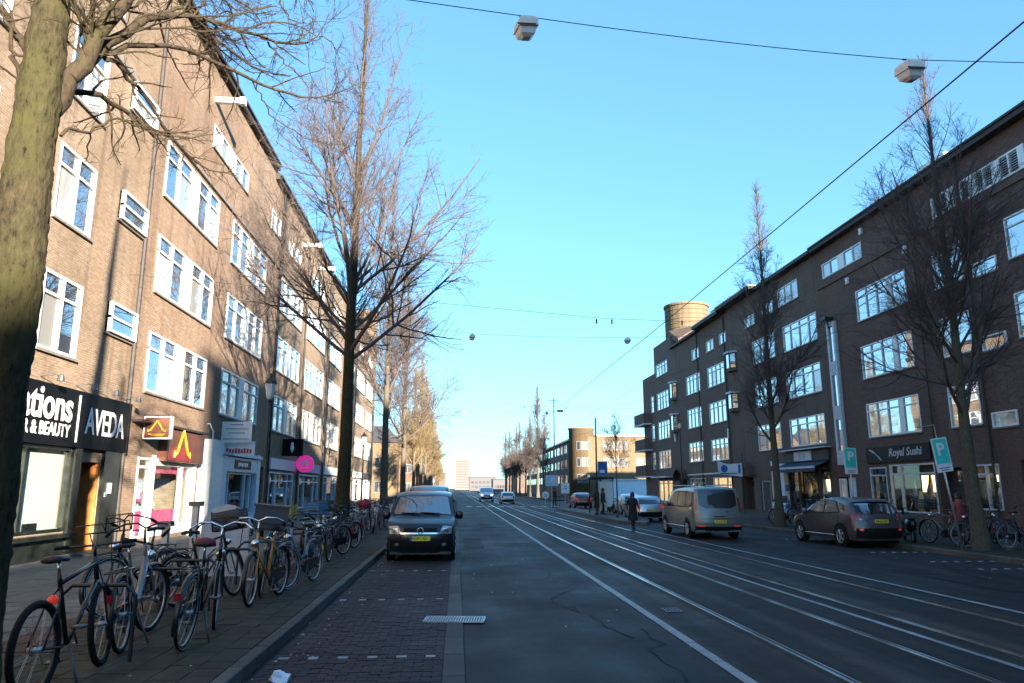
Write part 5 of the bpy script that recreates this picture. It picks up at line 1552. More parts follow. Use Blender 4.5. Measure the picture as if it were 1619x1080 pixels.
m = MB(); m.box(.08, .72, -.03, .03, 2.6, 3.5); m.build('board', 'sign_blue', o)
m = MB(); m.box(.2, .55, -.035, -.031, 2.75, 2.95); m.build('lettering', 'sign_white', o)
def road_sign(x, y, H, shape, mat, label, z0=.0):
    o = empty('road_sign', (x, y, z0)); tag(o, label, 'road sign')
    m = MB(); m.tube([(0, 0, 0), (0, 0, H)], .035, 8); m.build('post', 'galvanised', o)
    m = MB()
    if shape == 'round': m.disc((0, -.05, H - .35), (0, 1, 0), .36, .02, 20)
    else: m.box(-shape[0] / 2, shape[0] / 2, -.06, -.04, H - shape[1], H)
    b = m.build('board', mat, o)
    m = MB(); m.box(-.16, .16, -.068, -.0625, H - .5, H - .42); m.box(-.1, .1, -.068, -.0625, H - .32, H - .24); m.build('symbol', 'letter_grey' if mat == 'sign_white' else 'sign_white', b)
road_sign(8.95, 69.5, 3.1, (1.2, 1.0), 'pale_blue_paint', 'pale blue square road sign beyond the tram stop')
road_sign(9.7, 66.0, 2.2, (.75, .9), 'sign_white', 'white rectangular road sign at the end of the platform', .15)
road_sign(8.7, 72.5, 1.6, 'round', 'sign_white', 'low round white road sign beside the crossing')
o = empty('catenary_mast', (13.9, 118, 0)); tag(o, 'dark tram wire mast beside the yellow corner building', 'mast')
m = MB(); m.tube([(0, 0, 0), (0, 0, 9)], [.13, .08], 10); m.build('post', 'black_iron', o)
m = MB(); m.tube([(0, 0, 7.4), (-4, 0, 7.2)], .04, 6); m.build('arm', 'black_iron', o)
o = empty('lamp_mast', (14.6, 110, 0)); tag(o, 'tall thin lamp mast beside the first dark trees', 'mast')
m = MB(); m.tube([(0, 0, 0), (0, 0, 15.5)], [.14, .06], 10); m.build('post', 'grey_iron', o)
m = MB(); m.tube([(-.7, 0, 15), (.7, 0, 15)], .05, 6); m.box(.5, 1.4, -.2, .2, 13.3, 13.6); m.build('lamp_head', 'grey_iron', o)
o = empty('street_post', (19.2, 62, .13)); tag(o, 'thin dark street lamp post in front of the plain brick block', 'lamp post')
m = MB(); m.tube([(0, 0, 0), (0, 0, 6.8)], [.06, .04], 8); m.build('post', 'black_iron', o)
m = MB(); m.lathe([(.04, 6.8), (.15, 6.9), (.13, 7.2), (.03, 7.3)], (0, 0, 0), 8); m.build('lamp_head', 'lamp_housing', o)
# hanging shop banner, tram shelter
o = empty('shop_banner', (18.9, 50.0, .13)); tag(o, 'blue and white banner with a pointed corner on a pole behind the grey van', 'banner')
m = MB(); m.tube([(1.15, 0, 0), (1.15, 0, 4.9)], .03, 6); m.build('pole', 'black_iron', o)
m = MB(); m.add([(-1.1, 0, 4.3), (-1.0, .05, 3.2), (1.1, 0, 3.0), (1.1, 0, 4.1), (-.2, .04, 4.0)], [(0, 1, 2, 3, 4)]); m.add([(-1.1, .02, 4.3), (-1.0, .07, 3.2), (1.1, .02, 3.0), (1.1, .02, 4.1), (-.2, .06, 4.0)], [(4, 3, 2, 1, 0)]); m.build('cloth', 'sign_white', o)
m = MB(); m.disc((-.5, -.005, 3.65), (0, 1, 0), .3, .02, 16); m.box(.75, .95, -.012, .0, 3.25, 4.0); m.box(-.9, .6, -.012, -.0, 3.22, 3.3); m.build('emblem', 'sign_blue', o)
o.scale = (.8, .8, .85)
o = empty('tram_shelter', (9.95, 52.0, .15)); tag(o, 'glass tram shelter with a dark roof on the platform', 'shelter')
m = MB(); m.box(-1.0, .75, -2.2, 2.2, 2.35, 2.5); m.build('roof', 'black_iron', o)
for (x, y) in ((.65, -2.1), (.65, 2.1), (-.2, -2.1), (-.2, 2.1)):
    m = MB(); m.box(x - .04, x + .04, y - .04, y + .04, 0, 2.35); m.build('post', 'black_iron', o)
for (y0, y1) in ((-2.05, -.7), (-.65, .65), (.7, 2.05)):
    m = MB(); m.box(.64, .655, y0, y1, .3, 2.3); m.build('pane', 'shop_glass', o)
m = MB(); m.box(-.25, .65, -2.16, -2.06, .25, 2.2); a = m.build('poster_case', 'panel_cream', o)
m = MB(); m.box(.25, .62, -2.175, -2.165, .4, 2.1); m.build('poster', 'sign_white', a)
m = MB(); m.box(.2, .55, -1.6, 1.6, .45, .5); m.build('bench', 'wood_orange', o)
o = empty('litter_bin', (10.6, 45.5, .15)); tag(o, 'dark litter bin at the near end of the tram platform', 'bin')
m = MB(); m.lathe([(.2, 0), (.22, .8), (.18, .95)], (0, 0, 0), 12); m.build('body', 'grey_iron', o, True); m = MB(); m.lathe([(.23, .93), (.21, 1.0), (.05, 1.05)], (0, 0, 0), 12); m.build('lid', 'black_iron', o)
# ---------------------------------------------------------------- vehicles
paint_mat('paint_black', (0.003, 0.0045, 0.009), .0, .3, .35)
paint_mat('paint_taupe', (0.20, 0.21, 0.20), .3, .35)
paint_mat('paint_bronze', (0.105, 0.088, 0.092), .4, .35)
paint_mat('paint_silver', (0.45, 0.46, 0.48), .7, .3)
paint_mat('paint_white', (0.62, 0.64, 0.66), .1, .35)
paint_mat('paint_red', (0.20, 0.02, 0.03), .3, .35)
paint_mat('paint_green', (0.015, 0.07, 0.055), .3, .35)
plain('bumper_plastic', (0.012, 0.012, 0.013), .6, var=.3, spec=.15)
plain('light_red', (0.38, 0.015, 0.02), .15, coat=.8)
plain('red_lamp_and_glint', (0.65, 0.03, 0.02), .15, emit=(1, .08, .04), emit_s=.05)  # faint glow: red lamps, and on car reflectors a stand-in for sun glints
plain('light_clear', (0.42, 0.45, 0.48), .15, metal=.5)
plain('light_on', (0.9, 0.9, 0.85), .2, emit=(1, .97, .88), emit_s=.35)
plain('light_orange', (.6, .2, .02), .25)

class Car:
    def __init__(s, name, label, loc, rz, L, w, H, prof, zb, tum=.14, af=.10, ar=.06, lf=.9, lr=.7, z0=.22, paint='paint_black', crown=.05):
        s.L, s.w, s.H, s.zb, s.tum, s.af, s.ar, s.lf, s.lr, s.z0 = L, w, H, zb, tum, af, ar, lf, lr, z0
        s.root = empty(name, loc, rz); tag(s.root, label, 'van' if 'van' in name else 'car')
        P = np.array(prof, float); K = 6; n = (len(P) - 1) * K + 1
        u = np.linspace(0, len(P) - 1, n); q = np.stack([np.interp(u, range(len(P)), P[:, i]) for i in (0, 1)], 1)
        for _ in range(3): q[1:-1] = (q[:-2] + 2 * q[1:-1] + q[2:]) / 4
        s.u, s.q = u, q
        t = np.gradient(q, axis=0); t = t / np.maximum(np.linalg.norm(t, axis=1, keepdims=True), 1e-9)
        s.nrm = np.stack([-t[:, 1], t[:, 0]], 1)            # outward in (u, z)
        s.crown = crown
        tt = np.array([-1, -.985, -.95, -.88, -.75, -.5, -.25, 0, .25, .5, .75, .88, .95, .985, 1])
        V, F = [], []
        for i in range(n):
            for x in tt: V.append(s.skin(s.u[i], x))
        m = len(tt)
        for i in range(n - 1):
            for j in range(m - 1): F.append((i * m + j, i * m + j + 1, (i + 1) * m + j + 1, (i + 1) * m + j))
        mb = MB(); mb.add(V, F)
        for sg in (-1, 1):
            V, F = [], []; rows = [0, .06, .15, .3, .5, .7, .85, .95, 1]
            for i in range(n):
                e = s.edge(s.u[i]); ub = np.clip(L * .02 + (L * .96) * i / (n - 1), .02 * L, .98 * L)
                for r in rows:
                    uu = e[0] + (ub - e[0]) * r; zz = e[1] + (z0 - e[1]) * r
                    x = s.W(uu, zz) if r else e[2]
                    V.append((sg * x, L / 2 - uu, zz))
            m = len(rows)
            for i in range(n - 1):
                for j in range(m - 1):
                    f = (i * m + j, (i + 1) * m + j, (i + 1) * m + j + 1, i * m + j + 1)
                    F.append(f if sg < 0 else f[::-1])
            mb.add(V, F)
        bot = MB(); 
        mb.box(-w * .9, w * .9, -L / 2 + .12, L / 2 - .12, z0 - .02, z0 + .05)
        o = mb.build('body', paint, s.root, True)
        bm = bmesh.new(); bm.from_mesh(o.data); bmesh.ops.remove_doubles(bm, verts=bm.verts, dist=.004); bmesh.ops.recalc_face_normals(bm, faces=bm.faces); bm.to_mesh(o.data); bm.free()
        o.data.shade_smooth()
        try:
            o.data.set_sharp_from_angle(angle=R(50))
        except Exception:
            pass
    def W(s, u, z):
        pl = 1 - s.af * max(0, 1 - u / s.lf) ** 2 - s.ar * max(0, 1 - (s.L - u) / s.lr) ** 2
        tu = 1 - s.tum * max(0, (z - s.zb) / (s.H - s.zb)) ** 1.25 - .05 * max(0, (.5 - z) / .3) ** 2
        return s.w * pl * tu
    def at(s, k):
        i = np.interp(k, s.u, np.arange(len(s.u))); a = int(min(i, len(s.u) - 2)); f = i - a
        return s.q[a] * (1 - f) + s.q[a + 1] * f, s.nrm[a] * (1 - f) + s.nrm[a + 1] * f
    def skin(s, k, t, off=0.0):
        (u, z), n = s.at(k)
        c = -s.crown * abs(t) ** 4 + off
        uu, zz = u + n[0] * c, z + n[1] * c
        ef = max(0, 1 - u / (s.lf * .6)); er = max(0, 1 - (s.L - u) / (s.lr * .7))
        uu += (.16 * ef - .10 * er) * abs(t) ** 3
        return (s.W(u, z) * t, s.L / 2 - uu, zz)
    def edge(s, k):
        x, y, z = s.skin(k, 1.0); return (s.L / 2 - y, z, x)
    def panel(s, name, mat, k0, k1, ta, tb, off=.006, parent=None, nk=14, nt=26, ta1=None, tb1=None):
        """patch of the skin between profile positions k0..k1; ta..tb at k0 and ta1..tb1 at k1"""
        ta1 = ta if ta1 is None else ta1; tb1 = tb if tb1 is None else tb1
        V, F = [], []
        for i in range(nk + 1):
            f = i / nk; k = k0 + (k1 - k0) * f
            for j in range(nt + 1):
                t = (ta + (ta1 - ta) * f) * (1 - j / nt) + (tb + (tb1 - tb) * f) * (j / nt)
                V.append(s.skin(k, t, off + .004))
        for i in range(nk):
            for j in range(nt): F.append((i * (nt + 1) + j, i * (nt + 1) + j + 1, (i + 1) * (nt + 1) + j + 1, (i + 1) * (nt + 1) + j))
        m = MB(); m.add(V, F); return m.build(name, mat, parent or s.root, True)
    def side(s, name, mat, pts, off=.020, both=True, parent=None):
        for sg in ((-1, 1) if both else (-1,)):
            m = MB(); V = [(sg * (s.W(u, z) + off), s.L / 2 - u, z) for u, z in pts]
            m.add(V if sg > 0 else V[::-1], [tuple(range(len(V)))]); m.build(name, mat, parent or s.root)
            if name == 'side_window':
                cu, cz = sum(p[0] for p in pts) / len(pts), sum(p[1] for p in pts) / len(pts)
                T_ = [(cu + (u - cu) * 1.09 + .0, cz + (z - cz) * 1.13) for u, z in pts]
                q = MB(); V = [(sg * (s.W(u, z) + off - .009), s.L / 2 - u, z) for u, z in T_]
                q.add(V if sg > 0 else V[::-1], [tuple(range(len(V)))]); q.build('window_trim', 'bumper_plastic', s.root)
    def line(s, pts, mat='bumper_plastic', name='door_seam', r=.006):
        for sg in (-1, 1):
            m = MB(); m.tube([(sg * (s.W(u, z) + .003), s.L / 2 - u, z) for u, z in pts], r, 4); m.build(name, mat, s.root)
    def wheels(s, us, r=.32, wd=.2, rim='galvanised', spokes=5):
        for u in us:
            for sg in (-1, 1):
                x = s.W(u, .5) + .018 - wd * .12; y = s.L / 2 - u
                a = MB(); a.disc((sg * (s.W(u, .5) - .02), y, r + .03), (1, 0, 0), r + .07, .05, 24); a.build('wheel_arch', 'bumper_plastic', s.root)
                t = MB()
                prof = [(r * .66, -wd / 2), (r * .93, -wd / 2), (r, -wd * .36), (r, wd * .36), (r * .93, wd / 2), (r * .66, wd / 2)]
                N_ = 26; vs = []
                for (rr, xx) in prof:
                    for k in range(N_):
                        an = 2 * math.pi * k / N_; vs.append((sg * (x - wd * .38) + xx, y + rr * math.cos(an), r + rr * math.sin(an)))
                t.add(vs, [(i * N_ + k, i * N_ + (k + 1) % N_, (i + 1) * N_ + (k + 1) % N_, (i + 1) * N_ + k) for i in range(5) for k in range(N_)])
                w_ = t.build('wheel', 'rubber', s.root, True)
                c = sg * (x - wd * .38 + wd * .42)
                q = MB(); q.ring((c, y, r), (1, 0, 0), r * .62, (.025, .02), 24, 6)
                q.disc((c, y, r), (1, 0, 0), r * .16, .03, 12)
                for k in range(spokes):
                    an = 2 * math.pi * k / spokes; d = Vector((0, math.cos(an), math.sin(an)))
                    q.tube([Vector((c, y, r)) + d * r * .1, Vector((c, y, r)) + d * r * .62], [.035, .045], 5)
                q.build('rim', rim, w_)
                q = MB(); q.disc((c - sg * .05, y, r), (1, 0, 0), r * .64, .02, 20); q.build('brake_disc', 'bumper_plastic', w_)
    def mirrors(s, u, z, mat, k=.13):
        for sg in (-1, 1):
            m = MB(); x = s.W(u, z)
            m.lathe([(.02, -.1), (.09, -.09), (.115, 0), (.1, .09), (.03, .11)], (0, 0, 0), 12)
            m.v = [(sg * (x + k + p[0] * .95), s.L / 2 - u + p[1] * .6, z + p[2] * 1.05) for p in m.v]
            o = m.build('mirror', mat, s.root, True)
            a = MB(); a.tube([(sg * (x - .02), s.L / 2 - u, z - .05), (sg * (x + k), s.L / 2 - u, z - .04)], .025, 6); a.build('mirror_arm', 'bumper_plastic', o)
    def plate(s, k, txt, face, w=.52, h=.115, dz=0.0, eu=True):
        x, y, z = s.skin(k, 0, .02); z += dz; d = 1 if face == '+Y' else -1
        m = MB(); m.box(-w / 2, w / 2, min(y, y + d * .012), max(y, y + d * .012), z - h / 2, z + h / 2); o = m.build('number_plate', 'plate_yellow', s.root)
        text(txt, (0.02, y + d * .014, z), face, h * .86, 'plate_black', o, width=w * .74)
        e = MB(); xx = -w / 2 if face == '-Y' else w / 2
        sg = 1 if face == '-Y' else -1
        e.box(min(xx, xx + sg * .045), max(xx, xx + sg * .045), min(y + d * .012, y + d * .015), max(y + d * .012, y + d * .015), z - h / 2, z + h / 2); e.build('country_band', 'sign_blue', o)
    def wipers(s, k, face=1):
        for x0, x1 in ((-.5, .05), (0.05, .6)):
            m = MB(); a = s.skin(k, x0 / s.w, .03); b = s.skin(k + .12, x1 / s.w, .02); m.tube([a, b], .012, 5); m.build('wiper', 'bumper_plastic', s.root)

# --- black compact van parked in the bay, facing the viewer
PV = [(.10, .24), (0.03, .42), (.0, .62), (.05, .86), (.14, .97), (.55, 1.08), (.98, 1.16), (1.35, 1.42), (1.78, 1.70), (2.15, 1.79), (3.2, 1.82), (4.1, 1.80), (4.33, 1.72), (4.41, 1.0), (4.43, .5), (4.36, .24)]
c = Car('parked_van', 'black compact van with a yellow number plate parked in the brick bay', (-0.93, 19.75 + 2.2, .005), R(180), 4.43, .895, 1.82, PV, 1.05, .15, .07, .03, 1.0, .4, .22, 'paint_black', .05)
c.panel('windscreen', 'car_glass', 6.12, 7.92, -.90, .90, .006, ta1=-.86, tb1=.86, nk=12)
c.panel('front_bumper', 'bumper_plastic', .15, 1.75, -.95, .95, .004)
c.panel('lower_grille', 'rubber', .9, 1.5, -.55, .55, .012)
g = c.panel('grille', 'bumper_plastic', 2.35, 3.1, -.52, .52, .008)
c.panel('chrome_strip', 'chrome', 2.40, 2.56, -.62, .62, .016)
for sg in (-1, 1):
    h = c.panel('headlight', 'light_clear', 2.42, 3.62, sg * .60, sg * .97, .010, ta1=sg * .70, tb1=sg * .985)
    l = c.panel('lamp_lens', 'chrome', 2.65, 3.1, sg * .70, sg * .86, .018, parent=h)
    c.panel('fog_lamp', 'light_clear', 1.0, 1.35, sg * .68, sg * .8, .014)
x, y, z = c.skin(2.72, 0, .03)
b = MB(); b.ring((0, y, z), (0, 1, 0), .078, .011, 24, 6)
for p in ([(-.045, .055), (-.012, -.005), (.0, -.002), (.012, -.005), (.045, .055)], [(-.066, .03), (-.034, -.062), (0, .0), (.034, -.062), (.066, .03)]):
    b.tube([(u, y + .004, z + v) for u, v in p], .009, 5)
b.build('badge', 'chrome', g)
b = MB(); b.disc((0, y - .012, z), (0, 1, 0), .078, .012, 24); b.build('badge_back', 'bumper_plastic', g)
c.plate(1.92, 'N-P1-45', '+Y', .52, .115)
c.panel('lower_lip', 'rubber', .02, .3, -.97, .97, .01)
c.side('side_window', 'car_glass', [(1.25, 1.17), (1.95, 1.66), (2.6, 1.68), (2.6, 1.13)])
c.line([(1.2, 1.1), (1.15, .4)]); c.line([(2.65, 1.7), (2.65, .4)])
c.wheels((.85, 3.55), .32, .2, 'galvanised', 7)
c.mirrors(1.35, 1.16, 'paint_black'); c.wipers(6.1)
m = MB(); m.box(-.35, .1, c.skin(6.4, -.2)[1] - .25, c.skin(6.4, -.2)[1] - .2, 1.14, 1.16); m.build('parking_card', 'sign_white', c.root)

# --- taupe people carrier driving away
PT = [(.10, .30), (.02, .55), (.03, .85), (.25, 1.05), (1.0, 1.22), (1.7, 1.75), (2.1, 1.92), (3.2, 1.985), (4.5, 1.96), (4.80, 1.88), (4.90, 1.25), (4.97, .95), (4.99, .60), (4.97, .45), (4.88, .30)]
c = Car('passenger_van', 'taupe passenger van driving away with its wide dark rear window', (10.0, 27.8 + 2.5, .005), R(0), 4.99, .96, 1.985, PT, 1.15, .16, .12, .05, 1.0, .5, .28, 'paint_taupe', .07)
c.panel('rear_window', 'car_glass', 8.98, 10.02, -.88, .88, .010, ta1=-.80, tb1=.80, nk=10)
c.panel('window_base', 'car_glass', 10.02, 10.35, -.80, .80, .010, ta1=-.50, tb1=.50)
for sg in (-1, 1):
    c.panel('tail_light', 'light_red', 9.55, 10.85, sg * .90, sg * .995, .012)
    c.panel('bumper_reflector', 'red_lamp_and_glint', 12.65, 12.95, sg * .62, sg * .92, .014)  # no lamp: the weak glow imitates a glint
c.panel('rear_bumper', 'bumper_plastic', 12.95, 13.9, -.97, .97, .006)
c.panel('bumper_strip', 'galvanised', 12.6, 12.72, -.6, .6, .012)
c.panel('tailgate_seam', 'bumper_plastic', 11.55, 11.6, -.8, .8, .008)
c.panel('handle_recess', 'bumper_plastic', 11.3, 11.38, -.22, .22, .01)
x, y, z = c.skin(10.75, 0, .012); b = MB(); b.lathe([(.02, -.02), (.085, 0), (.02, .02)], (0, 0, 0), 16); b.v = [(.32 + p[0] * 1.0, y + p[2], z + p[1] * .45) for p in b.v]; b.build('badge', 'sign_blue', c.root)
c.plate(11.9, '17-LK-39', '-Y', .52, .12)
c.side('side_window', 'car_glass', [(1.55, 1.22), (2.1, 1.72), (2.75, 1.76), (2.75, 1.2)]); c.side('side_window', 'car_glass', [(2.83, 1.2), (2.83, 1.76), (3.8, 1.76), (3.8, 1.2)]); c.side('side_window', 'car_glass', [(3.88, 1.2), (3.88, 1.76), (4.55, 1.72), (4.62, 1.25)])
c.line([(1.6, 1.2), (1.5, .4)]); c.line([(2.8, 1.8), (2.8, .4)]); c.line([(3.84, 1.8), (3.84, .7)]); c.line([(1.2, .42), (3.9, .42)], 'galvanised', 'side_step', .02)
c.wheels((.95, 4.0), .34, .22, 'galvanised', 10); c.mirrors(1.6, 1.25, 'paint_taupe')
m = MB()
for x in (-.75, .75): m.tube([(x, 1.1, 2.0), (x, -1.9, 2.0)], .02, 6)
m.build('roof_rail', 'galvanised', c.root)

# --- bronze-grey crossover parked on the right
PQ = [(.12, .28), (.02, .5), (.05, .75), (.25, .92), (1.15, 1.08), (1.75, 1.42), (2.15, 1.57), (2.9, 1.61), (3.75, 1.52), (3.98, 1.44), (4.28, 1.08), (4.36, .92), (4.42, .70), (4.44, .55), (4.36, .28)]
c = Car('parked_crossover', 'brown-grey crossover car parked on the right with red tail reflectors glowing in place of sun glints', (13.55, 23.15 + 2.2, .005), R(2.5), 4.44, .90, 1.61, PQ, .98, .20, .14, .10, 1.1, .8, .26, 'paint_bronze', .06)
c.panel('rear_window', 'car_glass', 8.55, 10.05, -.80, .80, .008, ta1=-.86, tb1=.86, nk=10)
c.panel('roof_spoiler', 'paint_bronze', 8.2, 8.95, -.86, .86, .045)
for sg in (-1, 1):
    t = c.panel('tail_light', 'light_red', 10.0, 11.2, sg * .70, sg * .99, .012, ta1=sg * .82, tb1=sg * .995)
    c.panel('lamp_lens', 'light_clear', 10.9, 11.15, sg * .72, sg * .82, .016, parent=t)
    c.panel('reflector', 'red_lamp_and_glint', 12.55, 12.95, sg * .74, sg * .88, .014)  # unlit reflector, its glow stands in for reflected sun
c.panel('rear_bumper', 'bumper_plastic', 12.45, 13.9, -.98, .98, .008)
c.plate(11.35, '18-LH-76', '-Y', .52, .115)
c.side('side_window', 'car_glass', [(1.5, 1.10), (2.0, 1.44), (2.55, 1.50), (2.55, 1.08)]); c.side('side_window', 'car_glass', [(2.63, 1.08), (2.63, 1.5), (3.2, 1.46), (3.5, 1.13)]); c.side('side_window', 'car_glass', [(3.4, 1.28), (3.42, 1.42), (3.68, 1.36), (3.72, 1.2)])
c.line([(1.45, 1.05), (1.4, .4)]); c.line([(2.6, 1.5), (2.6, .4)]); c.line([(3.5, 1.1), (3.35, .75)]); c.line([(1.2, .36), (3.2, .36)], 'galvanised', 'side_strip', .018)
c.side('door_handle', 'paint_bronze', [(2.3, .93), (2.3, .97), (2.5, .97), (2.5, .93)], .03); c.side('door_handle', 'paint_bronze', [(3.2, .95), (3.2, .99), (3.4, .99), (3.4, .95)], .03)
c.wheels((.88, 3.52), .34, .22, 'galvanised', 5); c.mirrors(1.5, 1.1, 'paint_bronze')

# --- hatchbacks and vans farther off
PH = [(.12, .25), (.02, .45), (.05, .65), (.25, .78), (1.1, .92), (1.75, 1.33), (2.1, 1.45), (2.8, 1.48), (3.45, 1.38), (3.62, 1.30), (3.86, .98), (3.92, .82), (3.96, .62), (3.97, .5), (3.9, .25)]
def hatch(name, label, x, y, rz, paint, rear_on=False, front_on=False):
    c = Car(name, label, (x, y, .005), rz, 3.97, .86, 1.48, PH, .9, .18, .14, .10, 1.0, .7, .23, paint, .05)
    c.panel('rear_window', 'car_glass', 8.7, 10.0, -.8, .8, .008, ta1=-.84, tb1=.84); c.panel('windscreen', 'car_glass', 4.15, 5.8, -.86, .86, .008, ta1=-.8, tb1=.8)
    for sg in (-1, 1):
        c.panel('tail_light', 'red_lamp_and_glint' if rear_on else 'light_red', 10.1, 11.4, sg * .76, sg * .99, .012); c.panel('headlight', 'light_on' if front_on else 'light_clear', 2.1, 2.9, sg * .65, sg * .96, .012)
    c.panel('rear_bumper', 'bumper_plastic', 12.6, 13.9, -.97, .97, .008); c.panel('grille', 'bumper_plastic', .8, 2.0, -.6, .6, .008)
    c.plate(12.0, '43-ZN-12', '-Y', .5, .115); c.plate(1.0, '43-ZN-12', '+Y', .5, .115)
    c.side('side_window', 'car_glass', [(1.4, .95), (1.95, 1.32), (2.4, 1.37), (2.4, .95)]); c.side('side_window', 'car_glass', [(2.48, .95), (2.48, 1.37), (3.0, 1.33), (3.3, 1.0)])
    c.line([(2.44, 1.37), (2.44, .35)]); c.wheels((.78, 3.2), .3, .2, 'galvanised', 6); c.mirrors(1.4, .97, paint)
hatch('hatchback_car', 'silver hatchback waiting behind the walking woman', 11.25, 44.5, 0, 'paint_silver', True)
hatch('hatchback_car', 'dark red small car beyond the tram stop with red tail lights', 12.2, 73, R(2), 'paint_red', True)
hatch('hatchback_car', 'pale small car far along the tram lines', 6.3, 93, 0, 'paint_white')
hatch('hatchback_car', 'pale hatchback parked beside the shaded pavement behind the taupe van', 13.2, 56.5, 0, 'paint_white')
def panel_van(name, label, x, y, rz, paint, lights):
    c = Car(name, label, (x, y, .005), rz, 4.99, .98, 2.05, [(a, b * 1.03) for a, b in PT], 1.15, .10, .12, .03, 1.0, .4, .28, paint, .06)
    c.panel('windscreen', 'car_glass', 4.1, 5.85, -.88, .88, .008, ta1=-.84, tb1=.84); c.panel('front_bumper', 'bumper_plastic', .2, 1.4, -.96, .96, .006); c.panel('grille', 'bumper_plastic', 1.6, 2.2, -.5, .5, .008)
    for sg in (-1, 1): c.panel('headlight', 'light_on' if lights else 'light_clear', 1.9, 2.9, sg * .62, sg * .95, .012)
    c.side('side_window', 'car_glass', [(1.55, 1.25), (2.1, 1.75), (2.75, 1.8), (2.75, 1.24)]); c.plate(1.2, '5-VKB-81', '+Y'); c.wheels((.95, 4.0), .34, .22); c.mirrors(1.6, 1.28, 'bumper_plastic')
panel_van('delivery_van', 'white delivery van coming nearer far away with its headlights on', 4.3, 108, R(180), 'paint_white', True)
panel_van('parked_van', 'dark green van parked farther back in the bay behind the black van', -1.3, 37, R(180), 'paint_green', False)
# ---------------------------------------------------------------- bicycles
plain('bike_black', (0.010, 0.010, 0.012), .35, var=.3, coat=.3)
plain('bike_orange', (0.55, 0.24, 0.04), .35, coat=.3)
plain('bike_blue', (0.018, 0.03, 0.07), .35, coat=.3)
plain('bike_paleblue', (0.16, 0.21, 0.28), .35, coat=.3)
plain('bike_grey', (0.16, 0.17, 0.18), .35, coat=.3)
plain('bike_red', (0.14, 0.015, 0.015), .35, coat=.3)
plain('bike_green', (0.04, 0.09, 0.05), .35, coat=.3)
plain('bike_white', (0.6, 0.6, 0.58), .35, coat=.3)
plain('saddle_black', (0.02, 0.02, 0.022), .5)
plain('saddle_brown', (0.12, 0.05, 0.02), .5)
plain('wicker', (0.25, 0.16, 0.07), .8, var=.4, scale=40)
plain('crate_grey', (0.05, 0.055, 0.065), .6)
plain('crate_yellow', (0.45, 0.30, 0.04), .6)
plain('crate_blue', (0.04, 0.16, 0.30), .6)
plain('cloth_red', (0.25, 0.015, 0.03), .7)
plain('reflector', (0.8, 0.45, 0.05), .2)
RW = .34
BK = {}
def mk(key, mb, smooth=True):
    me = mb.mesh(key); 
    if smooth: me.shade_smooth()
    BK[key] = me
m = MB(); m.ring((0, 0, 0), (0, 1, 0), RW - .018, (.020, .020), 34, 7); mk('tyre', m)
m = MB(); m.ring((0, 0, 0), (0, 1, 0), RW - .018, (.029, .027), 34, 7); mk('tyre_fat', m)
m = MB(); m.ring((0, 0, 0), (0, 1, 0), RW - .042, (.010, .011), 34, 6); mk('rim', m)
m = MB()
for sy in (-1, 1): m.ring((0, sy * .018, 0), (0, 1, 0), RW - .012, (.004, .002), 34, 4)
mk('white_band', m)
m = MB(); m.disc((0, 0, 0), (0, 1, 0), .022, .10, 10)
for k in range(24):
    a = 2 * math.pi * k / 24; b = a + (.35 if k % 2 else -.35); sy = .03 if k % 4 < 2 else -.03
    m.tube([(.02 * math.cos(a), sy, .02 * math.sin(a)), ((RW - .045) * math.cos(b), 0, (RW - .045) * math.sin(b))], .0018, 3, cap=False)
mk('spokes', m)
def arcguard(a0, a1, w=.028):
    m = MB(); n = 16; vs = []
    for i in range(n + 1):
        a = a0 + (a1 - a0) * i / n
        for (dy, rr) in ((-w, .362), (-w * .6, .372), (0, .376), (w * .6, .372), (w, .362)): vs.append((rr * math.cos(a), dy, rr * math.sin(a)))
    m.add(vs, [(i * 5 + j, i * 5 + j + 1, (i + 1) * 5 + j + 1, (i + 1) * 5 + j) for i in range(n) for j in range(4)]); return m
mk('guard_rear', arcguard(R(20), R(205))); mk('guard_front', arcguard(R(-25), R(125)))
BB_ = (.46, 0, .29); SC_ = (.30, 0, .79); HT, HB = (.875, 0, .93), (.93, 0, .73)
def frame(kind):
    m = MB(); t = .016 if kind != 'sport' else .019
    m.tube([BB_, SC_, (.285, 0, .84)], t, 8); m.tube([HT, HB], .021, 8)
    if kind == 'oma':
        m.tube([(.40, 0, .46), (.52, 0, .44), (.70, 0, .56), (.905, 0, .83)], .017, 8); m.tube([BB_, (.62, 0, .34), (.78, 0, .50), (.925, 0, .75)], .018, 8)
    elif kind == 'mono':
        m.tube([(.38, 0, .40), (.55, 0, .40), (.75, 0, .55), (.92, 0, .78)], .036, 10); m.tube([BB_, (.42, 0, .4)], .03, 8)
    else:
        m.tube([(.30, 0, .77), (.885, 0, .88)], t, 8); m.tube([BB_, HB], t * 1.1, 8)
    for s in (-1, 1):
        m.tube([BB_, (.3, s * .045, .30), (0, s * .06, .34)], .009, 6); m.tube([(.31, 0, .75), (.2, s * .05, .62), (0, s * .06, .34)], .008, 6)
    return m
for k in ('sport', 'opa', 'oma', 'mono'): mk('frame_' + k, frame(k))
m = MB(); m.tube([HB, (.945, 0, .69)], .02, 8)
for s in (-1, 1): m.tube([(.94, s * .01, .70), (.955, s * .05, .66), (1.02, s * .052, .48), (1.08, s * .05, .34)], .010, 6)
mk('fork', m)
m = MB(); m.tube([HT, (.862, 0, 1.0), (.90, 0, 1.02)], .014, 6); m.tube([(.90, y, 1.02 + .02 * abs(y)) for y in (-.31, -.15, 0, .15, .31)], .011, 6); mk('bar_flat', m)
m = MB(); m.tube([HT, (.86, 0, 1.08)], .013, 6)
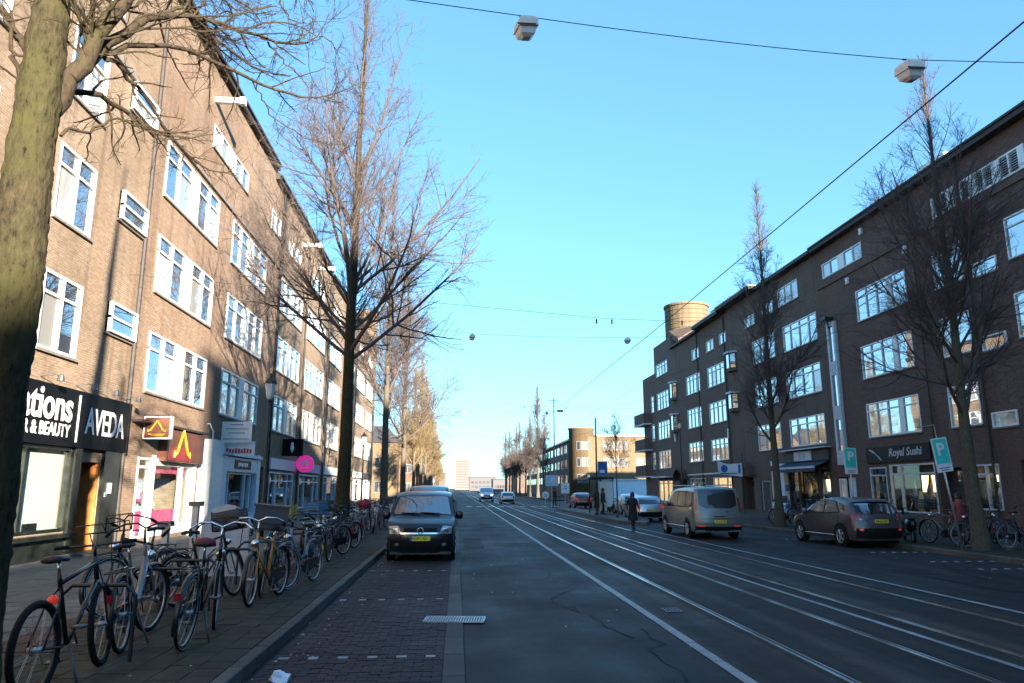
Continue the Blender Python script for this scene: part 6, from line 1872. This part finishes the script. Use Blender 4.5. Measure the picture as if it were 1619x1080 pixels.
m.tube([(.66, -.30, 1.02), (.78, -.31, 1.08), (.90, -.24, 1.13), (.92, -.12, 1.14), (.87, 0, 1.09), (.92, .12, 1.14), (.90, .24, 1.13), (.78, .31, 1.08), (.66, .30, 1.02)], .011, 6); mk('bar_dutch', m)
for s in (-1, 1):
    m = MB(); m.tube([(.66, s * .30, 1.02), (.76, s * .31, 1.07)], .018, 7); mk('grips_dutch%d' % s, m)
    m = MB(); m.tube([(.90, s * .21, 1.025), (.90, s * .32, 1.027)], .017, 7); mk('grips_flat%d' % s, m)
    m = MB(); m.tube([(.91, s * .2, 1.02), (.95, s * .22, .99), (.95, s * .3, .985)], .006, 5); mk('brake%d' % s, m)
m = MB(); vs = []
prof = [(-.13, .075, 0), (-.10, .085, .01), (0, .07, .005), (.06, .035, 0), (.14, .02, -.005)]
for (x, w, z) in prof:
    for j in range(8):
        a = 2 * math.pi * j / 8; vs.append((.265 + x, w * math.cos(a), .955 + z + (.03 if math.sin(a) > 0 else .02) * math.sin(a)))
m.add(vs, [(i * 8 + j, i * 8 + (j + 1) % 8, (i + 1) * 8 + (j + 1) % 8, (i + 1) * 8 + j) for i in range(4) for j in range(8)] + [tuple(range(7, -1, -1)), tuple(32 + j for j in range(8))]); mk('saddle', m)
m = MB(); m.tube([(.285, 0, .82), (.265, 0, .95)], .013, 6); mk('seat_post', m)
m = MB(); m.tube([BB_, (.46, .085, .29)], .012, 6); m.tube([(.46, .08, .29), (.55, .085, .15)], .009, 5); m.box(.51, .60, .09, .18, .135, .155); m.tube([(.46, -.08, .29), (.37, -.085, .43)], .009, 5); m.box(.33, .42, -.18, -.09, .42, .44); m.ring((.46, .055, .29), (0, 1, 0), .085, .006, 18, 4)
mk('crank', m)
m = MB()
n = 10; vs = []
for (dy) in (.04, .065):
    for i in range(n + 1):
        a = R(90) - math.pi * 0 + R(180) * i / n
        vs.append((.0 + .07 * math.cos(a + 0), dy, .34 + .07 * math.sin(a)))
    for i in range(n + 1):
        a = R(-90) + R(180) * i / n
        vs.append((.46 + .11 * math.cos(a), dy, .29 + .11 * math.sin(a)))
K = 2 * (n + 1)
m.add(vs, [tuple(range(K - 1, -1, -1)), tuple(range(K, 2 * K))] + [(i, (i + 1) % K, K + (i + 1) % K, K + i) for i in range(K)]); mk('chain_case', m, False)
m = MB(); m.tube([(.02, .02, .36), (.44, .02, .35)], .004, 4); m.tube([(.02, .02, .32), (.44, .02, .24)], .004, 4); m.ring((0, .02, .34), (0, 1, 0), .035, .008, 14, 4); mk('chain', m)
m = MB()
for y in (-.07, .07):
    m.tube([(.26, y * .5, .70), (.2, y, .745), (-.28, y, .745)], .007, 5); m.tube([(-.1, y, .745), (0, y, .36)], .006, 5)
for x in (-.27, -.1, .08): m.tube([(x, -.07, .745), (x, .07, .745)], .006, 5)
m.tube([(-.02, 0, .755), (.2, 0, .755)], .008, 5); mk('rear_rack', m)
m = MB()
for y in (-.19, -.1, 0, .1, .19): m.tube([(.95, y, .97), (1.30, y, .97)], .008, 5)
for x in (.95, 1.12, 1.30): m.tube([(x, -.19, .97), (x, .19, .97)], .008, 5)
m.tube([(.95, -.2, .97), (.93, -.2, 1.16), (.93, .2, 1.16), (.95, .2, .97)], .009, 6); m.tube([(.95, -.19, .97), (.99, -.21, 1.08), (1.33, -.21, 1.06), (1.33, .21, 1.06), (.99, .21, 1.08), (.95, .19, .97)], .007, 5)
for y in (-.16, .16): m.tube([(1.2, y, .97), (1.08, y * .4, .36)], .007, 5)
m.tube([(.93, 0, 1.16), (.93, 0, .97)], .008, 5); mk('front_carrier', m)
def crate(slats=True):
    m = MB(); x0, x1, y0, y1, z0, z1 = .96, 1.30, -.21, .21, .985, 1.26
    m.box(x0, x1, y0, y1, z0, z0 + .012)
    for k in range(4):
        a = z0 + k * (z1 - z0) / 4; b = a + .055
        m.box(x0, x0 + .012, y0, y1, a, b); m.box(x1 - .012, x1, y0, y1, a, b); m.box(x0 + .012, x1 - .012, y0, y0 + .012, a, b); m.box(x0 + .012, x1 - .012, y1 - .012, y1, a, b)
    for (x, y) in ((x0, y0), (x1 - .02, y0), (x0, y1 - .02), (x1 - .02, y1 - .02)): m.box(x - .002, x + .022, y - .002, y + .022, z0, z1 + .004)
    return m
mk('crate', crate(), False)
m = MB(); m.box(.96, 1.30, -.24, .24, .985, 1.30); m.box(.94, 1.32, -.26, .26, 1.30, 1.33); mk('box_case', m, False)
m = MB(); m.lathe([(.05, -.03), (.055, 0), (.04, .04), (.01, .05)], (0, 0, 0), 12); m.v = [(1.0 + p[2], p[0], .80 + p[1]) for p in m.v]; mk('headlight', m)
m = MB(); m.box(-.40, -.37, -.03, .03, .50, .57); mk('tail_lamp', m, False)
m = MB(); m.lathe([(.035, -.02), (.04, .01), (.02, .03)], (0, 0, 0), 10); m.v = [(.215 - p[2], p[0], .66 + p[1]) for p in m.v]; mk('seat_lamp', m)
m = MB(); m.tube([(.40, -.05, .30), (.33, -.16, .0)], .010, 6); mk('kickstand', m)
m = MB(); m.ring((.26, .0, .965), (0, 0, 1), .06, .03, 14, 6); m.lathe([(.05, .93), (.11, .94), (.10, 1.0), (.03, 1.02)], (.25, 0, 0), 12); mk('saddle_cover', m)
m = MB(); m.lathe([(.02, 0), (.14, .03), (.15, .2), (.06, .28), (.03, .31)], (0, 0, 0), 10); m.v = [(.90 + p[0] * .8, p[1] * 1.5, .93 + p[2]) for p in m.v]; mk('bag', m)
m = MB(); m.ring((.18, .06, .60), (0, 1, 0), .10, .012, 16, 5); mk('ring_lock', m)

def bike(x, y, head, label, kind='opa', col='bike_black', extras=(), lean=3.0, steer=0.0, s=1.12, z=.14, white=False, group='bicycles parked along the sunlit pavement', chrome=False):
    root = empty('bicycle', (x, y, z), 0); tag(root, label, 'bicycle', group)
    off = Matrix.Translation((-.54, 0, 0))
    P = lambda name, key, mat, M=None, par=None: inst(name, BK[key], par or root, mat, M)
    P('frame', 'frame_' + kind, col, off)
    st = Matrix.Translation((-.54, 0, 0)) @ Matrix.Translation(HT) @ Matrix.Rotation(steer, 4, Vector((-.26, 0, 1)).normalized()) @ Matrix.Translation(Vector(HT) * -1)
    P('fork', 'fork', col, st)
    for (wx, M0) in ((0, off), (1.08, st)):
        w = P('wheel', 'tyre_fat' if kind == 'sport' else 'tyre', 'rubber', M0 @ Matrix.Translation((wx, 0, RW)))
        P('rim', 'rim', 'galvanised' if kind != 'sport' else 'bike_black', par=w); P('spokes', 'spokes', 'galvanised', par=w)
        if white: P('white_band', 'white_band', 'tyre_side_white', par=w)
    flat = kind == 'sport'
    h = P('handlebar', 'bar_flat' if flat else 'bar_dutch', 'bike_black' if not chrome else 'chrome', st); [P('grip', ('grips_flat%d' if flat else 'grips_dutch%d') % q, 'rubber', par=h) for q in (-1, 1)]
    if flat: [P('brake_lever', 'brake%d' % q, 'grey_iron', par=h) for q in (-1, 1)]
    sd = P('saddle', 'saddle', 'saddle_brown' if 'brown' in extras else 'saddle_black', off); P('seat_post', 'seat_post', 'chrome', off)
    P('crank', 'crank', 'grey_iron', off)
    if flat:
        P('chain', 'chain', 'grey_iron', off); P('seat_lamp', 'seat_lamp', 'red_lamp_and_glint', off)
    else:
        P('chain_case', 'chain_case', 'bike_black' if col != 'bike_white' else 'bike_white', off)
        g = P('mudguard', 'guard_rear', col if 'guards' in extras else 'bike_black', off @ Matrix.Translation((0, 0, RW))); P('mudguard', 'guard_front', col if 'guards' in extras else 'bike_black', st @ Matrix.Translation((1.08, 0, RW)))
        t = P('tail_lamp', 'tail_lamp', 'reflector' if 'yellow' in extras else 'light_red', off); P('headlight', 'headlight', 'chrome', st); P('rear_rack', 'rear_rack', 'bike_black', off); P('ring_lock', 'ring_lock', 'grey_iron', off)
    P('kickstand', 'kickstand', 'grey_iron', off)
    for e, (key, mat, M) in {'carrier': ('front_carrier', 'bike_black', st), 'crate': ('crate', 'crate_grey', st), 'yellowcrate': ('crate', 'crate_yellow', st), 'bluecrate': ('crate', 'crate_blue', st), 'wicker': ('crate', 'wicker', st), 'case': ('box_case', 'crate_grey', st), 'cover': ('saddle_cover', 'cloth_red', off), 'bag': ('bag', 'cloth_red', st)}.items():
        if e in extras:
            nm = {'carrier': 'front_carrier', 'case': 'front_box', 'cover': 'saddle_cover', 'bag': 'handlebar_bag', 'wicker': 'basket'}.get(e, 'crate'); P(nm, key, mat, M)
            if e.endswith('crate') or e in ('wicker', 'case'): P('front_carrier', 'front_carrier', 'bike_black', st)
    root.scale = (s, s, s)
    root.rotation_euler = (R(lean), 0, R(head))
    return root
B_ = bike
B_(-3.58, 7.56, 91, 'black sports bicycle with a glowing red seat lamp nearest the viewer', 'sport', 'bike_black', (), -3, R(10), 1.17)
B_(-4.62, 11.55, 258, 'black transport bicycle with a wide front carrier and white-walled tyres', 'opa', 'bike_black', ('carrier',), 3, R(-12), 1.2, white=True)
B_(-3.04, 9.45, 93, 'black city bicycle with swept handlebars and a red saddle cover', 'opa', 'bike_black', ('cover',), 4, R(12), 1.17, white=True, chrome=True)
B_(-3.72, 9.35, 99, 'dark grey single-tube bicycle wedged behind the sports bicycle', 'mono', 'bike_grey', (), -5, R(-16), 1.17)
B_(-3.95, 12.5, 64, 'black bicycle with a grey crate and big round chain case', 'opa', 'bike_black', ('crate',), -6, R(18))
B_(-3.02, 12.45, 263, 'orange bicycle with a chrome handlebar', 'opa', 'bike_orange', (), 2, R(7), 1.15, chrome=True)
B_(-3.3, 13.6, 275, 'bicycle with a large dark grey front box', 'oma', 'bike_grey', ('case',), -4, R(5))
B_(-2.85, 14.35, 258, 'pale blue bicycle with full mudguards and yellow reflector', 'oma', 'bike_paleblue', ('guards', 'yellow'), 4, R(-15), white=True)
B_(-3.45, 16.9, 250, 'black bicycle with a yellow front crate', 'opa', 'bike_black', ('yellowcrate',), 5, R(14))
B_(-3.95, 17.6, 110, 'black bicycle with a wicker basket behind the yellow crate', 'oma', 'bike_black', ('wicker',), -6, R(12))
B_(-3.1, 18.1, 268, 'dark bicycle with a bright headlight facing the viewer', 'opa', 'bike_black', ('guards',), 2, R(-8))
B_(-3.3, 20.2, 245, 'bicycle with a blue front crate', 'opa', 'bike_blue', ('bluecrate',), 3)
B_(-3.75, 21.0, 75, 'white bicycle among the dark ones behind the blue crate', 'oma', 'bike_white', (), -5)
cols = ['bike_black', 'bike_blue', 'bike_black', 'bike_red', 'bike_grey', 'bike_black', 'bike_white', 'bike_black', 'bike_green', 'bike_black', 'bike_blue', 'bike_black']
wd = ['first', 'second', 'third', 'fourth', 'fifth', 'sixth', 'seventh', 'eighth', 'ninth', 'tenth', 'eleventh', 'twelfth']
rb = random.Random(4)
for k in range(12):
    B_(-3.3 - .45 * (k % 3), 22.4 + k * 1.3, rb.choice((70, 250, 95, 275)) + rb.uniform(-10, 10), '%s bicycle in the far row beside the parked van, %s from the near end' % (cols[k][5:], wd[k]), rb.choice(('opa', 'oma', 'oma')), cols[k], ('crate',) if k % 4 == 1 else (('bag',) if k == 3 else ()), rb.uniform(-5, 5))
GB = 'bicycles parked along the shaded pavement'
for (x, y, h, lab, kd, cl, ex, wh) in ((16.0, 33.2, 20, 'red bicycle with white tyres left of the slim tree', 'oma', 'bike_red', (), True), (15.6, 35.0, 60, 'black bicycle with a crate behind the red one', 'opa', 'bike_black', ('crate',), False), (16.4, 36.4, 200, 'dark bicycle farther left beside the taupe van', 'opa', 'bike_black', (), False),
        (16.6, 31.6, 170, 'grey bicycle between the slim tree and the crossover', 'oma', 'bike_white', (), True), (16.9, 30.4, 190, 'black bicycle beside the grey one behind the crossover bonnet', 'opa', 'bike_black', ('carrier',), False),
        (15.9, 21.5, 165, 'dark bicycle with a white-banded wheel behind the tilted sign', 'opa', 'bike_black', ('guards',), True), (16.6, 20.9, 10, 'blue bicycle with red lamp next to the dark tree', 'oma', 'bike_blue', (), True), (15.6, 23.0, 100, 'bicycle with a crate just right of the crossover', 'opa', 'bike_grey', ('crate',), False), (16.8, 22.8, 20, 'black bicycle by the restaurant wall', 'oma', 'bike_black', (), False)):
    B_(x, y, h, lab, kd, cl, ex, 3, white=wh, group=GB)
# parked motor scooter behind the crossover
o = empty('motor_scooter', (15.2, 24.2, .14), R(70)); tag(o, 'black motor scooter with mirrors beside the crossover tailgate', 'scooter')
m = MB(); m.lathe([(.05, 0), (.16, .1), (.19, .35), (.14, .5), (.05, .55)], (0, 0, 0), 14); m.v = [(-.35 + p[0] * 2.2, p[1] * .9, .32 + p[2] * .9) for p in m.v]; m.build('body', 'bike_black', o, True)
m = MB(); m.add([(.45, -.22, .2), (.45, .22, .2), (.62, .2, .95), (.62, -.2, .95), (.5, -.2, .2), (.5, .2, .2), (.67, .18, .95), (.67, -.18, .95)], [(0, 1, 2, 3), (7, 6, 5, 4), (0, 4, 5, 1), (3, 2, 6, 7), (0, 3, 7, 4), (1, 5, 6, 2)]); m.box(-.1, .5, -.2, .2, .2, .28); m.build('leg_shield', 'bike_black', o)
m = MB(); m.box(-.75, .05, -.15, .15, .78, .88); m.build('seat', 'saddle_black', o)
m = MB(); m.tube([(.62, 0, .9), (.55, 0, 1.08)], .04, 8); m.tube([(.45, -.34, 1.08), (.55, 0, 1.1), (.45, .34, 1.08)], .018, 6); m.build('handlebar', 'bike_black', o)
for sy in (-1, 1):
    m = MB(); m.tube([(.5, sy * .25, 1.1), (.45, sy * .32, 1.32)], .008, 5); m.disc((.45, sy * .34, 1.36), (1, 0, .1), .06, .015, 12); m.build('mirror', 'chrome', o)
m = MB(); m.disc((.7, 0, .82), (1, 0, .2), .09, .06, 14); m.build('headlight', 'light_clear', o)
for wx in (-.6, .78):
    m = MB(); m.ring((wx, 0, .22), (0, 1, 0), .17, (.055, .05), 20, 8); w = m.build('wheel', 'rubber', o, True); q = MB(); q.disc((wx, 0, .22), (0, 1, 0), .12, .06, 14); q.build('rim', 'galvanised', w)
m = MB(); m.tube([(.6, 0, .6), (.78, .06, .22)], .03, 6); m.build('fork', 'grey_iron', o)
# bicycle racks: low steel hoops
rk = ['under the nearest bicycle', 'between the sports and city bicycles', 'behind the crate bicycle', 'below the orange bicycle', 'beside the yellow crate bicycle', 'below the blue crate bicycle', 'near the mossy tree', 'at the far row']
for k in range(8):
    m = MB(); y = (8.3, 9.9, 11.0, 12.9, 14.6, 17.2, 18.9, 20.6)[k]; m.tube([(-3.35, y, .12), (-3.35, y, .8), (-3.45, y, .9), (-4.0, y, .9), (-4.1, y, .8), (-4.1, y, .12)], .021, 8)
    tag(m.build('bicycle_hoop', 'black_iron'), 'low dark steel bicycle hoop %s' % rk[k], 'bike rack', 'steel hoops for bicycles')
# grey round-topped board and pale bin between the bicycles
o = empty('shield_board', (-4.75, 15.9, .14)); tag(o, 'pale grey round-topped board standing behind the boxed bicycle', 'board')
m = MB(); n = 12; pts = [(-.48, .0), (.48, .0), (.48, .95)] + [(.48 * math.cos(math.pi * i / n), .95 + .48 * math.sin(math.pi * i / n)) for i in range(1, n)] + [(-.48, .95)]
N_ = len(pts); m.add([(u, -.02, v) for u, v in pts] + [(u, .02, v) for u, v in pts], [tuple(range(N_)), tuple(range(2 * N_ - 1, N_ - 1, -1))] + [(i, N_ + i, N_ + (i + 1) % N_, (i + 1) % N_) for i in range(N_)]); m.build('panel', 'white_dull', o)
m = MB(); m.tube([(-.4, .02, .4), (-.4, .4, 0)], .015, 5); m.tube([(.4, .02, .4), (.4, .4, 0)], .015, 5); m.build('prop', 'grey_iron', o)
for k, (x, y, h) in enumerate(((-4.75, 12.7, 1.15), (-4.6, 13.6, 1.45))):
    o = empty('bollard_post', (x, y, .14)); tag(o, ('short square galvanised post behind the crate bicycle', 'taller galvanised post behind the orange bicycle')[k], 'post')
    m = MB(); m.box(-.05, .05, -.05, .05, 0, h); m.build('shaft', 'galvanised', o); m = MB(); m.box(-.1, .1, -.1, .1, h, h + .08); m.build('head', 'grey_iron', o)
# ---------------------------------------------------------------- people
plain('coat_black', (0.010, 0.010, 0.012), .85, var=.3, scale=8)
plain('coat_brown', (0.06, 0.04, 0.03), .85, var=.3, scale=8)
plain('trouser_dark', (0.015, 0.016, 0.022), .85, var=.3)
plain('skin_tone', (0.42, 0.26, 0.19), .6, var=.1)
plain('hair_dark', (0.012, 0.009, 0.008), .6, var=.3)
plain('shirt_red', (0.22, 0.06, 0.06), .85, var=.3)
def person(x, y, rz, label, H=1.72, coat='coat_black', long_coat=False, stride=.16, hair='hair_dark', scarf=False, trousers='trouser_dark', lean=0.0, hat=False, z=.0):
    root = empty('person', (x, y, z), rz); tag(root, label, 'person', 'people in the street')
    k = H / 1.72; s = stride
    J = {'pel': (0, 0, .92), 'wai': (0, .0, 1.06), 'che': (0, lean * .5, 1.28), 'nec': (0, lean * .8, 1.45), 'hed': (0, lean + .02, 1.56), 'top': (0, lean + .02, 1.66)}
    rad = {'pel': .15, 'wai': .135, 'che': .165, 'nec': .055, 'hed': .085, 'top': .07}
    E = [('pel', 'wai'), ('wai', 'che'), ('che', 'nec'), ('nec', 'hed'), ('hed', 'top')]
    for sg, nm in ((-1, 'l'), (1, 'r')):
        f = s * sg
        J['hip' + nm] = (sg * .095, 0, .86); J['kne' + nm] = (sg * .095, f * .55 + .03, .48); J['ank' + nm] = (sg * .095, f - (.03 if f < 0 else 0), .09); J['toe' + nm] = (sg * .1, f + .15, .035)
        J['sho' + nm] = (sg * .175, lean * .7, 1.40); J['elb' + nm] = (sg * .235, -f * .5 - .02, 1.13); J['wri' + nm] = (sg * .235, -f * .9 + .08, .89); J['pal' + nm] = (sg * .23, -f * .95 + .11, .82)
        for a, r in (('hip', .085), ('kne', .058), ('ank', .042), ('toe', .036), ('sho', .065), ('elb', .046), ('wri', .03), ('pal', .036)): rad[a + nm] = r
        E += [('pel', 'hip' + nm), ('hip' + nm, 'kne' + nm), ('kne' + nm, 'ank' + nm), ('ank' + nm, 'toe' + nm), ('che', 'sho' + nm), ('sho' + nm, 'elb' + nm), ('elb' + nm, 'wri' + nm), ('wri' + nm, 'pal' + nm)]
        for q in range(4):
            fx = sg * .23 + (q - 1.5) * .006; fy = -f * .95 + .085 + q * .018
            J['fa%d' % q + nm] = (fx, fy + .01, .775); J['fb%d' % q + nm] = (fx - sg * .008, fy + .022, .735 + .008 * abs(q - 1.5)); rad['fa%d' % q + nm] = .011; rad['fb%d' % q + nm] = .009
            E += [('pal' + nm, 'fa%d' % q + nm), ('fa%d' % q + nm, 'fb%d' % q + nm)]
        J['th' + nm] = (sg * .205, -f * .95 + .145, .80); rad['th' + nm] = .011; E.append(('pal' + nm, 'th' + nm))
    names = list(J); me = bpy.data.meshes.new('body'); me.from_pydata([tuple(c * k for c in J[n]) for n in names], [(names.index(a), names.index(b)) for a, b in E], [])
    o = bpy.data.objects.new('body', me); COL.objects.link(o); o.parent = root
    md = o.modifiers.new('skin', 'SKIN'); md.use_smooth_shade = True
    for i, n in enumerate(names):
        v = me.skin_vertices[0].data[i]; v.radius = (rad[n] * k, rad[n] * k * (.72 if n in ('pel', 'wai', 'che') else 1)); v.use_root = n == 'pel'
    o.modifiers.new('sub', 'SUBSURF').render_levels = 1
    dg = bpy.context.evaluated_depsgraph_get(); m2 = bpy.data.meshes.new_from_object(o.evaluated_get(dg)); o.modifiers.clear(); o.data = m2
    for mt in ('trousers', 'coat', 'skin', 'shoe'): m2.materials.append(MATS[{'trousers': trousers, 'coat': coat, 'skin': 'skin_tone', 'shoe': 'rubber'}[mt]])
    for p in m2.polygons:
        c = p.center / k
        p.material_index = 3 if c.z < .075 else (2 if c.z > 1.455 or (c.z < .88 and abs(c.x) > .19) else (1 if c.z > .90 or abs(c.x) > .2 else 0))
    m2.shade_smooth()
    def shell(name, rings, mat, n=16):
        vs = []
        for (cx, cy, zz, rx, ry) in rings:
            for i in range(n):
                a = 2 * math.pi * i / n; vs.append(((cx + rx * math.cos(a)) * k, (cy + ry * math.sin(a)) * k, zz * k))
        m = MB(); m.add(vs, [(i * n + j, i * n + (j + 1) % n, (i + 1) * n + (j + 1) % n, (i + 1) * n + j) for i in range(len(rings) - 1) for j in range(n)]); return m.build(name, mat, root, True)
    hem = .42 if long_coat else .80
    shell('coat', [(0, 0, hem, .24 if long_coat else .2, .19 if long_coat else .15), (0, 0, (hem + 1.0) / 2, .205, .155), (0, 0, 1.04, .185, .14), (0, lean * .5, 1.28, .215, .155), (0, lean * .7, 1.40, .19, .13), (0, lean * .8, 1.475, .075, .07)], coat)
    hr = shell('hair', [(0, lean - .015, 1.44 if long_coat else 1.52, .105, .085), (0, lean - .01, 1.55, .102, .100), (0, lean, 1.62, .100, .108), (0, lean, 1.685, .085, .095), (0, lean, 1.73, .045, .05), (0, lean, 1.74, .002, .002)], hair)
    # face: nose, eyes, mouth and ears on the front of the head
    for nm, mt, bx in (('nose', 'skin_tone', (-.012, .012, .10, .125, 1.575, 1.61)), ('mouth', 'shirt_red', (-.02, .02, .095, .104, 1.535, 1.545)), ('eye', 'hair_dark', (-.042, -.022, .095, .106, 1.61, 1.622)), ('eye', 'hair_dark', (.022, .042, .095, .106, 1.61, 1.622)), ('ear', 'skin_tone', (-.108, -.098, -.01, .02, 1.57, 1.63)), ('ear', 'skin_tone', (.098, .108, -.01, .02, 1.57, 1.63))):
        m = MB(); m.box(bx[0] * k, bx[1] * k, (bx[2] + lean) * k, (bx[3] + lean) * k, bx[4] * k, bx[5] * k); m.build(nm, mt, root)
    if scarf: shell('scarf', [(0, lean, 1.42, .12, .1), (0, lean, 1.47, .13, .11), (0, lean, 1.52, .11, .1)], 'shirt_red')
    return root
person(8.23, 34.4, R(185), 'person in a long black coat crossing the tram lines towards the viewer', 1.72, 'coat_black', True, .2)
person(8.95, 67.6, R(120), 'person in a black jacket standing at the end of the platform', 1.82, 'coat_black', False, .08, z=.13)
person(9.35, 49.2, R(60), 'person in a dark coat waiting in front of the tram shelter', 1.85, 'coat_black', True, .06, z=.15)
person(9.85, 49.6, R(250), 'person in a brown coat standing close to the shelter post', 1.75, 'coat_brown', False, .06, z=.15)
person(17.2, 34.6, R(200), 'person with a red scarf among the bicycles near the taupe van', 1.7, 'coat_black', False, .1, scarf=True, z=.14)
person(15.6, 22.1, R(20), 'person in a dull red jacket and dark trousers behind the crossover', 1.62, 'shirt_red', False, .12, z=.14)
# dog beside the waiting people
o = empty('dog', (10.15, 48.6, .15), R(200)); tag(o, 'dark dog standing beside the people at the tram shelter', 'dog')
pts = {'rump': (0, -.28, .46, .12), 'loin': (0, -.1, .47, .10), 'chest': (0, .15, .44, .13), 'neck': (0, .3, .56, .08), 'head': (0, .38, .68, .075), 'muz': (0, .5, .65, .04), 'nose': (0, .56, .64, .028), 'ta': (0, -.4, .5, .025), 'tb': (0, -.52, .6, .015), 'ea': (.05, .36, .77, .025), 'eb': (-.05, .36, .77, .025)}
ed = [('rump', 'loin'), ('loin', 'chest'), ('chest', 'neck'), ('neck', 'head'), ('head', 'muz'), ('muz', 'nose'), ('rump', 'ta'), ('ta', 'tb'), ('head', 'ea'), ('head', 'eb')]
for sg in (-1, 1):
    pts.update({'fs%d' % sg: (sg * .08, .17, .33, .055), 'fk%d' % sg: (sg * .085, .15, .18, .032), 'fp%d' % sg: (sg * .085, .17, .03, .03), 'hk%d' % sg: (sg * .09, -.2, .3, .06), 'hh%d' % sg: (sg * .09, -.36, .17, .03), 'hp%d' % sg: (sg * .09, -.31, .03, .03)})
    ed += [('chest', 'fs%d' % sg), ('fs%d' % sg, 'fk%d' % sg), ('fk%d' % sg, 'fp%d' % sg), ('rump', 'hk%d' % sg), ('hk%d' % sg, 'hh%d' % sg), ('hh%d' % sg, 'hp%d' % sg)]
nm = list(pts); me = bpy.data.meshes.new('body'); me.from_pydata([p[:3] for p in pts.values()], [(nm.index(a), nm.index(b)) for a, b in ed], [])
b = bpy.data.objects.new('body', me); COL.objects.link(b); b.parent = o; b.modifiers.new('skin', 'SKIN').use_smooth_shade = True
for i, n in enumerate(nm):
    v = me.skin_vertices[0].data[i]; v.radius = (pts[n][3],) * 2; v.use_root = n == 'loin'
b.modifiers.new('sub', 'SUBSURF').render_levels = 1
m2 = bpy.data.meshes.new_from_object(b.evaluated_get(bpy.context.evaluated_depsgraph_get())); b.modifiers.clear(); b.data = m2; m2.materials.append(MATS['coat_brown']); m2.shade_smooth()
